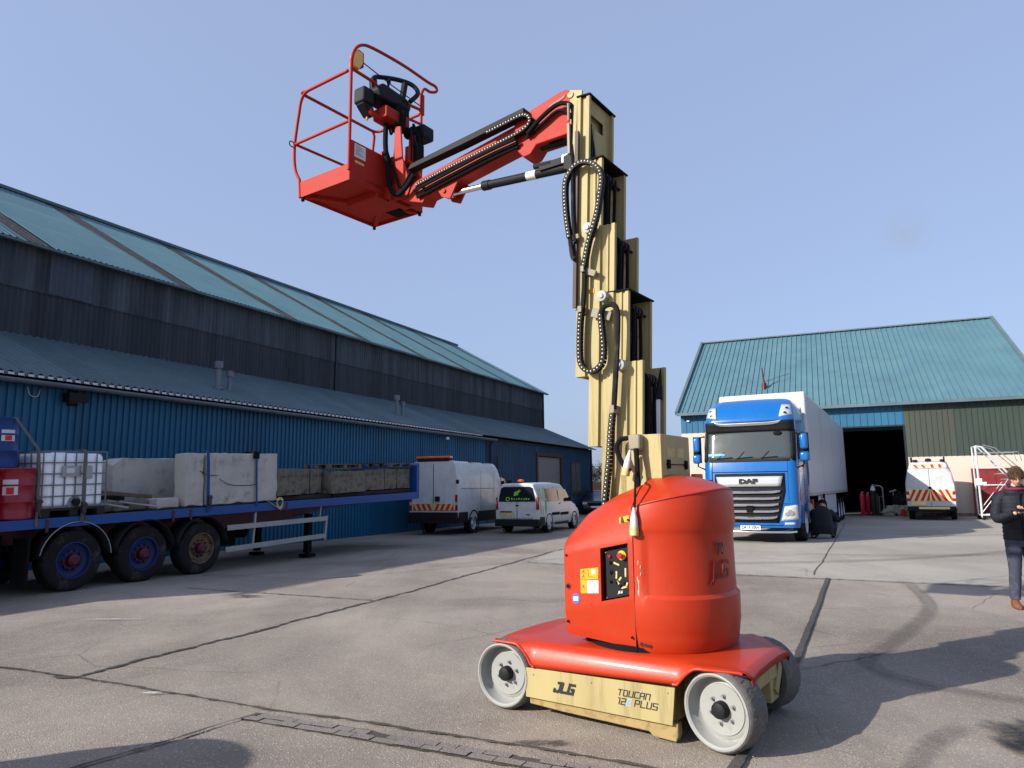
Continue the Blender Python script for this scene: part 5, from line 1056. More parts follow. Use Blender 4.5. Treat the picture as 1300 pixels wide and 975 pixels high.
# ratchet straps
def strap(pts, m, label, w_=.05, ratchet=None):
    t = thing('ratchet_strap', label, 'strap', LP(0, 0, 0), WA, 'ratchet straps on the load'); q = M()
    for a, b_ in zip(pts, pts[1:]): q.bar(a, b_, w_, .006, (0, -1, 0) if abs(Vector(b_).z - Vector(a).z) > .05 else (0, 0, 1))
    q.build('webbing', m, t)
    if ratchet: x, z = ratchet; q = M(); q.box(x - .035, x + .035, -.06, .0, z - .09, z + .09); q.cyl((x - .05, -.05, z + .05), (x + .05, -.05, z + .05), .02, 10); q.bar((x, -.05, z - .08), (x + .02, -.07, z - .2), .03, .02); q.build('ratchet', 'brown_frame', t, bev=.006)
strap([(-.1, 2.4, 2.79), (.22, .85, 2.80), (.24, .33, 2.815), (.47, .04, 2.3), (.50, .02, 1.95), (.50, -.01, dz(.5) - .12)], 'strap_grey', 'grey strap running down over the blue and red drums', .042, (.50, dz(.5) + .22))
strap([(1.24, 1.1, 2.335), (1.22, .03, 2.335), (1.22, .0, 2.3), (1.24, -.01, dz(1.2) - .1)], 'strap_grey', 'dark strap over the middle of the near caged tank', .055, (1.24, dz(1.24) + .14))
strap([(3.77, .5, dz(3.8) + 1.12), (3.77, .02, dz(3.8) + 1.12), (3.78, .0, dz(3.8) + .9), (3.82, -.012, dz(3.8) - .1)], 'strap_blue', 'blue strap between the two pale concrete blocks', .07, (3.83, dz(3.8) + .14))
strap([(5.08, .5, dz(5.2) + 1.10), (5.08, .03, dz(5.2) + 1.095), (5.08, .02, dz(5.2) + .9), (5.1, -.012, dz(5.2) - .06)], 'strap_blue', 'dark blue strap over the right part of the widest pale block', .05)
q = M(); q.box(5.0, 5.16, .03, .3, dz(5.2) + 1.085, dz(5.2) + 1.12); q.box(5.0, 5.16, .02, .045, dz(5.2) + .96, dz(5.2) + 1.12); tag(q.build('corner_protector', 'matt_black', loc=LP(0, 0, 0), rot=(0, 0, WA)), 'black corner protector under the strap on the widest pale block', 'protector')
q = M(); q.tube([(5.75 + .09 * cos(a) * (1 + .1 * sin(3 * a)), -.05, dz(5.8) + .0 + .10 * sin(a) - a * .003) for a in [2 * pi * k / 16 * 1.0 for k in range(50)]], .012, 5); q.tube([(5.7, -.05, dz(5.7) + .08), (5.4, .0, dz(5.4) + .05), (5.8, -.05, dz(5.8) - .18)], .01, 5); tag(q.build('rope_coil', 'faded_yellow', loc=LP(0, 0, 0), rot=(0, 0, WA)), 'small coil of old rope hanging on the flatbed edge below the widest block', 'rope')
q = M(); q.tube(smooth_path([(4.08, -.0, dz(4) + .55), (4.4, .02, dz(4.4) + .42), (5.0, .03, dz(5) + .4), (5.15, .03, dz(5) + .46)]), .007, 5); q.tube(smooth_path([(3.6, .03, dz(3.6) + .72), (3.8, .03, dz(3.8) + .64), (4.05, .02, dz(4) + .62)]), .007, 5); tag(q.build('cord', 'rubber', loc=LP(0, 0, 0), rot=(0, 0, WA)), 'thin dark cord sagging across the pale concrete blocks', 'cord')
# ------------------------------------------------------------------ lorry and box trailer
mat('hose_red', sr(170, 30, 30), .5); mat('plate_white', sr(225, 225, 225), .4, var=.03)
TL = Vector((6.80, 20.62, 0)); TA = radians(-28.6)
lorry = thing('lorry', 'blue tractor unit with chrome grille facing the camera, parked before the workshop shed', 'lorry', TL, TA)
# cab shell: rounded plan rings at rising heights. (z, front y, half width, corner radius, back y)
LV = [(.42, .03, 1.20, .22, 1.0), (.62, .0, 1.24, .24, 1.0), (1.02, .0, 1.25, .24, 1.0), (1.06, .0, 1.25, .24, 2.25), (1.5, .02, 1.25, .24, 2.25), (1.95, .05, 1.25, .25, 2.25), (2.22, .09, 1.25, .26, 2.25), (3.02, .30, 1.23, .26, 2.25), (3.10, .30, 1.23, .26, 2.25),
      (3.32, .22, 1.22, .30, 2.25), (3.40, .24, 1.215, .32, 2.25), (3.62, .36, 1.19, .34, 2.25), (3.80, .52, 1.15, .36, 2.25), (3.93, .72, 1.08, .36, 2.2), (4.0, .95, .98, .36, 2.1)]
def ring(z, fy, hw, r, by, n=7, off=0):
    pts = [(-hw - off, by, z)]
    for s_ in (-1, 1):
        for k in range(n + 1):
            a = (pi / 2) * (k / n); cx_ = hw - r; 
            if s_ < 0: pts.append((-cx_ - (r + off) * cos(a), fy + r * 1.0 - (r + off) * sin(a) , z))
            else: pts.append((cx_ + (r + off) * sin(a), fy + r - (r + off) * cos(a), z))
        if s_ < 0:
            for k in range(1, 6): x = lerp(-cx_, cx_, k / 6); pts.append((x, fy - .05 * (1 - (x / cx_) ** 2) - off, z))
    pts.append((hw + off, by, z)); return pts
rows = [ring(*l) for l in LV]; q = M(); q.grid(rows, True); q.add(rows[-1], [tuple(range(len(rows[-1])))]); q.add(rows[0], [tuple(range(len(rows[0])))]); q.build('cab', 'truck_blue', lorry, smooth=40)
def lv(z):
    for a, b_ in zip(LV, LV[1:]):
        if a[0] <= z <= b_[0]: t = (z - a[0]) / (b_[0] - a[0]); return tuple(lerp(p, q_, t) for p, q_ in zip(a, b_))
    return LV[-1]
def fy(x, z):                              # y of the cab front at x, z
    _, f, hw, r, by = lv(z); cx_ = hw - r; ax = abs(x)
    if ax <= cx_: return f - .05 * (1 - (x / cx_) ** 2)
    d = min(r, ax - cx_); return f + r - sqrt(max(0, r * r - d * d))
def skin(name, x0, x1, z0, z1, m, par, off=.008, nx=14, nz=5, th=0, fx=None):
    """a panel that follows the cab front; fx(u,v) may reshape it"""
    rws = []
    for j in range(nz + 1):
        rw = []
        for i in range(nx + 1):
            u, v = i / nx, j / nz; x, z = lerp(x0, x1, u), lerp(z0, z1, v)
            if fx: x, z = fx(u, v)
            rw.append((x, fy(x, z) - off, z))
        rws.append(rw)
    q = M(); q.grid(rws); return q.build(name, m, par, smooth=60, solid=.02 if th == 0 else th, fix=False)
ws = skin('windscreen', -1.14, 1.14, 2.24, 3.04, 'cab_glass', lorry, .014, 20, 8, fx=lambda u, v: (lerp(-1, 1, u) * (1.17 - .02 * v), 2.24 + .80 * v + (.05 * (1 - (2 * u - 1) ** 2)) * (v) - .02 * (2 * u - 1) ** 2 * (1 - v) * -1))
skin('screen_surround', -1.2, 1.2, 2.20, 2.26, 'black_plastic', lorry, .018); 
for s_ in (-1, 1): skin('pillar', s_ * 1.13, s_ * 1.225, 2.22, 3.06, 'black_plastic', lorry, .018, 4, 4)
skin('sun_visor', -1.2, 1.2, 3.02, 3.30, 'black_plastic', lorry, .05, 24, 4, fx=lambda u, v: (lerp(-1, 1, u) * 1.205, 3.04 + .26 * v + .03 * (2 * u - 1) ** 2 * (v)))
skin('visor_trim', -1, 1, 3.18, 3.30, 'chrome', lorry, .062, 24, 3, fx=lambda u, v: (lerp(-1, 1, u) * (.86 + .08 * v), 3.20 + .09 * v - .01 + .06 * abs(2 * u - 1) ** 6))
for s_ in (-1, 1):
    hl = skin('upper_lamp', 0, 0, 0, 0, 'lens', lorry, .012, 6, 5, fx=lambda u, v: (s_ * (lerp(.84, 1.17 - .06 * v, u) + .06 * v * (1 - u)), 3.42 + .36 * v + .06 * u * (1 - v)))
    q = M(); 
    for x_, z_ in ((1.0, 3.52), (1.04, 3.66)): q.cyl((s_ * x_, fy(x_, z_) - .022, z_), (s_ * x_, fy(x_, z_) - .03, z_ - .004), .045, 14)
    q.build('bulb', 'black_plastic', hl)
mat('dash_dark', (.02, .022, .022), .7)
q = M()
for x_ in (-.85, -.3, .35): q.bar((x_, fy(x_, 2.3) - .03, 2.29), (x_ + .42, fy(x_ + .42, 2.3) - .035, 2.32), .012, .03); q.bar((x_, fy(x_, 2.28) - .035, 2.26), (x_ + .2, fy(x_ + .2, 2.5) - .03, 2.48), .012, .012)
q.build('wiper', 'matt_black', lorry)
skin('sun_strip', -1.10, -.62, 2.37, 2.44, 'ink_blue', lorry, .03, 6, 1)
text(lorry, 'K E E P', .06, (-.86, fy(-.86, 2.4) - .052, 2.405), (1, 0, 0), (0, 0, 1), 'label_white') if False else None
q = M(); q.ball((.78, fy(.78, 2.9) + .0, 2.96), (.12, .04, .07)); q.build('inner_mirror', 'matt_black', lorry)
skin('panel_gap', -1.0, 1.0, 1.905, 1.925, 'matt_black', lorry, .004, 14, 1)
gr = skin('grille', -1, 1, 0, 0, 'black_plastic', lorry, .010, 16, 8, fx=lambda u, v: (lerp(-1, 1, u) * (.72 + .21 * min(1, v * 1.6)), .55 + 1.32 * v))
q = M(); rws = []
ch = skin('chrome_panel', -1, 1, 0, 0, 'silver_paint', lorry, .05, 16, 3, fx=lambda u, v: (lerp(-1, 1, u) * (.82 + .06 * v), 1.52 + .27 * v))
text(lorry, 'DAF', .17, (-.02, fy(0, 1.65) - .074, 1.655), (1, 0, 0), (0, 0, 1), 'ink', sx=1.5, bold=.012, ext=.006)
q = M()
for i, z in enumerate((1.36, 1.19, 1.02, .85, .68)):
    wd = .80 - .03 * i if i < 3 else .74 - .05 * (i - 3)
    P_ = [(x, fy(x, z) - .045 + .01 * abs(x), z + .045 * (abs(x) / wd) ** 8) for x in [lerp(-wd, wd, k / 18) for k in range(19)]]
    q = M(); P_ = [Vector(p) for p in P_]
    q.grid([[p + Vector((0, -.028, -.040)) for p in P_], [p + Vector((0, -.042, .010)) for p in P_], [p + Vector((0, -.015, .036)) for p in P_], [p + Vector((0, .03, .02)) for p in P_]]); q.build('slat', 'chrome', lorry, smooth=40, solid=.012)
q = M(); q.box(-.09, .09, fy(0, .9) - .09, fy(0, .9) - .02, .82, .96); q.build('radar_cover', 'matt_black', lorry, bev=.01)
for s_ in (-1, 1):
    h_ = skin('headlight', 0, 0, 0, 0, 'lens', lorry, .012, 7, 5, fx=lambda u, v: (s_ * (lerp(.78 + .10 * v, 1.20, u)), .60 + .05 * u + .38 * v))
    q = M(); q.cyl((s_ * 1.02, fy(1.02, .82) - .01, .82), (s_ * 1.02, fy(1.02, .82) - .036, .82), .075, 18); q.cyl((s_ * .93, fy(.93, .78) - .01, .78), (s_ * .93, fy(.93, .78) - .034, .78), .05, 16); q.build('bulb', 'chrome', h_)
    skin('fog_lamp', s_ * .86, s_ * 1.12, .50, .56, 'lens', lorry, .010, 5, 2)
    skin('door_line', s_ * 1.0, s_ * 1.008, 1.1, 2.2, 'matt_black', lorry, .004, 1, 4)
skin('bumper_gap', -1.24, 1.24, 1.045, 1.06, 'matt_black', lorry, .003, 16, 1)
skin('lower_intake', -.82, .82, .36, .47, 'matt_black', lorry, .004, 14, 1)
np_ = q = M(); q.box(-.28, .24, fy(0, .45) - .06, fy(0, .45) - .045, .36, .475); npo = q.build('number_plate', 'plate_white', lorry)
text(npo, 'DK19 XRN', .115, (-.02, fy(0, .45) - .062, .418), (1, 0, 0), (0, 0, 1), 'ink', sx=.85, bold=.003)
q = M(); q.tube([(-1.12, .16, .32), (-.98, .03, .31), (0, -.06, .30), (.98, .03, .31), (1.12, .16, .32)], .03, 8); q.build('light_bar', 'chrome', lorry)
# side of the cab: window, door lines, steps, fairings
for s_ in (-1, 1):
    q = M(); q.add([(s_ * 1.256, .42, 2.25), (s_ * 1.256, 1.30, 2.25), (s_ * 1.245, 1.30, 2.98), (s_ * 1.240, .62, 2.98), (s_ * 1.25, .42, 2.6)], [(0, 1, 2, 3, 4)]); q.build('side_window', 'cab_glass', lorry, smooth=0, fix=False)
    q = M(); q.box(s_ * 1.252, s_ * 1.258, .36, .372, 1.1, 3.0); q.box(s_ * 1.252, s_ * 1.258, 1.42, 1.432, 1.1, 3.0); q.box(s_ * 1.25, s_ * 1.257, 1.5, 2.2, 2.35, 2.9); q.build('door_gap', 'matt_black', lorry)
    q = M(); q.box(s_ * 1.26 - .01, s_ * 1.26 + .02, 1.2, 1.38, 2.05, 2.1); q.build('door_handle', 'black_plastic', lorry)
    q = M()
    for z in (.5, .82): q.box(s_ * 1.10 - .06, s_ * 1.10 + .12, .45, .82, z, z + .05)
    q.box(s_ * 1.2 - .03, s_ * 1.2 + .02, .45, .85, .36, 1.05); q.build('step', 'matt_black', lorry)
    q = M(); arc = [(1.40 + .60 * cos(a), .52 + .60 * sin(a)) for a in [radians(0 + 180 * k / 14) for k in range(15)]]; q.grid([[(s_ * .85, a_, b_) for a_, b_ in arc], [(s_ * 1.26, a_, b_) for a_, b_ in arc]]); q.build('wheel_arch', 'truck_blue', lorry, solid=.015)
    q = M(); q.prism([(s_ * 1.16, 2.27, 1.2), (s_ * 1.16, 2.85, 1.2), (s_ * 1.16, 2.8, 3.7), (s_ * 1.16, 2.27, 3.85)], (s_ * .03, 0, 0)); q.build('side_fairing', 'truck_blue', lorry, bev=.01)
    q = M(); q.box(s_ * .8, s_ * 1.2, 2.2, 3.6, .40, 1.0); q.build('fuel_tank', 'galv', lorry, bev=.08)
    q = M(); q.box(s_ * .42, s_ * .5, .8, 6.0, .72, .98); q.build('chassis_rail', 'matt_black', lorry)
    # mirrors on arms
    q = M(); q.tube([(s_ * 1.22, .30, 2.95), (s_ * 1.42, .22, 2.92), (s_ * 1.42, .22, 2.1), (s_ * 1.22, .28, 2.0)], .022, 8); q.build('mirror_arm', 'matt_black', lorry)
    q = M(); q.box(s_ * 1.44 - .10, s_ * 1.44 + .10, .13, .27, 2.50, 2.93); q.box(s_ * 1.44 - .12, s_ * 1.44 + .12, .12, .28, 2.18, 2.44); mo = q.build('mirror', 'truck_blue', lorry, bev=.07, seg=3)
    q = M(); q.box(s_ * 1.44 - .12, s_ * 1.44 + .12, .26, .285, 2.2, 2.95); q.build('mirror_back', 'matt_black', mo, bev=.01)
    hgv_wheel(lorry, s_ * 1.22, 1.40, .5, -1 if s_ > 0 else 1, 'silver_paint', 'steel', axis='x', dish=.06) if False else None
def wheel_x(parent, x, y, r, out, rim='silver_paint', hub='steel', w=.31, dish=.08):
    d = -1 if out > 0 else 1; q = M()
    q.lathe([(r * .60, .01), (r * .80, -.004), (r * .93, .006), (r * .985, .03), (r, .05), (r, w - .05), (r * .97, w - .01), (r * .6, w), (r * .58, w * .9)], (0, 0, 0), (d, 0, 0), 36, caps=False); wv = q.build('wheel', 'rubber', parent, loc=(x, y, r))
    q = M(); q.lathe([(r * .61, -.002), (r * .58, -.006), (r * .55, .02), (r * .53, dish), (r * .36, dish + .02), (r * .28, dish * .4), (r * .18, 0), (0, 0)], (0, 0, 0), (d, 0, 0), 30, caps=False); q.build('rim', rim, wv)
    q = M()
    for k in range(5 if r < .42 else 10):
        n_ = 5 if r < .42 else 10; g_ = 2 * pi * k / n_; q.cyl((d * dish, cos(g_) * r * .33, sin(g_) * r * .33), (d * (dish - .03), cos(g_) * r * .33, sin(g_) * r * .33), .016, 6) 
    q.build('wheel_nut', hub, wv); return wv
for s_ in (-1, 1): wheel_x(lorry, s_ * 1.24, 1.40, .50, s_); wheel_x(lorry, s_ * 1.24, 5.1, .50, s_)
q = M(); q.box(-.5, .5, 2.4, 2.7, .95, 3.2); q.build('rear_bulkhead', 'matt_black', lorry)
q = M()
for i, (a, m_) in enumerate(((.35, 0), (.5, 0), (.62, 0))): q.tube(smooth_path([(a, 2.35, 2.4), (a + .1, 2.6, 1.9), (a - .05, 2.75, 1.5), (a, 3.0, 1.9)]), .02, 6)
for k in range(4): q.tube(smooth_path([(1.2, 2.35 + .12 * k, 2.6), (1.24, 2.4 + .12 * k, 2.0), (1.20, 2.42 + .12 * k, 1.4), (1.1, 2.5 + .1 * k, 1.0)]), .022, 6)
q.build('air_hose', 'bed_blue', lorry); q = M(); q.tube(smooth_path([(1.16, 2.5, 2.5), (1.2, 2.62, 2.0), (1.12, 2.66, 1.5), (1.0, 2.8, 1.1)]), .02, 6); q.box(.9, 1.2, 3.65, 3.95, .5, 1.1); q.build('air_line', 'hose_red', lorry)
q = M(); q.box(1.0, 1.23, 2.3, 2.62, .95, 2.1); q.cyl((1.1, 2.75, .9), (1.1, 2.75, 2.7), .08, 12); q.build('battery_locker', 'galv', lorry, bev=.02)

tr = thing('box_trailer', 'long grey box trailer with white roof edge coupled behind the blue tractor unit', 'trailer', TL, TA)
TB, TE = 2.75, 18.4
q = M(); q.box(-1.275, 1.275, TB, TE, 1.22, 4.36); q.build('body', 'trailer_grey', tr, bev=.03, seg=3)
q = M(); q.box(-1.285, 1.285, TB - .05, TB + .14, 1.3, 4.38); q.box(-1.282, 1.282, TB + .05, TE, 4.22, 4.375); q.build('corner_cap', 'white_paint', tr, bev=.06, seg=3)
q = M(); q.box(-1.28, -1.276, TB + .2, TE - .1, 1.24, 1.34)
for s_ in (-1, 1): q.box(s_ * 1.277, s_ * 1.284, TB + .1, TE, 1.22, 1.32)
q.build('lower_rail', 'galv', tr)
q = M()
for k in range(3): y = TB + 4.2 * (k + 1); q.box(1.2755, 1.278, y, y + .01, 1.34, 4.2)
q.build('panel_joint', 'gutter_grey', tr)
q = M()
for s_ in (-1, 1): q.box(s_ * 1.20, s_ * 1.23, 5.2, 12.0, .45, 1.2)
q.build('side_skirt', 'trailer_grey', tr, bev=.01)
q = M(); q.box(-.55, -.4, TB + 1.0, TE, .95, 1.22); q.box(.4, .55, TB + 1.0, TE, .95, 1.22); q.box(.8, 1.1, 4.2, 4.4, .1, 1.2); q.box(-1.1, -.8, 4.2, 4.4, .1, 1.2); q.build('chassis_beam', 'matt_black', tr)
for y in (12.8, 14.1, 15.4):
    for s_ in (-1, 1): wheel_x(tr, s_ * 1.25, y, .5, s_, 'silver_paint')
    q = M(); q.box(.9, 1.26, y - .66, y - .63, .2, 1.1); q.box(-1.26, -.9, y - .66, y - .63, .2, 1.1); q.build('mud_flap', 'matt_black', tr)
q = M(); q.tube(smooth_path([(1.29, 6.2, 1.15), (1.34, 6.3, .95), (1.33, 6.6, .8), (1.3, 6.9, .55), (1.3, 8.2, .5)]), .02, 6); q.box(1.27, 1.33, 6.05, 6.3, 1.1, 1.25); q.build('cable', 'matt_black', tr)

lorry.scale = tr.scale = (1.05, 1.05, 1.05)
# ------------------------------------------------------------------ vans and car
def van(name, label, loc, rz, L_, W_, H, st, cat='van', paint='white_paint', lower=None, group='vans in the yard'):
    """stations st: (y, z bottom, z top, half width low, half width at roof, corner radius). y 0 = rear, +y = nose"""
    t = thing(name, label, cat, loc, rz, group); rows = []
    for (y, zb, zt, hb, ht, r) in st:
        zbelt = min(zt - r - .02, zb + (zt - zb) * .55); pr = [(hb * .94, zb), (hb, zb + .12), (hb + .012, lerp(zb, zbelt, .6)), (hb, zbelt), (lerp(hb, ht, .5) + .01, lerp(zbelt, zt - r, .6)), (ht, zt - r)]
        pr += [(ht - r + r * cos(a), zt - r + r * sin(a)) for a in (radians(30), radians(60), radians(90))] + [(ht * .4, zt + .015)]
        rows.append([(-x, y, z) for x, z in pr] + [(x, y, z) for x, z in pr[::-1]])
    q = M(); q.grid(rows, True); n_ = len(rows[0]); q.add(rows[0], [tuple(range(n_))]); q.add(rows[-1], [tuple(range(n_))]); q.build('body', paint, t, smooth=38); return t
def quad(t, pts, m, name, th=.006, n=None):
    P_ = [Vector(p) for p in pts]; nn_ = (P_[1] - P_[0]).cross(P_[2] - P_[0]).normalized()
    q = M(); q.prism(P_, nn_ * th); return q.build(name, m, t)
# long high-roofed panel van, rear towards us
IV = Vector((-1.95, 25.35, 0)); IVA = radians(-21); h = .97
c = IV + Vector((cos(IVA), sin(IVA), 0)) * -h
v1 = van('panel_van', 'tall white panel van with amber roof light bar, parked beside the flatbed headboard', c, IVA, 5.6, 1.94, 2.62,
    [(0, .55, 2.60, .95, .84, .14), (.06, .50, 2.62, .97, .86, .14), (2.0, .48, 2.62, .97, .87, .14), (3.7, .48, 2.62, .97, .86, .16), (4.1, .48, 2.48, .97, .82, .18), (4.5, .48, 2.15, .96, .78, .2), (4.95, .48, 1.55, .95, .78, .2), (5.2, .46, 1.35, .93, .8, .12), (5.75, .42, 1.12, .88, .78, .12), (5.85, .42, .9, .8, .7, .1)])
q = M(); q.box(-.96, .96, -.10, .05, .42, .80); q.box(-.98, -.94, .05, 5.0, .42, .78); q.box(.94, .985, .05, .85, .42, .80); q.box(.94, .985, 1.75, 4.0, .42, .80); q.box(-.6, .6, -.2, -.05, .42, .47); q.build('bumper', 'black_plastic', v1, bev=.02)
q = M(); q.box(-.008, .008, -.012, 0, .85, 2.5); q.box(-.93, .93, -.008, 0, .85, .86); q.build('door_gap', 'matt_black', v1)
chev = quad(v1, [(-.86, -.008, .86), (.86, -.008, .86), (.86, -.008, 1.10), (-.86, -.008, 1.10)], 'faded_yellow', 'chevron_strip')
q = M()
for k in range(4):
    x = -.80 + k * .215
    for s_ in (-1, 1): q.prism([(s_ * x, -.012, .865), (s_ * (x + .11), -.012, .865), (s_ * (x + .0), -.012, 1.095), (s_ * (x - .11), -.012, 1.095)] if x - .11 > -.86 else [(s_ * x, -.012, .865), (s_ * (x + .11), -.012, .865), (s_ * x, -.012, 1.095)], (0, -.003, 0))
q.build('red_chevron', 'signal_red', chev)
for s_ in (-1, 1):
    q = M(); q.box(s_ * .86, s_ * .96, -.02, .06, .86, 1.42); tl = q.build('tail_lamp', 'lamp_red', v1, bev=.015); q = M(); q.box(s_ * .865, s_ * .955, -.026, -.018, 1.05, 1.16); q.build('reverse_lens', 'lens', tl)
    q = M(); q.box(s_ * .90, s_ * 1.0, -.02, .03, 1.80, 1.94); q.build('hinge', 'black_plastic', v1)
    quad(v1, [(s_ * .955, 4.15, 1.55), (s_ * .955, 4.85, 1.50), (s_ * .93, 4.55, 2.0), (s_ * .92, 4.15, 2.08)], 'glass', 'side_window')
    wheel_x(v1, s_ * .96, 1.35, .36, s_, w=.24); wheel_x(v1, s_ * .96, 4.95, .36, s_, w=.24)
    q = M(); q.box(s_ * 1.0, s_ * 1.22, 4.6, 4.72, 1.5, 1.95); q.build('mirror', 'black_plastic', v1, bev=.03)
    q = M(); q.lathe([(.40, 0), (.455, .012), (.455, .02), (.40, .02)], (s_ * .972, 1.35, .40), (s_, 0, 0), 30, caps=False); q.build('arch_trim', 'black_plastic', v1)
q = M(); q.box(.08, .26, -.07, 0, 1.18, 1.36); q.build('door_handle', 'black_plastic', v1, bev=.02)
q = M(); q.box(-.66, .62, -.02, .25, 2.60, 2.72); q.build('light_bar_base', 'black_plastic', v1, bev=.02); q = M(); q.box(-.70, .66, -.03, .22, 2.715, 2.79); q.build('light_bar', 'amber', v1, bev=.02)
q = M()
for y in (1.2, 2.4): q.bar((.84, y, 2.60), (.84, y + 1.0, 2.64), .03, .03)
q.build('roof_rail', 'black_plastic', v1)
q = M(); q.box(.978, .984, 2.0, 2.012, .8, 2.3); q.box(.978, .984, 3.3, 3.312, .8, 2.3); q.box(.979, .986, .3, 3.3, 1.62, 1.64); q.build('panel_line', 'gutter_grey', v1)
# small van with green graphics
mat('leaf_green', sr(120, 190, 60), .5, var=.3, scale=14); mat('graphic_green', sr(88, 130, 74), .5, var=.35, scale=12, streak=True, dirt=sr(185, 192, 180), dirt_amt=.55, dscale=9, dw=.04)
CN = Vector((.93, 25.6, 0)); CNA = radians(-24); h = .87; c = CN + Vector((cos(CNA), sin(CNA), 0)) * -h
v2 = van('small_van', 'small white van with lime lettering on its black rear window and an orange beacon', c, CNA, 4.6, 1.74, 1.82,
    [(0, .34, 1.72, .82, .66, .10), (.05, .30, 1.78, .86, .67, .12), (.4, .28, 1.80, .87, .68, .14), (2.0, .28, 1.82, .88, .68, .15), (2.9, .28, 1.78, .87, .66, .16), (3.4, .28, 1.52, .87, .66, .16), (3.95, .28, 1.12, .86, .70, .12), (4.5, .26, .98, .80, .68, .12), (4.72, .28, .75, .68, .6, .1)])
q = M(); q.box(-.86, .86, -.08, .12, .26, .52); q.box(.83, .885, .05, .52, .26, .60); q.box(.87, .892, 1.55, 3.0, .26, .36); q.build('bumper', 'black_plastic', v2, bev=.03)
gl = quad(v2, [(-.72, -.008, 1.14), (.72, -.008, 1.14), (.70, -.008, 1.30), (.62, -.008, 1.62), (.52, -.008, 1.67), (-.52, -.008, 1.67), (-.62, -.008, 1.62), (-.70, -.008, 1.30)], 'glass', 'rear_window', .008)
text(gl, 'GO-GREEN', .14, (.02, -.02, 1.225), (1, 0, 0), (0, .05, 1), 'leaf_green', bold=.004) if False else None
q = M(); q.lathe([(.05, 0), (.08, 0), (.08, .004), (.05, .004)], (-.36, -.016, 1.23), (0, -1, 0), 18, caps=False)
for k in range(8): x = -.22 + k * .095; q.box(x, x + .05, -.02, -.014, 1.205, 1.205 + (.05 if k % 3 else .065))
q.prism([(-.12, -.017, 1.34), (.06, -.017, 1.38), (.0, -.017, 1.52), (-.10, -.017, 1.46)], (0, -.006, 0)); q.prism([(.02, -.017, 1.42), (.16, -.017, 1.50), (.12, -.017, 1.57), (.02, -.017, 1.52)], (0, -.006, 0)); q.build('window_lettering', 'leaf_green', gl)
q = M(); q.box(-.05, .07, -.02, 0, .98, 1.02); q.box(-.006, .006, -.012, .0, .50, 1.13); q.box(.36, .50, -.02, 0, .66, .69); q.build('door_handle', 'black_plastic', v2)
pl_ = quad(v2, [(-.70, -.012, .62), (-.10, -.012, .62), (-.10, -.012, .74), (-.70, -.012, .74)], 'faded_yellow', 'number_plate'); pl2 = q = M(); q.box(-.66, -.2, -.03, 0, .76, .80); q.build('plate_lamp', 'black_plastic', v2)
q = M()
for k in range(11): x = -.62 + k * .115; q.box(x, x + .075, -.012, -.004, .535, .565)
q.build('door_lettering', 'gutter_grey', v2)
for s_ in (-1, 1):
    q = M(); q.prism([(s_ * .74, -.01, .85), (s_ * .86, -.0, .85), (s_ * .84, .01, 1.30), (s_ * .76, -.0, 1.30)], (0, .05, 0)); q.build('tail_lamp', 'lamp_red', v2)
    quad(v2, [(s_ * .872, .55, 1.12), (s_ * .88, 1.9, 1.12), (s_ * .80, 1.9, 1.60), (s_ * .79, .55, 1.60)][::1 if s_ < 0 else 1], 'glass', 'side_window', .004 * (1 if s_ > 0 else -1))
    quad(v2, [(s_ * .882, 2.0, 1.12), (s_ * .875, 3.3, 1.10), (s_ * .80, 2.9, 1.56), (s_ * .80, 2.0, 1.60)], 'glass', 'side_window', .004 * (1 if s_ > 0 else -1))
    wheel_x(v2, s_ * .87, .95, .31, s_, w=.2); wheel_x(v2, s_ * .87, 3.75, .31, s_, w=.2)
    q = M(); q.lathe([(.33, 0), (.375, .01), (.375, .016), (.33, .016)], (s_ * .868, .95, .33), (s_, 0, 0), 28, caps=False); q.lathe([(.33, 0), (.375, .01), (.375, .016), (.33, .016)], (s_ * .868, 3.75, .33), (s_, 0, 0), 28, caps=False); q.build('arch_trim', 'matt_black', v2)
    q = M(); q.box(s_ * .88, s_ * .895, 1.95, 2.1, 1.02, 1.06); q.box(s_ * .885, s_ * .9, 1.2, 2.0, .62, .72); q.box(s_ * .885, s_ * .9, 2.1, 3.0, .60, .70); q.build('side_trim', 'matt_black', v2)
    q = M(); q.box(s_ * .88, s_ * 1.04, 2.95, 3.1, 1.10, 1.26); q.build('mirror', 'black_plastic', v2, bev=.03)
quad(v2, [(.884, .12, .70), (.889, .62, .66), (.882, .70, 1.12), (.80, .62, 1.62), (.795, .14, 1.60), (.86, .10, 1.1)], 'graphic_green', 'grass_graphic', .005)
q = M(); q.cyl((0, .35, 1.80), (0, .35, 1.85), .14, 16); q.tube([(-.2, .25, 1.80), (-.21, .2, 2.3)], .008, 5); q.build('beacon_base', 'black_plastic', v2); q = M(); q.lathe([(.12, 0), (.12, .06), (.05, .09)], (0, .35, 1.85), (0, 0, 1), 16); q.build('beacon', 'amber', v2)
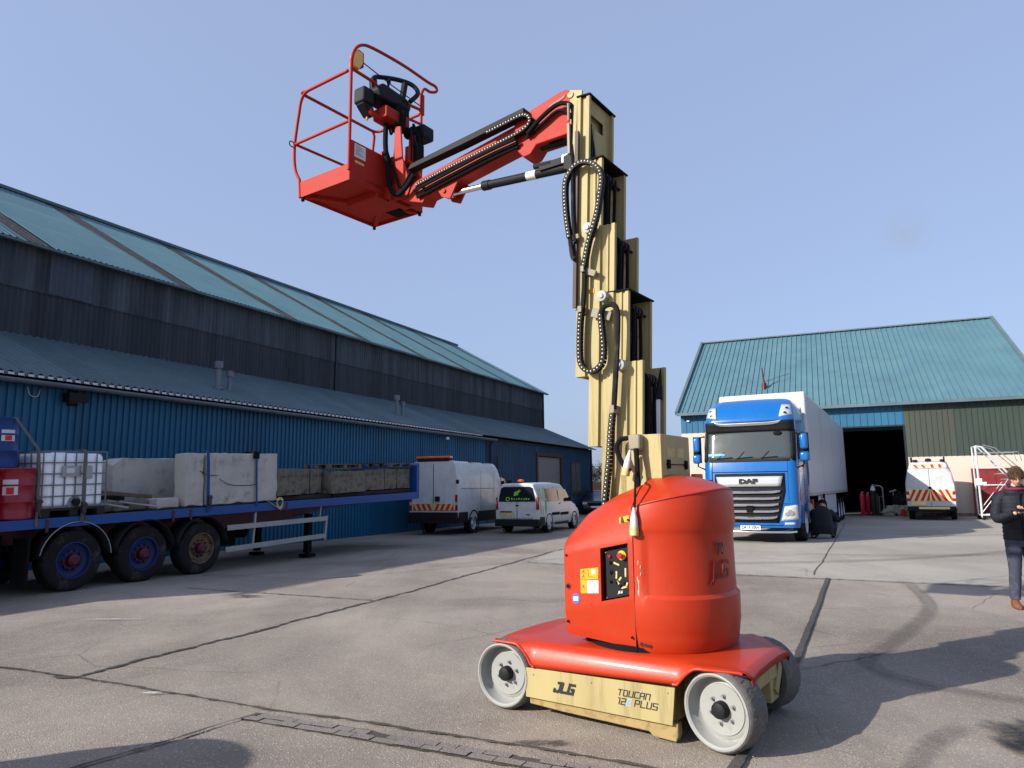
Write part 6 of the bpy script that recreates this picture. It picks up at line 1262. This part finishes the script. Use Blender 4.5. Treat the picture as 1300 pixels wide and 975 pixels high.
# dark car parked at the far end
def car(loc, rz):
    t = thing('parked_car', 'dark blue hatchback parked past the small white van, at the far end of the warehouse', 'car', loc, rz); rows = []
    for (y, zb, zt, hb, ht, r) in [(0, .35, .62, .72, .68, .08), (.1, .25, .82, .82, .74, .1), (1.0, .22, 1.0, .88, .76, .1), (1.5, .22, 1.22, .88, .62, .1), (2.1, .22, 1.44, .88, .58, .12), (3.2, .22, 1.44, .88, .56, .12), (3.9, .25, 1.1, .86, .6, .12), (4.1, .32, .8, .78, .65, .1)]:
        pr = [(hb * .94, zb), (hb, zb + .15), (hb, min(.86, zt - .05)), (hb - .05, min(.92, zt - .03)), (ht + .02, max(min(.92, zt - .02), zt - r)), (ht - r * .5, zt), (ht * .4, zt + .01)]
        rows.append([(-x, y, z) for x, z in pr] + [(x, y, z) for x, z in pr[::-1]])
    q = M(); q.grid(rows, True); q.add(rows[0], [tuple(range(14))]); q.add(rows[-1], [tuple(range(14))]); q.build('body', 'dark_blue_paint', t)
    quad(t, [(-.70, 1.12, 1.0), (.70, 1.12, 1.0), (.54, 1.98, 1.42), (-.54, 1.98, 1.42)], 'glass', 'windscreen', .01)
    for s_ in (-1, 1):
        quad(t, [(s_ * .86, 1.6, .96), (s_ * .86, 3.5, .96), (s_ * .62, 3.1, 1.38), (s_ * .62, 2.1, 1.38)], 'glass', 'side_window', .01 * s_); q = M(); q.box(s_ * .5, s_ * .78, -.0, .12, .62, .74); q.build('headlight', 'lens', t, bev=.02)
        for y in (.8, 3.4): wheel_x(t, s_ * .87, y, .31, s_, w=.2)
    q = M(); q.box(-.26, .26, -.03, .0, .42, .52); q.build('number_plate', 'plate_white', t); q = M(); q.box(-.45, .45, -.01, .06, .54, .70); q.build('grille', 'matt_black', t); return t
car((4.95, 43.4, 0), radians(-8))
# works van with red and yellow chevrons by the shed
SV = Vector((18.95, 32.6, 0)); SVA = radians(-31)
v3 = van('works_van', 'white works van with red and yellow chevrons across its rear doors, against the cream wall', SV, SVA, 5.6, 1.95, 2.66,
    [(0, .55, 2.40, .94, .72, .16), (.05, .50, 2.58, .97, .74, .18), (.3, .48, 2.66, .98, .78, .18), (3.5, .48, 2.68, .98, .8, .18), (4.3, .48, 2.2, .97, .78, .2), (4.9, .48, 1.5, .95, .8, .18), (5.6, .42, 1.1, .88, .78, .1)])
q = M(); q.box(-.95, .95, -.14, .05, .40, .62); q.box(-.98, .98, .05, 5.0, .40, .52); q.build('bumper', 'black_plastic', v3, bev=.02)
cv = quad(v3, [(-.93, -.008, .86), (.93, -.008, .86), (.90, -.008, 1.38), (-.90, -.008, 1.38)], 'yellow_pale' if 'yellow_pale' in MATS else 'faded_yellow', 'chevron_panel')
mat('chev_yellow', sr(232, 214, 150), .5, var=.04); cv.data.materials[0] = MATS['chev_yellow']
q = M()
for k in range(4):
    x = .05 + k * .25
    for s_ in (-1, 1):
        a = [(x, .865), (x + .13, .865), (x - .12, 1.375), (x - .25, 1.375)]; a = [(max(0.012, min(.89, p)), z) for p, z in a]; q.prism([(s_ * p, -.0125, z) for p, z in a], (0, -.003, 0))
q.build('red_chevron', 'signal_red', cv)
c2 = quad(v3, [(-.62, -.01, 2.36), (.62, -.01, 2.36), (.60, .03, 2.52), (-.60, .03, 2.52)], 'chev_yellow', 'top_chevron_panel'); q = M()
for x in (-.5, -.2, .12, .42): q.prism([(x, -.014, 2.365), (x + .12, -.014, 2.365), (x + .06 - (.06 if x < 0 else -.02), .022, 2.515), (x - .06 - (.06 if x < 0 else -.02), .022, 2.515)], (0, -.006, 0))
q.build('red_chevron', 'signal_red', c2)
q = M(); q.box(-.006, .006, -.013, 0, .62, 2.6); q.box(-.9, .9, -.012, -.0, 2.33, 2.34); q.cyl((0, -.06, 1.45), (0, 0, 1.45), .06, 12); q.build('door_gap', 'matt_black', v3)
q = M(); q.box(-.80, -.20, -.03, -.0, .66, .84); q.box(-.5, .7, -.16, -.12, .50, .60); q.build('number_plate', 'chev_yellow', v3)
for s_ in (-1, 1):
    q = M(); q.box(s_ * .84, s_ * .97, -.03, .06, .86, 1.30); t_ = q.build('tail_lamp', 'lamp_red', v3, bev=.02); q = M(); q.box(s_ * .85, s_ * .96, -.036, -.028, .98, 1.14); q.build('lens', 'lens', t_)
    wheel_x(v3, s_ * .96, 1.1, .35, s_, w=.24); wheel_x(v3, s_ * .96, 4.7, .35, s_, w=.24)
    q = M(); q.cyl((s_ * .65, .25, 2.62), (s_ * .65, .25, 2.86), .035, 8); q.lathe([(.1, 0), (.1, .08), (.04, .1)], (s_ * .58 if s_ > 0 else -.5, .2, 2.64), (0, 0, 1), 12); q.build('beacon', 'black_plastic', v3)
q = M(); q.lathe([(.13, 0), (.13, .09), (.05, .13)], (.02, .25, 2.66), (0, 0, 1), 14); q.build('beacon_base', 'black_plastic', v3)
# ------------------------------------------------------------------ people
mat('skin_tone', sr(196, 150, 128), .55, var=.06); mat('hair_brown', sr(88, 66, 50), .8, var=.35, scale=60, bump=.6, bscale=90)
mat('jacket_navy', sr(30, 31, 40), .65, var=.2, scale=14, spec=.25, bump=.5, bscale=24); mat('jeans', sr(50, 53, 68), .85, var=.15, scale=12, dirt=sr(84, 88, 104), dirt_amt=.25, dscale=9); mat('boot_brown', sr(112, 66, 44), .55, var=.12)
mat('hood_plum', sr(104, 34, 58), .8, var=.1); mat('work_black', sr(24, 25, 32), .8, var=.15)
def skin_mesh(verts, edges, root=0, sub=2):
    """verts [(co, rx, ry)] -> one continuous skinned surface, baked to a mesh"""
    me = bpy.data.meshes.new('tmp'); me.from_pydata([v[0] for v in verts], edges, []); o = bpy.data.objects.new('tmp', me); COL.objects.link(o)
    o.modifiers.new('k', 'SKIN'); sv = me.skin_vertices[0].data
    for i, v in enumerate(verts): sv[i].radius = (v[1], v[2]); sv[i].use_root = (i == root)
    d = o.modifiers.new('s', 'SUBSURF'); d.levels = sub; d.render_levels = sub
    bpy.context.view_layer.update(); r = bpy.data.meshes.new_from_object(o.evaluated_get(bpy.context.evaluated_depsgraph_get())); bpy.data.objects.remove(o); return r
def merge(name, meshes, m, parent, smooth=180):
    q = M()
    for me in meshes: q.add([v.co.copy() for v in me.vertices], [tuple(p.vertices) for p in me.polygons])
    return q.build(name, m, parent, smooth=smooth, fix=False)
def head_mesh(c, yaw, pitch, s=1.0):
    """a head with brow, nose, mouth, chin and ears; faces -y before turning"""
    rows = []; n, k = 22, 28
    for i in range(n + 1):
        t = pi * i / n; r = []
        for j in range(k):
            a = 2 * pi * j / k; x, y, z = .076 * sin(t) * sin(a), -.096 * sin(t) * cos(a), .118 * cos(t)
            if z < 0: x *= 1 + z * 2.2; y = y * (1 + z * .9) - (.012 if y < 0 else -.006) * (-z / .118)
            f = max(0, cos(a)) ** 3 if sin(t) > .2 else 0
            if f > 0:
                nose = math.exp(-((z + .018) / .022) ** 2) * math.exp(-(x / .012) ** 2) * .024 + math.exp(-((z - .012) / .03) ** 2) * math.exp(-(x / .009) ** 2) * .010
                brow = math.exp(-((z - .038) / .012) ** 2) * math.exp(-((abs(x) - .028) / .022) ** 2) * .006
                eye = -math.exp(-((z - .014) / .012) ** 2) * math.exp(-((abs(x) - .030) / .013) ** 2) * .011
                lip = math.exp(-((z + .055) / .007) ** 2) * math.exp(-(x / .022) ** 2) * .006 - math.exp(-((z + .0605) / .003) ** 2) * math.exp(-(x / .022) ** 2) * .006 + math.exp(-((z + .068) / .007) ** 2) * math.exp(-(x / .02) ** 2) * .006
                chin = math.exp(-((z + .095) / .016) ** 2) * math.exp(-(x / .022) ** 2) * .010; y -= (nose + brow + eye + lip + chin)
            r.append(Vector((x, y, z)))
        rows.append(r)
    q = M(); q.grid(rows, True)
    for s_ in (-1, 1): q.ball((s_ * .077, .008, -.004), (.010, .020, .032), 8, 6)
    R = Matrix.Rotation(yaw, 3, 'Z') @ Matrix.Rotation(pitch, 3, 'X'); q.v = [Vector(c) + R @ (v * s) for v in q.v]; return q, R
class _Me:
    pass
def as_mesh(q):
    me = bpy.data.meshes.new('t'); me.from_pydata([tuple(v) for v in q.v], [], q.f); return me
def hand(wrist, direc, palm_n, curl, side, s=1.0):
    """palm and five fingers; direc = along the fingers, palm_n = out of the palm, side = +1/-1 thumb side"""
    D = Vector(direc).normalized(); Nn = Vector(palm_n); Nn = (Nn - D * Nn.dot(D)).normalized(); T = D.cross(Nn) * side; W = Vector(wrist); out_ = []
    out_.append(skin_mesh([(W, .022 * s, .016 * s), (W + D * .035 * s, .032 * s, .015 * s), (W + D * .08 * s, .036 * s, .014 * s), (W + D * .09 * s, .034 * s, .012 * s)], [(0, 1), (1, 2), (2, 3)], 0, 1))
    for i, l in enumerate((.072, .08, .074, .058)):
        b = W + D * .078 * s + T * (.027 - .018 * i) * s; pts = [b]; a = curl * .4
        for k, f in enumerate((.45, .3, .25)): dr = D * cos(a) + Nn * sin(a); pts.append(pts[-1] + dr * l * f * s); a += curl
        out_.append(skin_mesh([(p, .0085 * s, .0085 * s) for p in pts[:-1]] + [(pts[-1], .007 * s, .007 * s)], [(0, 1), (1, 2), (2, 3)], 0, 1))
    b = W + D * .022 * s + T * .022 * s; p1 = b + (D * .5 + T * .7 + Nn * .35).normalized() * .035 * s; p2 = p1 + (D * .85 + T * .15 + Nn * .5).normalized() * .03 * s; p3 = p2 + (D * .9 + Nn * .45).normalized() * .024 * s
    out_.append(skin_mesh([(b, .012 * s, .012 * s), (p1, .011 * s, .011 * s), (p2, .010 * s, .010 * s), (p3, .008 * s, .008 * s)], [(0, 1), (1, 2), (2, 3)], 0, 1)); return out_
def hair(c, R, s, seed, m, parent, top=.6):
    rn = random.Random(seed); q = M(); rows = []
    for i in range(13):
        t = pi * i / 12 * .62; rows.append([Vector(c) + R @ (Vector((.087 * sin(t) * sin(a), -.102 * sin(t) * cos(a) * (1.0 if cos(a) < 0 else 1.0) + .012, .122 * cos(t) + .01 + (.02 if cos(a) > .3 and t > 1.2 else 0))) * s * (1 + rn.uniform(-.03, .03))) for a in [2 * pi * j / 22 for j in range(22)]])
    q.grid(rows, True)
    for _ in range(900):
        t, a = rn.uniform(.1, 1.55), rn.uniform(0, 2 * pi); p0 = Vector((.088 * sin(t) * sin(a), -.102 * sin(t) * cos(a) + .01, .125 * cos(t) + .008)); d = Vector((rn.uniform(-.5, .5), -.8 if cos(a) > 0 else .5, rn.uniform(-.9, .3))).normalized()
        p1 = p0 * 1.02 + d * .02; q.tube([Vector(c) + R @ (p0 * s), Vector(c) + R @ ((p0 * 1.05 + d * .015) * s), Vector(c) + R @ (p1 * s)], [.0035 * s, .0035 * s, .001 * s], 3)
    return q.build('hair', m, parent, smooth=180, fix=False)

# man walking toward the camera reading a phone; local +y is behind him, he faces -y
PM = Vector((6.73, 9.62, 0)); pa = radians(-22)
man = thing('person', 'person in dark puffer jacket and jeans looking down at a phone at the right edge', 'person', PM, pa)
hip = .94; Lk = (-.12, -.10, .50); Lf = (-.16, -.12, .09); Rk = (.13, .12, .52); Rf = (.12, .42, .14)
V_ = [((0, 0, .98), .11, .08), ((0, -.01, 1.15), .11, .08), ((0, -.01, 1.36), .12, .08), ((0, -.01, 1.46), .07, .06), ((0, -.03, 1.56), .055, .055), ((0, -.06, 1.63), .055, .055),
      ((-.10, 0, .93), .085, .085), (Lk, .055, .06), (Lf, .038, .042), ((-.16, -.22, .05), .035, .03), ((.10, 0, .93), .085, .085), (Rk, .055, .06), (Rf, .038, .042), ((.12, .38, .05), .035, .03),
      ((-.17, -.0, 1.41), .045, .045), ((-.25, -.03, 1.17), .036, .036), ((-.06, -.24, 1.22), .026, .026), ((.17, -.0, 1.41), .045, .045), ((.25, -.03, 1.17), .036, .036), ((.06, -.24, 1.24), .028, .028)]
E_ = [(0, 1), (1, 2), (2, 3), (3, 4), (4, 5), (0, 6), (6, 7), (7, 8), (8, 9), (0, 10), (10, 11), (11, 12), (12, 13), (3, 14), (14, 15), (15, 16), (3, 17), (17, 18), (18, 19)]
hq, HR = head_mesh((0, -.115, 1.685), radians(-4), radians(27), 1.0)
parts_ = [skin_mesh(V_, E_), as_mesh(hq)] + hand((-.055, -.245, 1.225), (.75, -.55, .15), (0, -.3, 1), .55, -1) + hand((.06, -.245, 1.245), (-.75, -.45, .25), (.1, .3, 1), .5, 1)
merge('body', parts_, 'skin_tone', man)
hair((0, -.115, 1.685), HR, 1.03, 4, 'hair_brown', man)
# padded jacket: ringed torso and sleeves
def padded(path, n, amp=.06):
    P = smooth_path([p[0] for p in path], n); m_ = len(path) - 1; rows = []; res = []
    for i, p in enumerate(P):
        t = i / n; j = min(int(t), m_ - 1); f = t - j; rx = lerp(path[j][1], path[min(j + 1, m_)][1], f); ry = lerp(path[j][2], path[min(j + 1, m_)][2], f); res.append((p, rx * (1 + amp * abs(sin(i * pi / 2.5)) - amp / 2), ry * (1 + amp * abs(sin(i * pi / 2.5)) - amp / 2)))
    return res
def ringed(q, res, seg=24, sup=2.6):
    rows = []; prev = Vector((1, 0, 0))
    for i, (p, rx, ry) in enumerate(res):
        d = (res[min(i + 1, len(res) - 1)][0] - res[max(i - 1, 0)][0]).normalized(); a = (prev - d * prev.dot(d)).normalized(); b = d.cross(a); prev = a; rw = []
        for k in range(seg):
            g = 2 * pi * k / seg; kx = (abs(cos(g)) ** sup + abs(sin(g)) ** sup) ** (-1 / sup); rw.append(p + a * (rx * kx * cos(g)) + b * (ry * kx * sin(g)))
        rows.append(rw)
    q.grid(rows, True); n_ = seg; q.add(rows[0], [tuple(range(seg))]); q.add(rows[-1], [tuple(range(seg))])
q = M(); ringed(q, padded([(Vector((0, 0, .86)), .188, .14), (Vector((0, 0, 1.0)), .185, .14), (Vector((0, -.01, 1.18)), .19, .145), (Vector((0, -.01, 1.36)), .20, .145), (Vector((0, 0, 1.46)), .175, .12), (Vector((0, -.015, 1.53)), .105, .10), (Vector((0, -.03, 1.58)), .085, .085)], 8, .07), 32)
for s_ in (-1, 1): ringed(q, padded([(Vector((s_ * .12, 0, 1.45)), .08, .08), (Vector((s_ * .195, 0, 1.38)), .08, .08), (Vector((s_ * .245, -.01, 1.17)), .07, .07), (Vector((s_ * .19, -.12, 1.155)), .066, .066), (Vector((s_ * .09, -.225, 1.205)), .052, .052)], 7, .10), 18, 2.1)
jk = q.build('jacket', 'jacket_navy', man, smooth=70)
q = M(); q.box(-.004, .004, -.178, -.155, .88, 1.5); q.build('zip', 'matt_black', jk); q = M(); q.box(.10, .15, -.183, -.170, 1.375, 1.385); q.build('logo', 'label_white', jk)
q = M(); q.bar((-.16, -.165, 1.02), (-.05, -.175, 1.02), .006, .015, (0, 1, 0)); q.bar((.05, -.175, 1.02), (.16, -.165, 1.02), .006, .015, (0, 1, 0)); q.build('pocket', 'matt_black', jk)
q = M(); rows = []
for i in range(7):
    t = i / 6; rows.append([Vector(((.085 + .035 * sin(pi * t)) * cos(g), -.02 + (.085 + .035 * sin(pi * t)) * sin(g) + (.03 * t if sin(g) > 0 else 0), 1.50 + .075 * t + (.03 if sin(g) > 0 else -.02) * t)) for g in [2 * pi * k / 22 for k in range(22)]])
q.grid(rows, True); q.build('hood', 'hood_plum', jk, solid=.012)
q = M(); ringed(q, padded([(Vector((0, 0, .78)), .165, .125), (Vector((0, 0, .92)), .175, .13)], 3, 0), 24)
for kn, ft, s_ in ((Lk, Lf, -1), (Rk, Rf, 1)): ringed(q, padded([(Vector((s_ * .085, 0, .90)), .10, .115), (Vector((s_ * .10, lerp(0, kn[1], .5), .72)), .092, .10), (Vector(kn), .072, .078), (Vector(kn).lerp(Vector(ft), .5), .066, .07), (Vector(ft) + Vector((0, 0, .02)), .058, .06)], 6, .07), 20, 2.1)
q.build('jeans', 'jeans', man, smooth=70)
for ft, tl_ in ((Lf, 0), (Rf, .45)):
    q = M(); rows = []
    for i, (y, w_, h_, z) in enumerate(((.08, .028, .045, .06), (.06, .042, .085, .05), (0, .046, .10, .05), (-.06, .05, .065, .04), (-.12, .053, .045, .034), (-.17, .045, .034, .03), (-.195, .02, .022, .026))):
        rows.append([Vector((w_ * cos(g), y, max(.0, z + h_ * sin(g)))) for g in [2 * pi * k / 16 for k in range(16)]])
    q.grid(rows, True); q.add(rows[0], [tuple(range(16))]); q.add(rows[-1], [tuple(range(16))]); q.build('boot', 'boot_brown', man, loc=(ft[0], ft[1], ft[2] - .09), rot=(-tl_, 0, 0))
PMx = lambda x, y, z: PM + Vector((cos(pa) * x - sin(pa) * y, sin(pa) * x + cos(pa) * y, z))
q = M(); q.box(-.075, .075, -.038, .038, -.004, .004); o = q.build('phone', 'matt_black', loc=PMx(.0, -.31, 1.265), rot=(radians(28), radians(-6), pa), bev=.003); tag(o, 'black phone held in both hands of the standing person', 'phone')

# mechanic crouched behind the lorry's front wheel, back to the camera
MC = Vector((9.55, 22.3, 0)); ma = radians(150)
mc = thing('person', 'person in dark overalls crouching beside the lorry, back towards the camera', 'person', MC, ma)
V_ = [((0, .18, .30), .15, .15), ((0, .14, .50), .16, .14), ((0, .04, .72), .17, .13), ((0, -.08, .86), .10, .09), ((0, -.13, .93), .055, .055), ((0, -.16, .98), .05, .05),
      ((-.13, .12, .28), .10, .10), ((-.22, -.26, .42), .07, .07), ((-.20, -.14, .10), .05, .05), ((-.20, -.28, .05), .04, .035), ((.13, .12, .28), .10, .10), ((.22, -.22, .12), .07, .07), ((.20, .16, .08), .05, .05), ((.20, .30, .06), .035, .035),
      ((-.20, -.04, .80), .06, .06), ((-.27, -.16, .58), .045, .045), ((-.16, -.40, .60), .03, .03), ((.20, -.04, .80), .06, .06), ((.27, -.18, .58), .045, .045), ((.16, -.42, .62), .03, .03)]
hq, HR = head_mesh((0, -.22, 1.03), 0, radians(35), 1.0)
merge('body', [skin_mesh(V_, E_), as_mesh(hq)] + hand((-.16, -.40, .60), (.1, -1, .1), (0, 0, -1), .5, 1) + hand((.16, -.42, .62), (-.1, -1, .1), (0, 0, -1), .5, -1), 'skin_tone', mc); hair((0, -.22, 1.03), HR, 1.04, 9, 'work_black', mc)
q = M(); rows = []
ringed(q, padded([(Vector((0, .22, .14)), .24, .20), (Vector((0, .20, .34)), .27, .24), (Vector((0, .12, .56)), .24, .21), (Vector((0, .0, .78)), .22, .17), (Vector((0, -.11, .92)), .10, .09)], 7, .03), 28)
for s_ in (-1, 1): ringed(q, padded([(Vector((s_ * .16, 0, .82)), .09, .09), (Vector((s_ * .26, -.08, .68)), .08, .08), (Vector((s_ * .27, -.22, .58)), .07, .07), (Vector((s_ * .17, -.38, .60)), .05, .05)], 6, .06), 16, 2.1)
q.build('coat', 'work_black', mc, smooth=70); q = M()
ringed(q, padded([(Vector((-.13, .10, .28)), .12, .12), (Vector((-.20, -.10, .40)), .11, .11), (Vector((-.22, -.27, .42)), .09, .09), (Vector((-.21, -.20, .22)), .075, .08), (Vector((-.20, -.14, .10)), .065, .07)], 5, .04), 16, 2.1); ringed(q, padded([(Vector((.13, .10, .26)), .12, .12), (Vector((.20, -.08, .18)), .11, .10), (Vector((.22, -.22, .10)), .09, .085), (Vector((.22, .0, .08)), .075, .07), (Vector((.20, .18, .08)), .065, .06)], 5, .04), 16, 2.1); q.build('trousers', 'work_black', mc, smooth=70)
for x, y, rr in ((-.20, -.16, 0), (.20, .22, 0)): q = M(); q.ball((x, y - .06, .045), (.05, .14, .05), 12, 8); q.build('boot', 'matt_black', mc)

mc.scale = (1.25, 1.15, 1.0)
# ------------------------------------------------------------------ around the shed doorway
def P(x, y, z=0): return spt(x, y, z)
mat('gas_red', sr(190, 30, 60), .4, var=.08, coat=.3); mat('gas_black', sr(30, 34, 36), .4, var=.1); mat('junk_pale', sr(160, 158, 140), .6, var=.2, scale=6)
def bottle(x, y, m, h, r, label, shoulder='label_white'):
    t = thing('gas_bottle', label, 'gas bottle', P(x, y, .016), SA, 'gas bottles at the shed door'); q = M(); q.lathe([(r * .9, 0), (r, .03), (r, h * .8)], (0, 0, 0), (0, 0, 1), 20); q.build('cylinder', m, t)
    q = M(); q.lathe([(r, h * .8), (r * .95, h * .86), (r * .6, h * .93), (r * .25, h * .95)], (0, 0, 0), (0, 0, 1), 20); q.build('shoulder', shoulder, t); q = M(); q.cyl((0, 0, h * .94), (0, 0, h), .025, 8); q.cyl((-.03, 0, h * .98), (.08, 0, h * .98), .018, 8); q.build('valve', 'steel', t); return t
bottle(9.35, .3, 'gas_red', 1.25, .12, 'left red gas bottle just inside the dark shed doorway', 'gas_red'); bottle(9.62, .5, 'gas_red', 1.2, .11, 'red gas bottle directly behind and right of the other red one', 'gas_red'); bottle(9.88, .1, 'gas_black', 1.62, .125, 'tall dark gas bottle with white shoulder by the shed doorway')
q = M(); q.tube(smooth_path([(0, 0, 0), (0, 0, 1.2), (-.03, 0, 1.45), (-.18, 0, 1.55), (-.38, 0, 1.53)]), .035, 10); q.box(-.12, .12, -.1, .1, 0, .06); q.tube([(0, 0, 1.0), (-.2, 0, 1.0), (-.2, 0, .1)], .02, 6); o = q.build('bottle_trolley', 'galv', loc=P(10.35, .2, .016), rot=(0, 0, SA)); tag(o, 'white bent tube trolley frame right of the tall dark gas bottle', 'trolley')
q = M(); q.box(-.2, .2, -.2, .2, 0, .5); q.box(-.16, .16, -.22, -.19, .1, .45); q.box(-.12, .12, -.1, .1, .5, 1.15); q.cyl((-.05, -.11, .9), (-.05, -.15, .9), .05, 10); q.tube(smooth_path([(0, -.2, .3), (.25, -.3, .1), (.4, -.1, .3), (.2, 0, .6)]), .02, 6); o = q.build('welding_set', 'wall_olive', loc=P(10.0, .7, .016), rot=(0, 0, SA), bev=.02); tag(o, 'small welding set standing behind the gas bottles in the doorway', 'machine')
q = M(); q.cyl((0, 0, 0), (0, 0, 1.25), .035, 8); q.cyl((-.2, 0, 1.2), (.15, 0, 1.3), .05, 10); q.lathe([(.16, 0), (.16, .04), (.03, .06)], (0, 0, 0), (0, 0, 1), 14); o = q.build('axle_stand', 'galv', loc=P(11.0 - .02, 2.2, .016), rot=(0, 0, SA)); tag(o, 'thin grey stand with a short bar on top in the shed doorway', 'stand')
rn = random.Random(12)
names = ['engine part', 'gearbox part', 'pipe bundle', 'bracket', 'casing', 'pump', 'drum brake']
look = ['pale lumpy engine block at the left end of the scrap heap in the doorway', 'pale finned casting second from the left in the scrap heap', 'pale round pump housing in the middle of the scrap heap', 'pale upright flanged casing right of the middle of the scrap heap', 'pale squat gearbox casing near the right end of the scrap heap', 'pale tilted casing at the back of the scrap heap', 'small pale hub lying at the very front of the scrap heap', 'dark tall engine standing at the right behind the scrap heap', 'dark axle end leaning right beside the works van']
for i, lb in enumerate(look):
    dark = i >= 7; x = 10.45 + (i % 7) * .20 + (.1 if i < 7 else 0); y = -.25 + (i % 3) * .45; s_ = .34 if not dark else .46; z = .016 + (.0 if i not in (3, 5) else .0)
    if dark: x = 11.15 + (i - 7) * .3; y = .9
    t = thing('engine_part', lb, 'scrap', P(x, y, z), SA + rn.uniform(-.6, .6), 'scrap heap in the shed doorway'); q = M(); q.box(-s_ * .7, s_ * .7, -s_ * .6, s_ * .6, 0, s_ * (1.1 if not dark else 2.2)); q.cyl((-s_ * .9, 0, s_ * .6), (s_ * .9, 0, s_ * .6), s_ * .38, 12); q.lathe([(s_ * .4, 0), (s_ * .5, s_ * .1), (s_ * .35, s_ * .5)], (s_ * .1, 0, s_ * (1.05 if not dark else 2.1)), (rn.uniform(-.4, .4), rn.uniform(-.4, .2), 1), 10)
    q.build('casting', 'junk_pale' if not dark else 'rubber', t, bev=.03, smooth=30); q = M()
    for k in range(6): a = 2 * pi * k / 6; q.cyl((s_ * .3 * cos(a), s_ * .3 * sin(a), s_ * .9), (s_ * .34 * cos(a), s_ * .34 * sin(a), s_ * (1.5 if not dark else 2.6)), s_ * .07, 6)
    q.tube(smooth_path([(-s_ * .6, -s_ * .6, s_ * .3), (0, -s_ * .9, s_ * .7), (s_ * .7, -s_ * .6, s_ * .5)]), s_ * .08, 6); q.build('pipework', 'galv' if not dark else 'matt_black', t)
q = M(); q.lathe([(.10, 0), (.10, .32), (.04, .38)], (0, 0, 0), (0, 0, 1), 14); o = q.build('red_canister', 'signal_red', loc=P(11.15, -.75, .006)); tag(o, 'small red canister at the foot of the scrap heap', 'canister')
q = M(); q.lathe([(.10, 0), (.10, .32), (.04, .38)], (0, 0, 0), (0, 0, 1), 14); o = q.build('green_canister', 'leaf_green', loc=P(11.45, -.7, .006)); tag(o, 'small green canister beside the red canister at the scrap heap', 'canister')

# mobile warehouse steps
ST = Vector((21.0, 32.3, 0)); sa = radians(-24)
stp = thing('mobile_steps', 'tall white tubular mobile steps in front of the dark red door', 'steps', ST, sa)
q = M(); r_ = .034
for y in (0, .9):
    q.tube([(0, y, .1), (0, y, 3.3)], r_ * (1.3 if y == 0 else 1), 8); q.tube([(0, y, 3.3), (.25, y, 3.25), (2.6, y, .12)], r_ * (1.3 if y == 0 else .9), 8); q.tube([(0, y, .22), (2.6, y, .22)], r_, 8); q.tube([(0, y, 1.55), (1.55, y, 1.55)], r_ * .9, 8)
q.tube([(0, 0, .22), (0, .9, .22)], r_, 8); q.tube([(0, 0, 3.3), (0, .9, 3.3)], r_ * .8, 8); q.tube([(2.6, 0, .22), (2.6, .9, .22)], r_, 8); q.tube([(0, 0, 2.3), (.95, 0, 2.3)], r_ * .5, 8)
q.build('frame', 'white_paint', stp); q = M()
for i in range(9): t = i / 9; x, z = 2.5 - 2.05 * t, .32 + 2.2 * t; q.box(x - .14, x + .12, .03, .87, z, z + .04)
q.build('tread', 'galv', stp); q = M()
for y in (0, .9): q.tube([(.3, y, 3.35), (.75, y, 3.2), (2.75, y, 1.0), (2.65, y, .5)], .022, 6); q.tube([(.0, y, 3.0), (1.6, y, 3.0), (1.7, y, 2.6)], .02, 6); q.tube([(0, y, .3), (1.2, y, 1.9), (1.55, y, 1.9)], .02, 6)
q.build('handrail', 'galv', stp); q = M()
for x in (.05, 2.55):
    for y in (0, .9): q.cyl((x, y - .04, .10), (x, y + .04, .10), .10, 14)
q.build('castor', 'matt_black', stp); q = M(); q.box(-.12, .12, -.07, -.05, 1.55, 1.85); q.build('notice_plate', 'label_white', stp)
# red door leaf leaning by the wall and bits in front of it
rd_ = thing('red_door_leaf', 'dark red steel door leaf standing against the cream shed wall behind the mobile steps', 'door', P(14.35, -.3, 0), SA)
q = M(); q.box(0, 1.95, 0, .08, .05, 2.38); q.build('panel', 'red_door', rd_, bev=.02); q = M(); q.box(0, .05, -.03, 0, .05, 2.38); q.box(1.9, 1.95, -.03, 0, .05, 2.38); q.box(.05, 1.9, -.03, 0, 2.3, 2.38); q.box(.95, 1.0, -.03, 0, .05, 2.3); q.box(.05, .95, -.028, 0, 1.1, 1.16); q.box(1.0, 1.9, -.028, 0, 1.1, 1.16); q.build('frame', 'red_door', rd_)
q = M(); q.box(.42, .6, -.04, 0, 1.5, 1.7); q.build('notice', 'label_white', rd_)
q = M(); q.tube(smooth_path([(0, 0, 0), (-.1, 0, .7), (.1, 0, 1.3), (.7, 0, 1.5), (1.5, .1, 1.25), (1.9, .1, .6)]), .03, 8)
for k in range(9): q.tube([(.2 + k * .2, 0, .05), (.1 + k * .2, .05, 1.15)], .014, 5)
for z in (.3, .7, 1.1): q.tube([(0, .0, z), (1.9, .05, z - .02)], .014, 5)
o = q.build('mesh_cage', 'maroon', loc=P(14.6, -.75, 0), rot=(0, 0, SA)); tag(o, 'low dark red mesh cage in front of the red door leaf', 'cage')

# lift-shaped stand-in added out of view to cast the lower left shadow
oc = thing('shadow_caster', 'invented lift shape with a rounded cover, added outside the view to cast the lower left shadow', 'boom lift', (-5.05, 3.0, 0), radians(25))
q = M(); q.lathe([(.55, .5), (.58, .7), (.57, 1.4), (.5, 1.65), (.3, 1.75), (0, 1.78)], (0, 0, 0), (0, 0, 1), 32); q.build('counterweight_cover', 'red_paint', oc); q = M(); q.box(-1.1, .8, -.58, .58, .2, .5); q.box(-1.5, -.5, -.25, .25, .5, 1.95); q.build('chassis', 'cream_paint', oc, bev=.03)
for x in (-.8, .5):
    for y in (-.6, .6): q = M(); q.cyl((x, y - .1, .24), (x, y + .1, .24), .24, 28); q.build('wheel', 'dusty_tyre', oc)
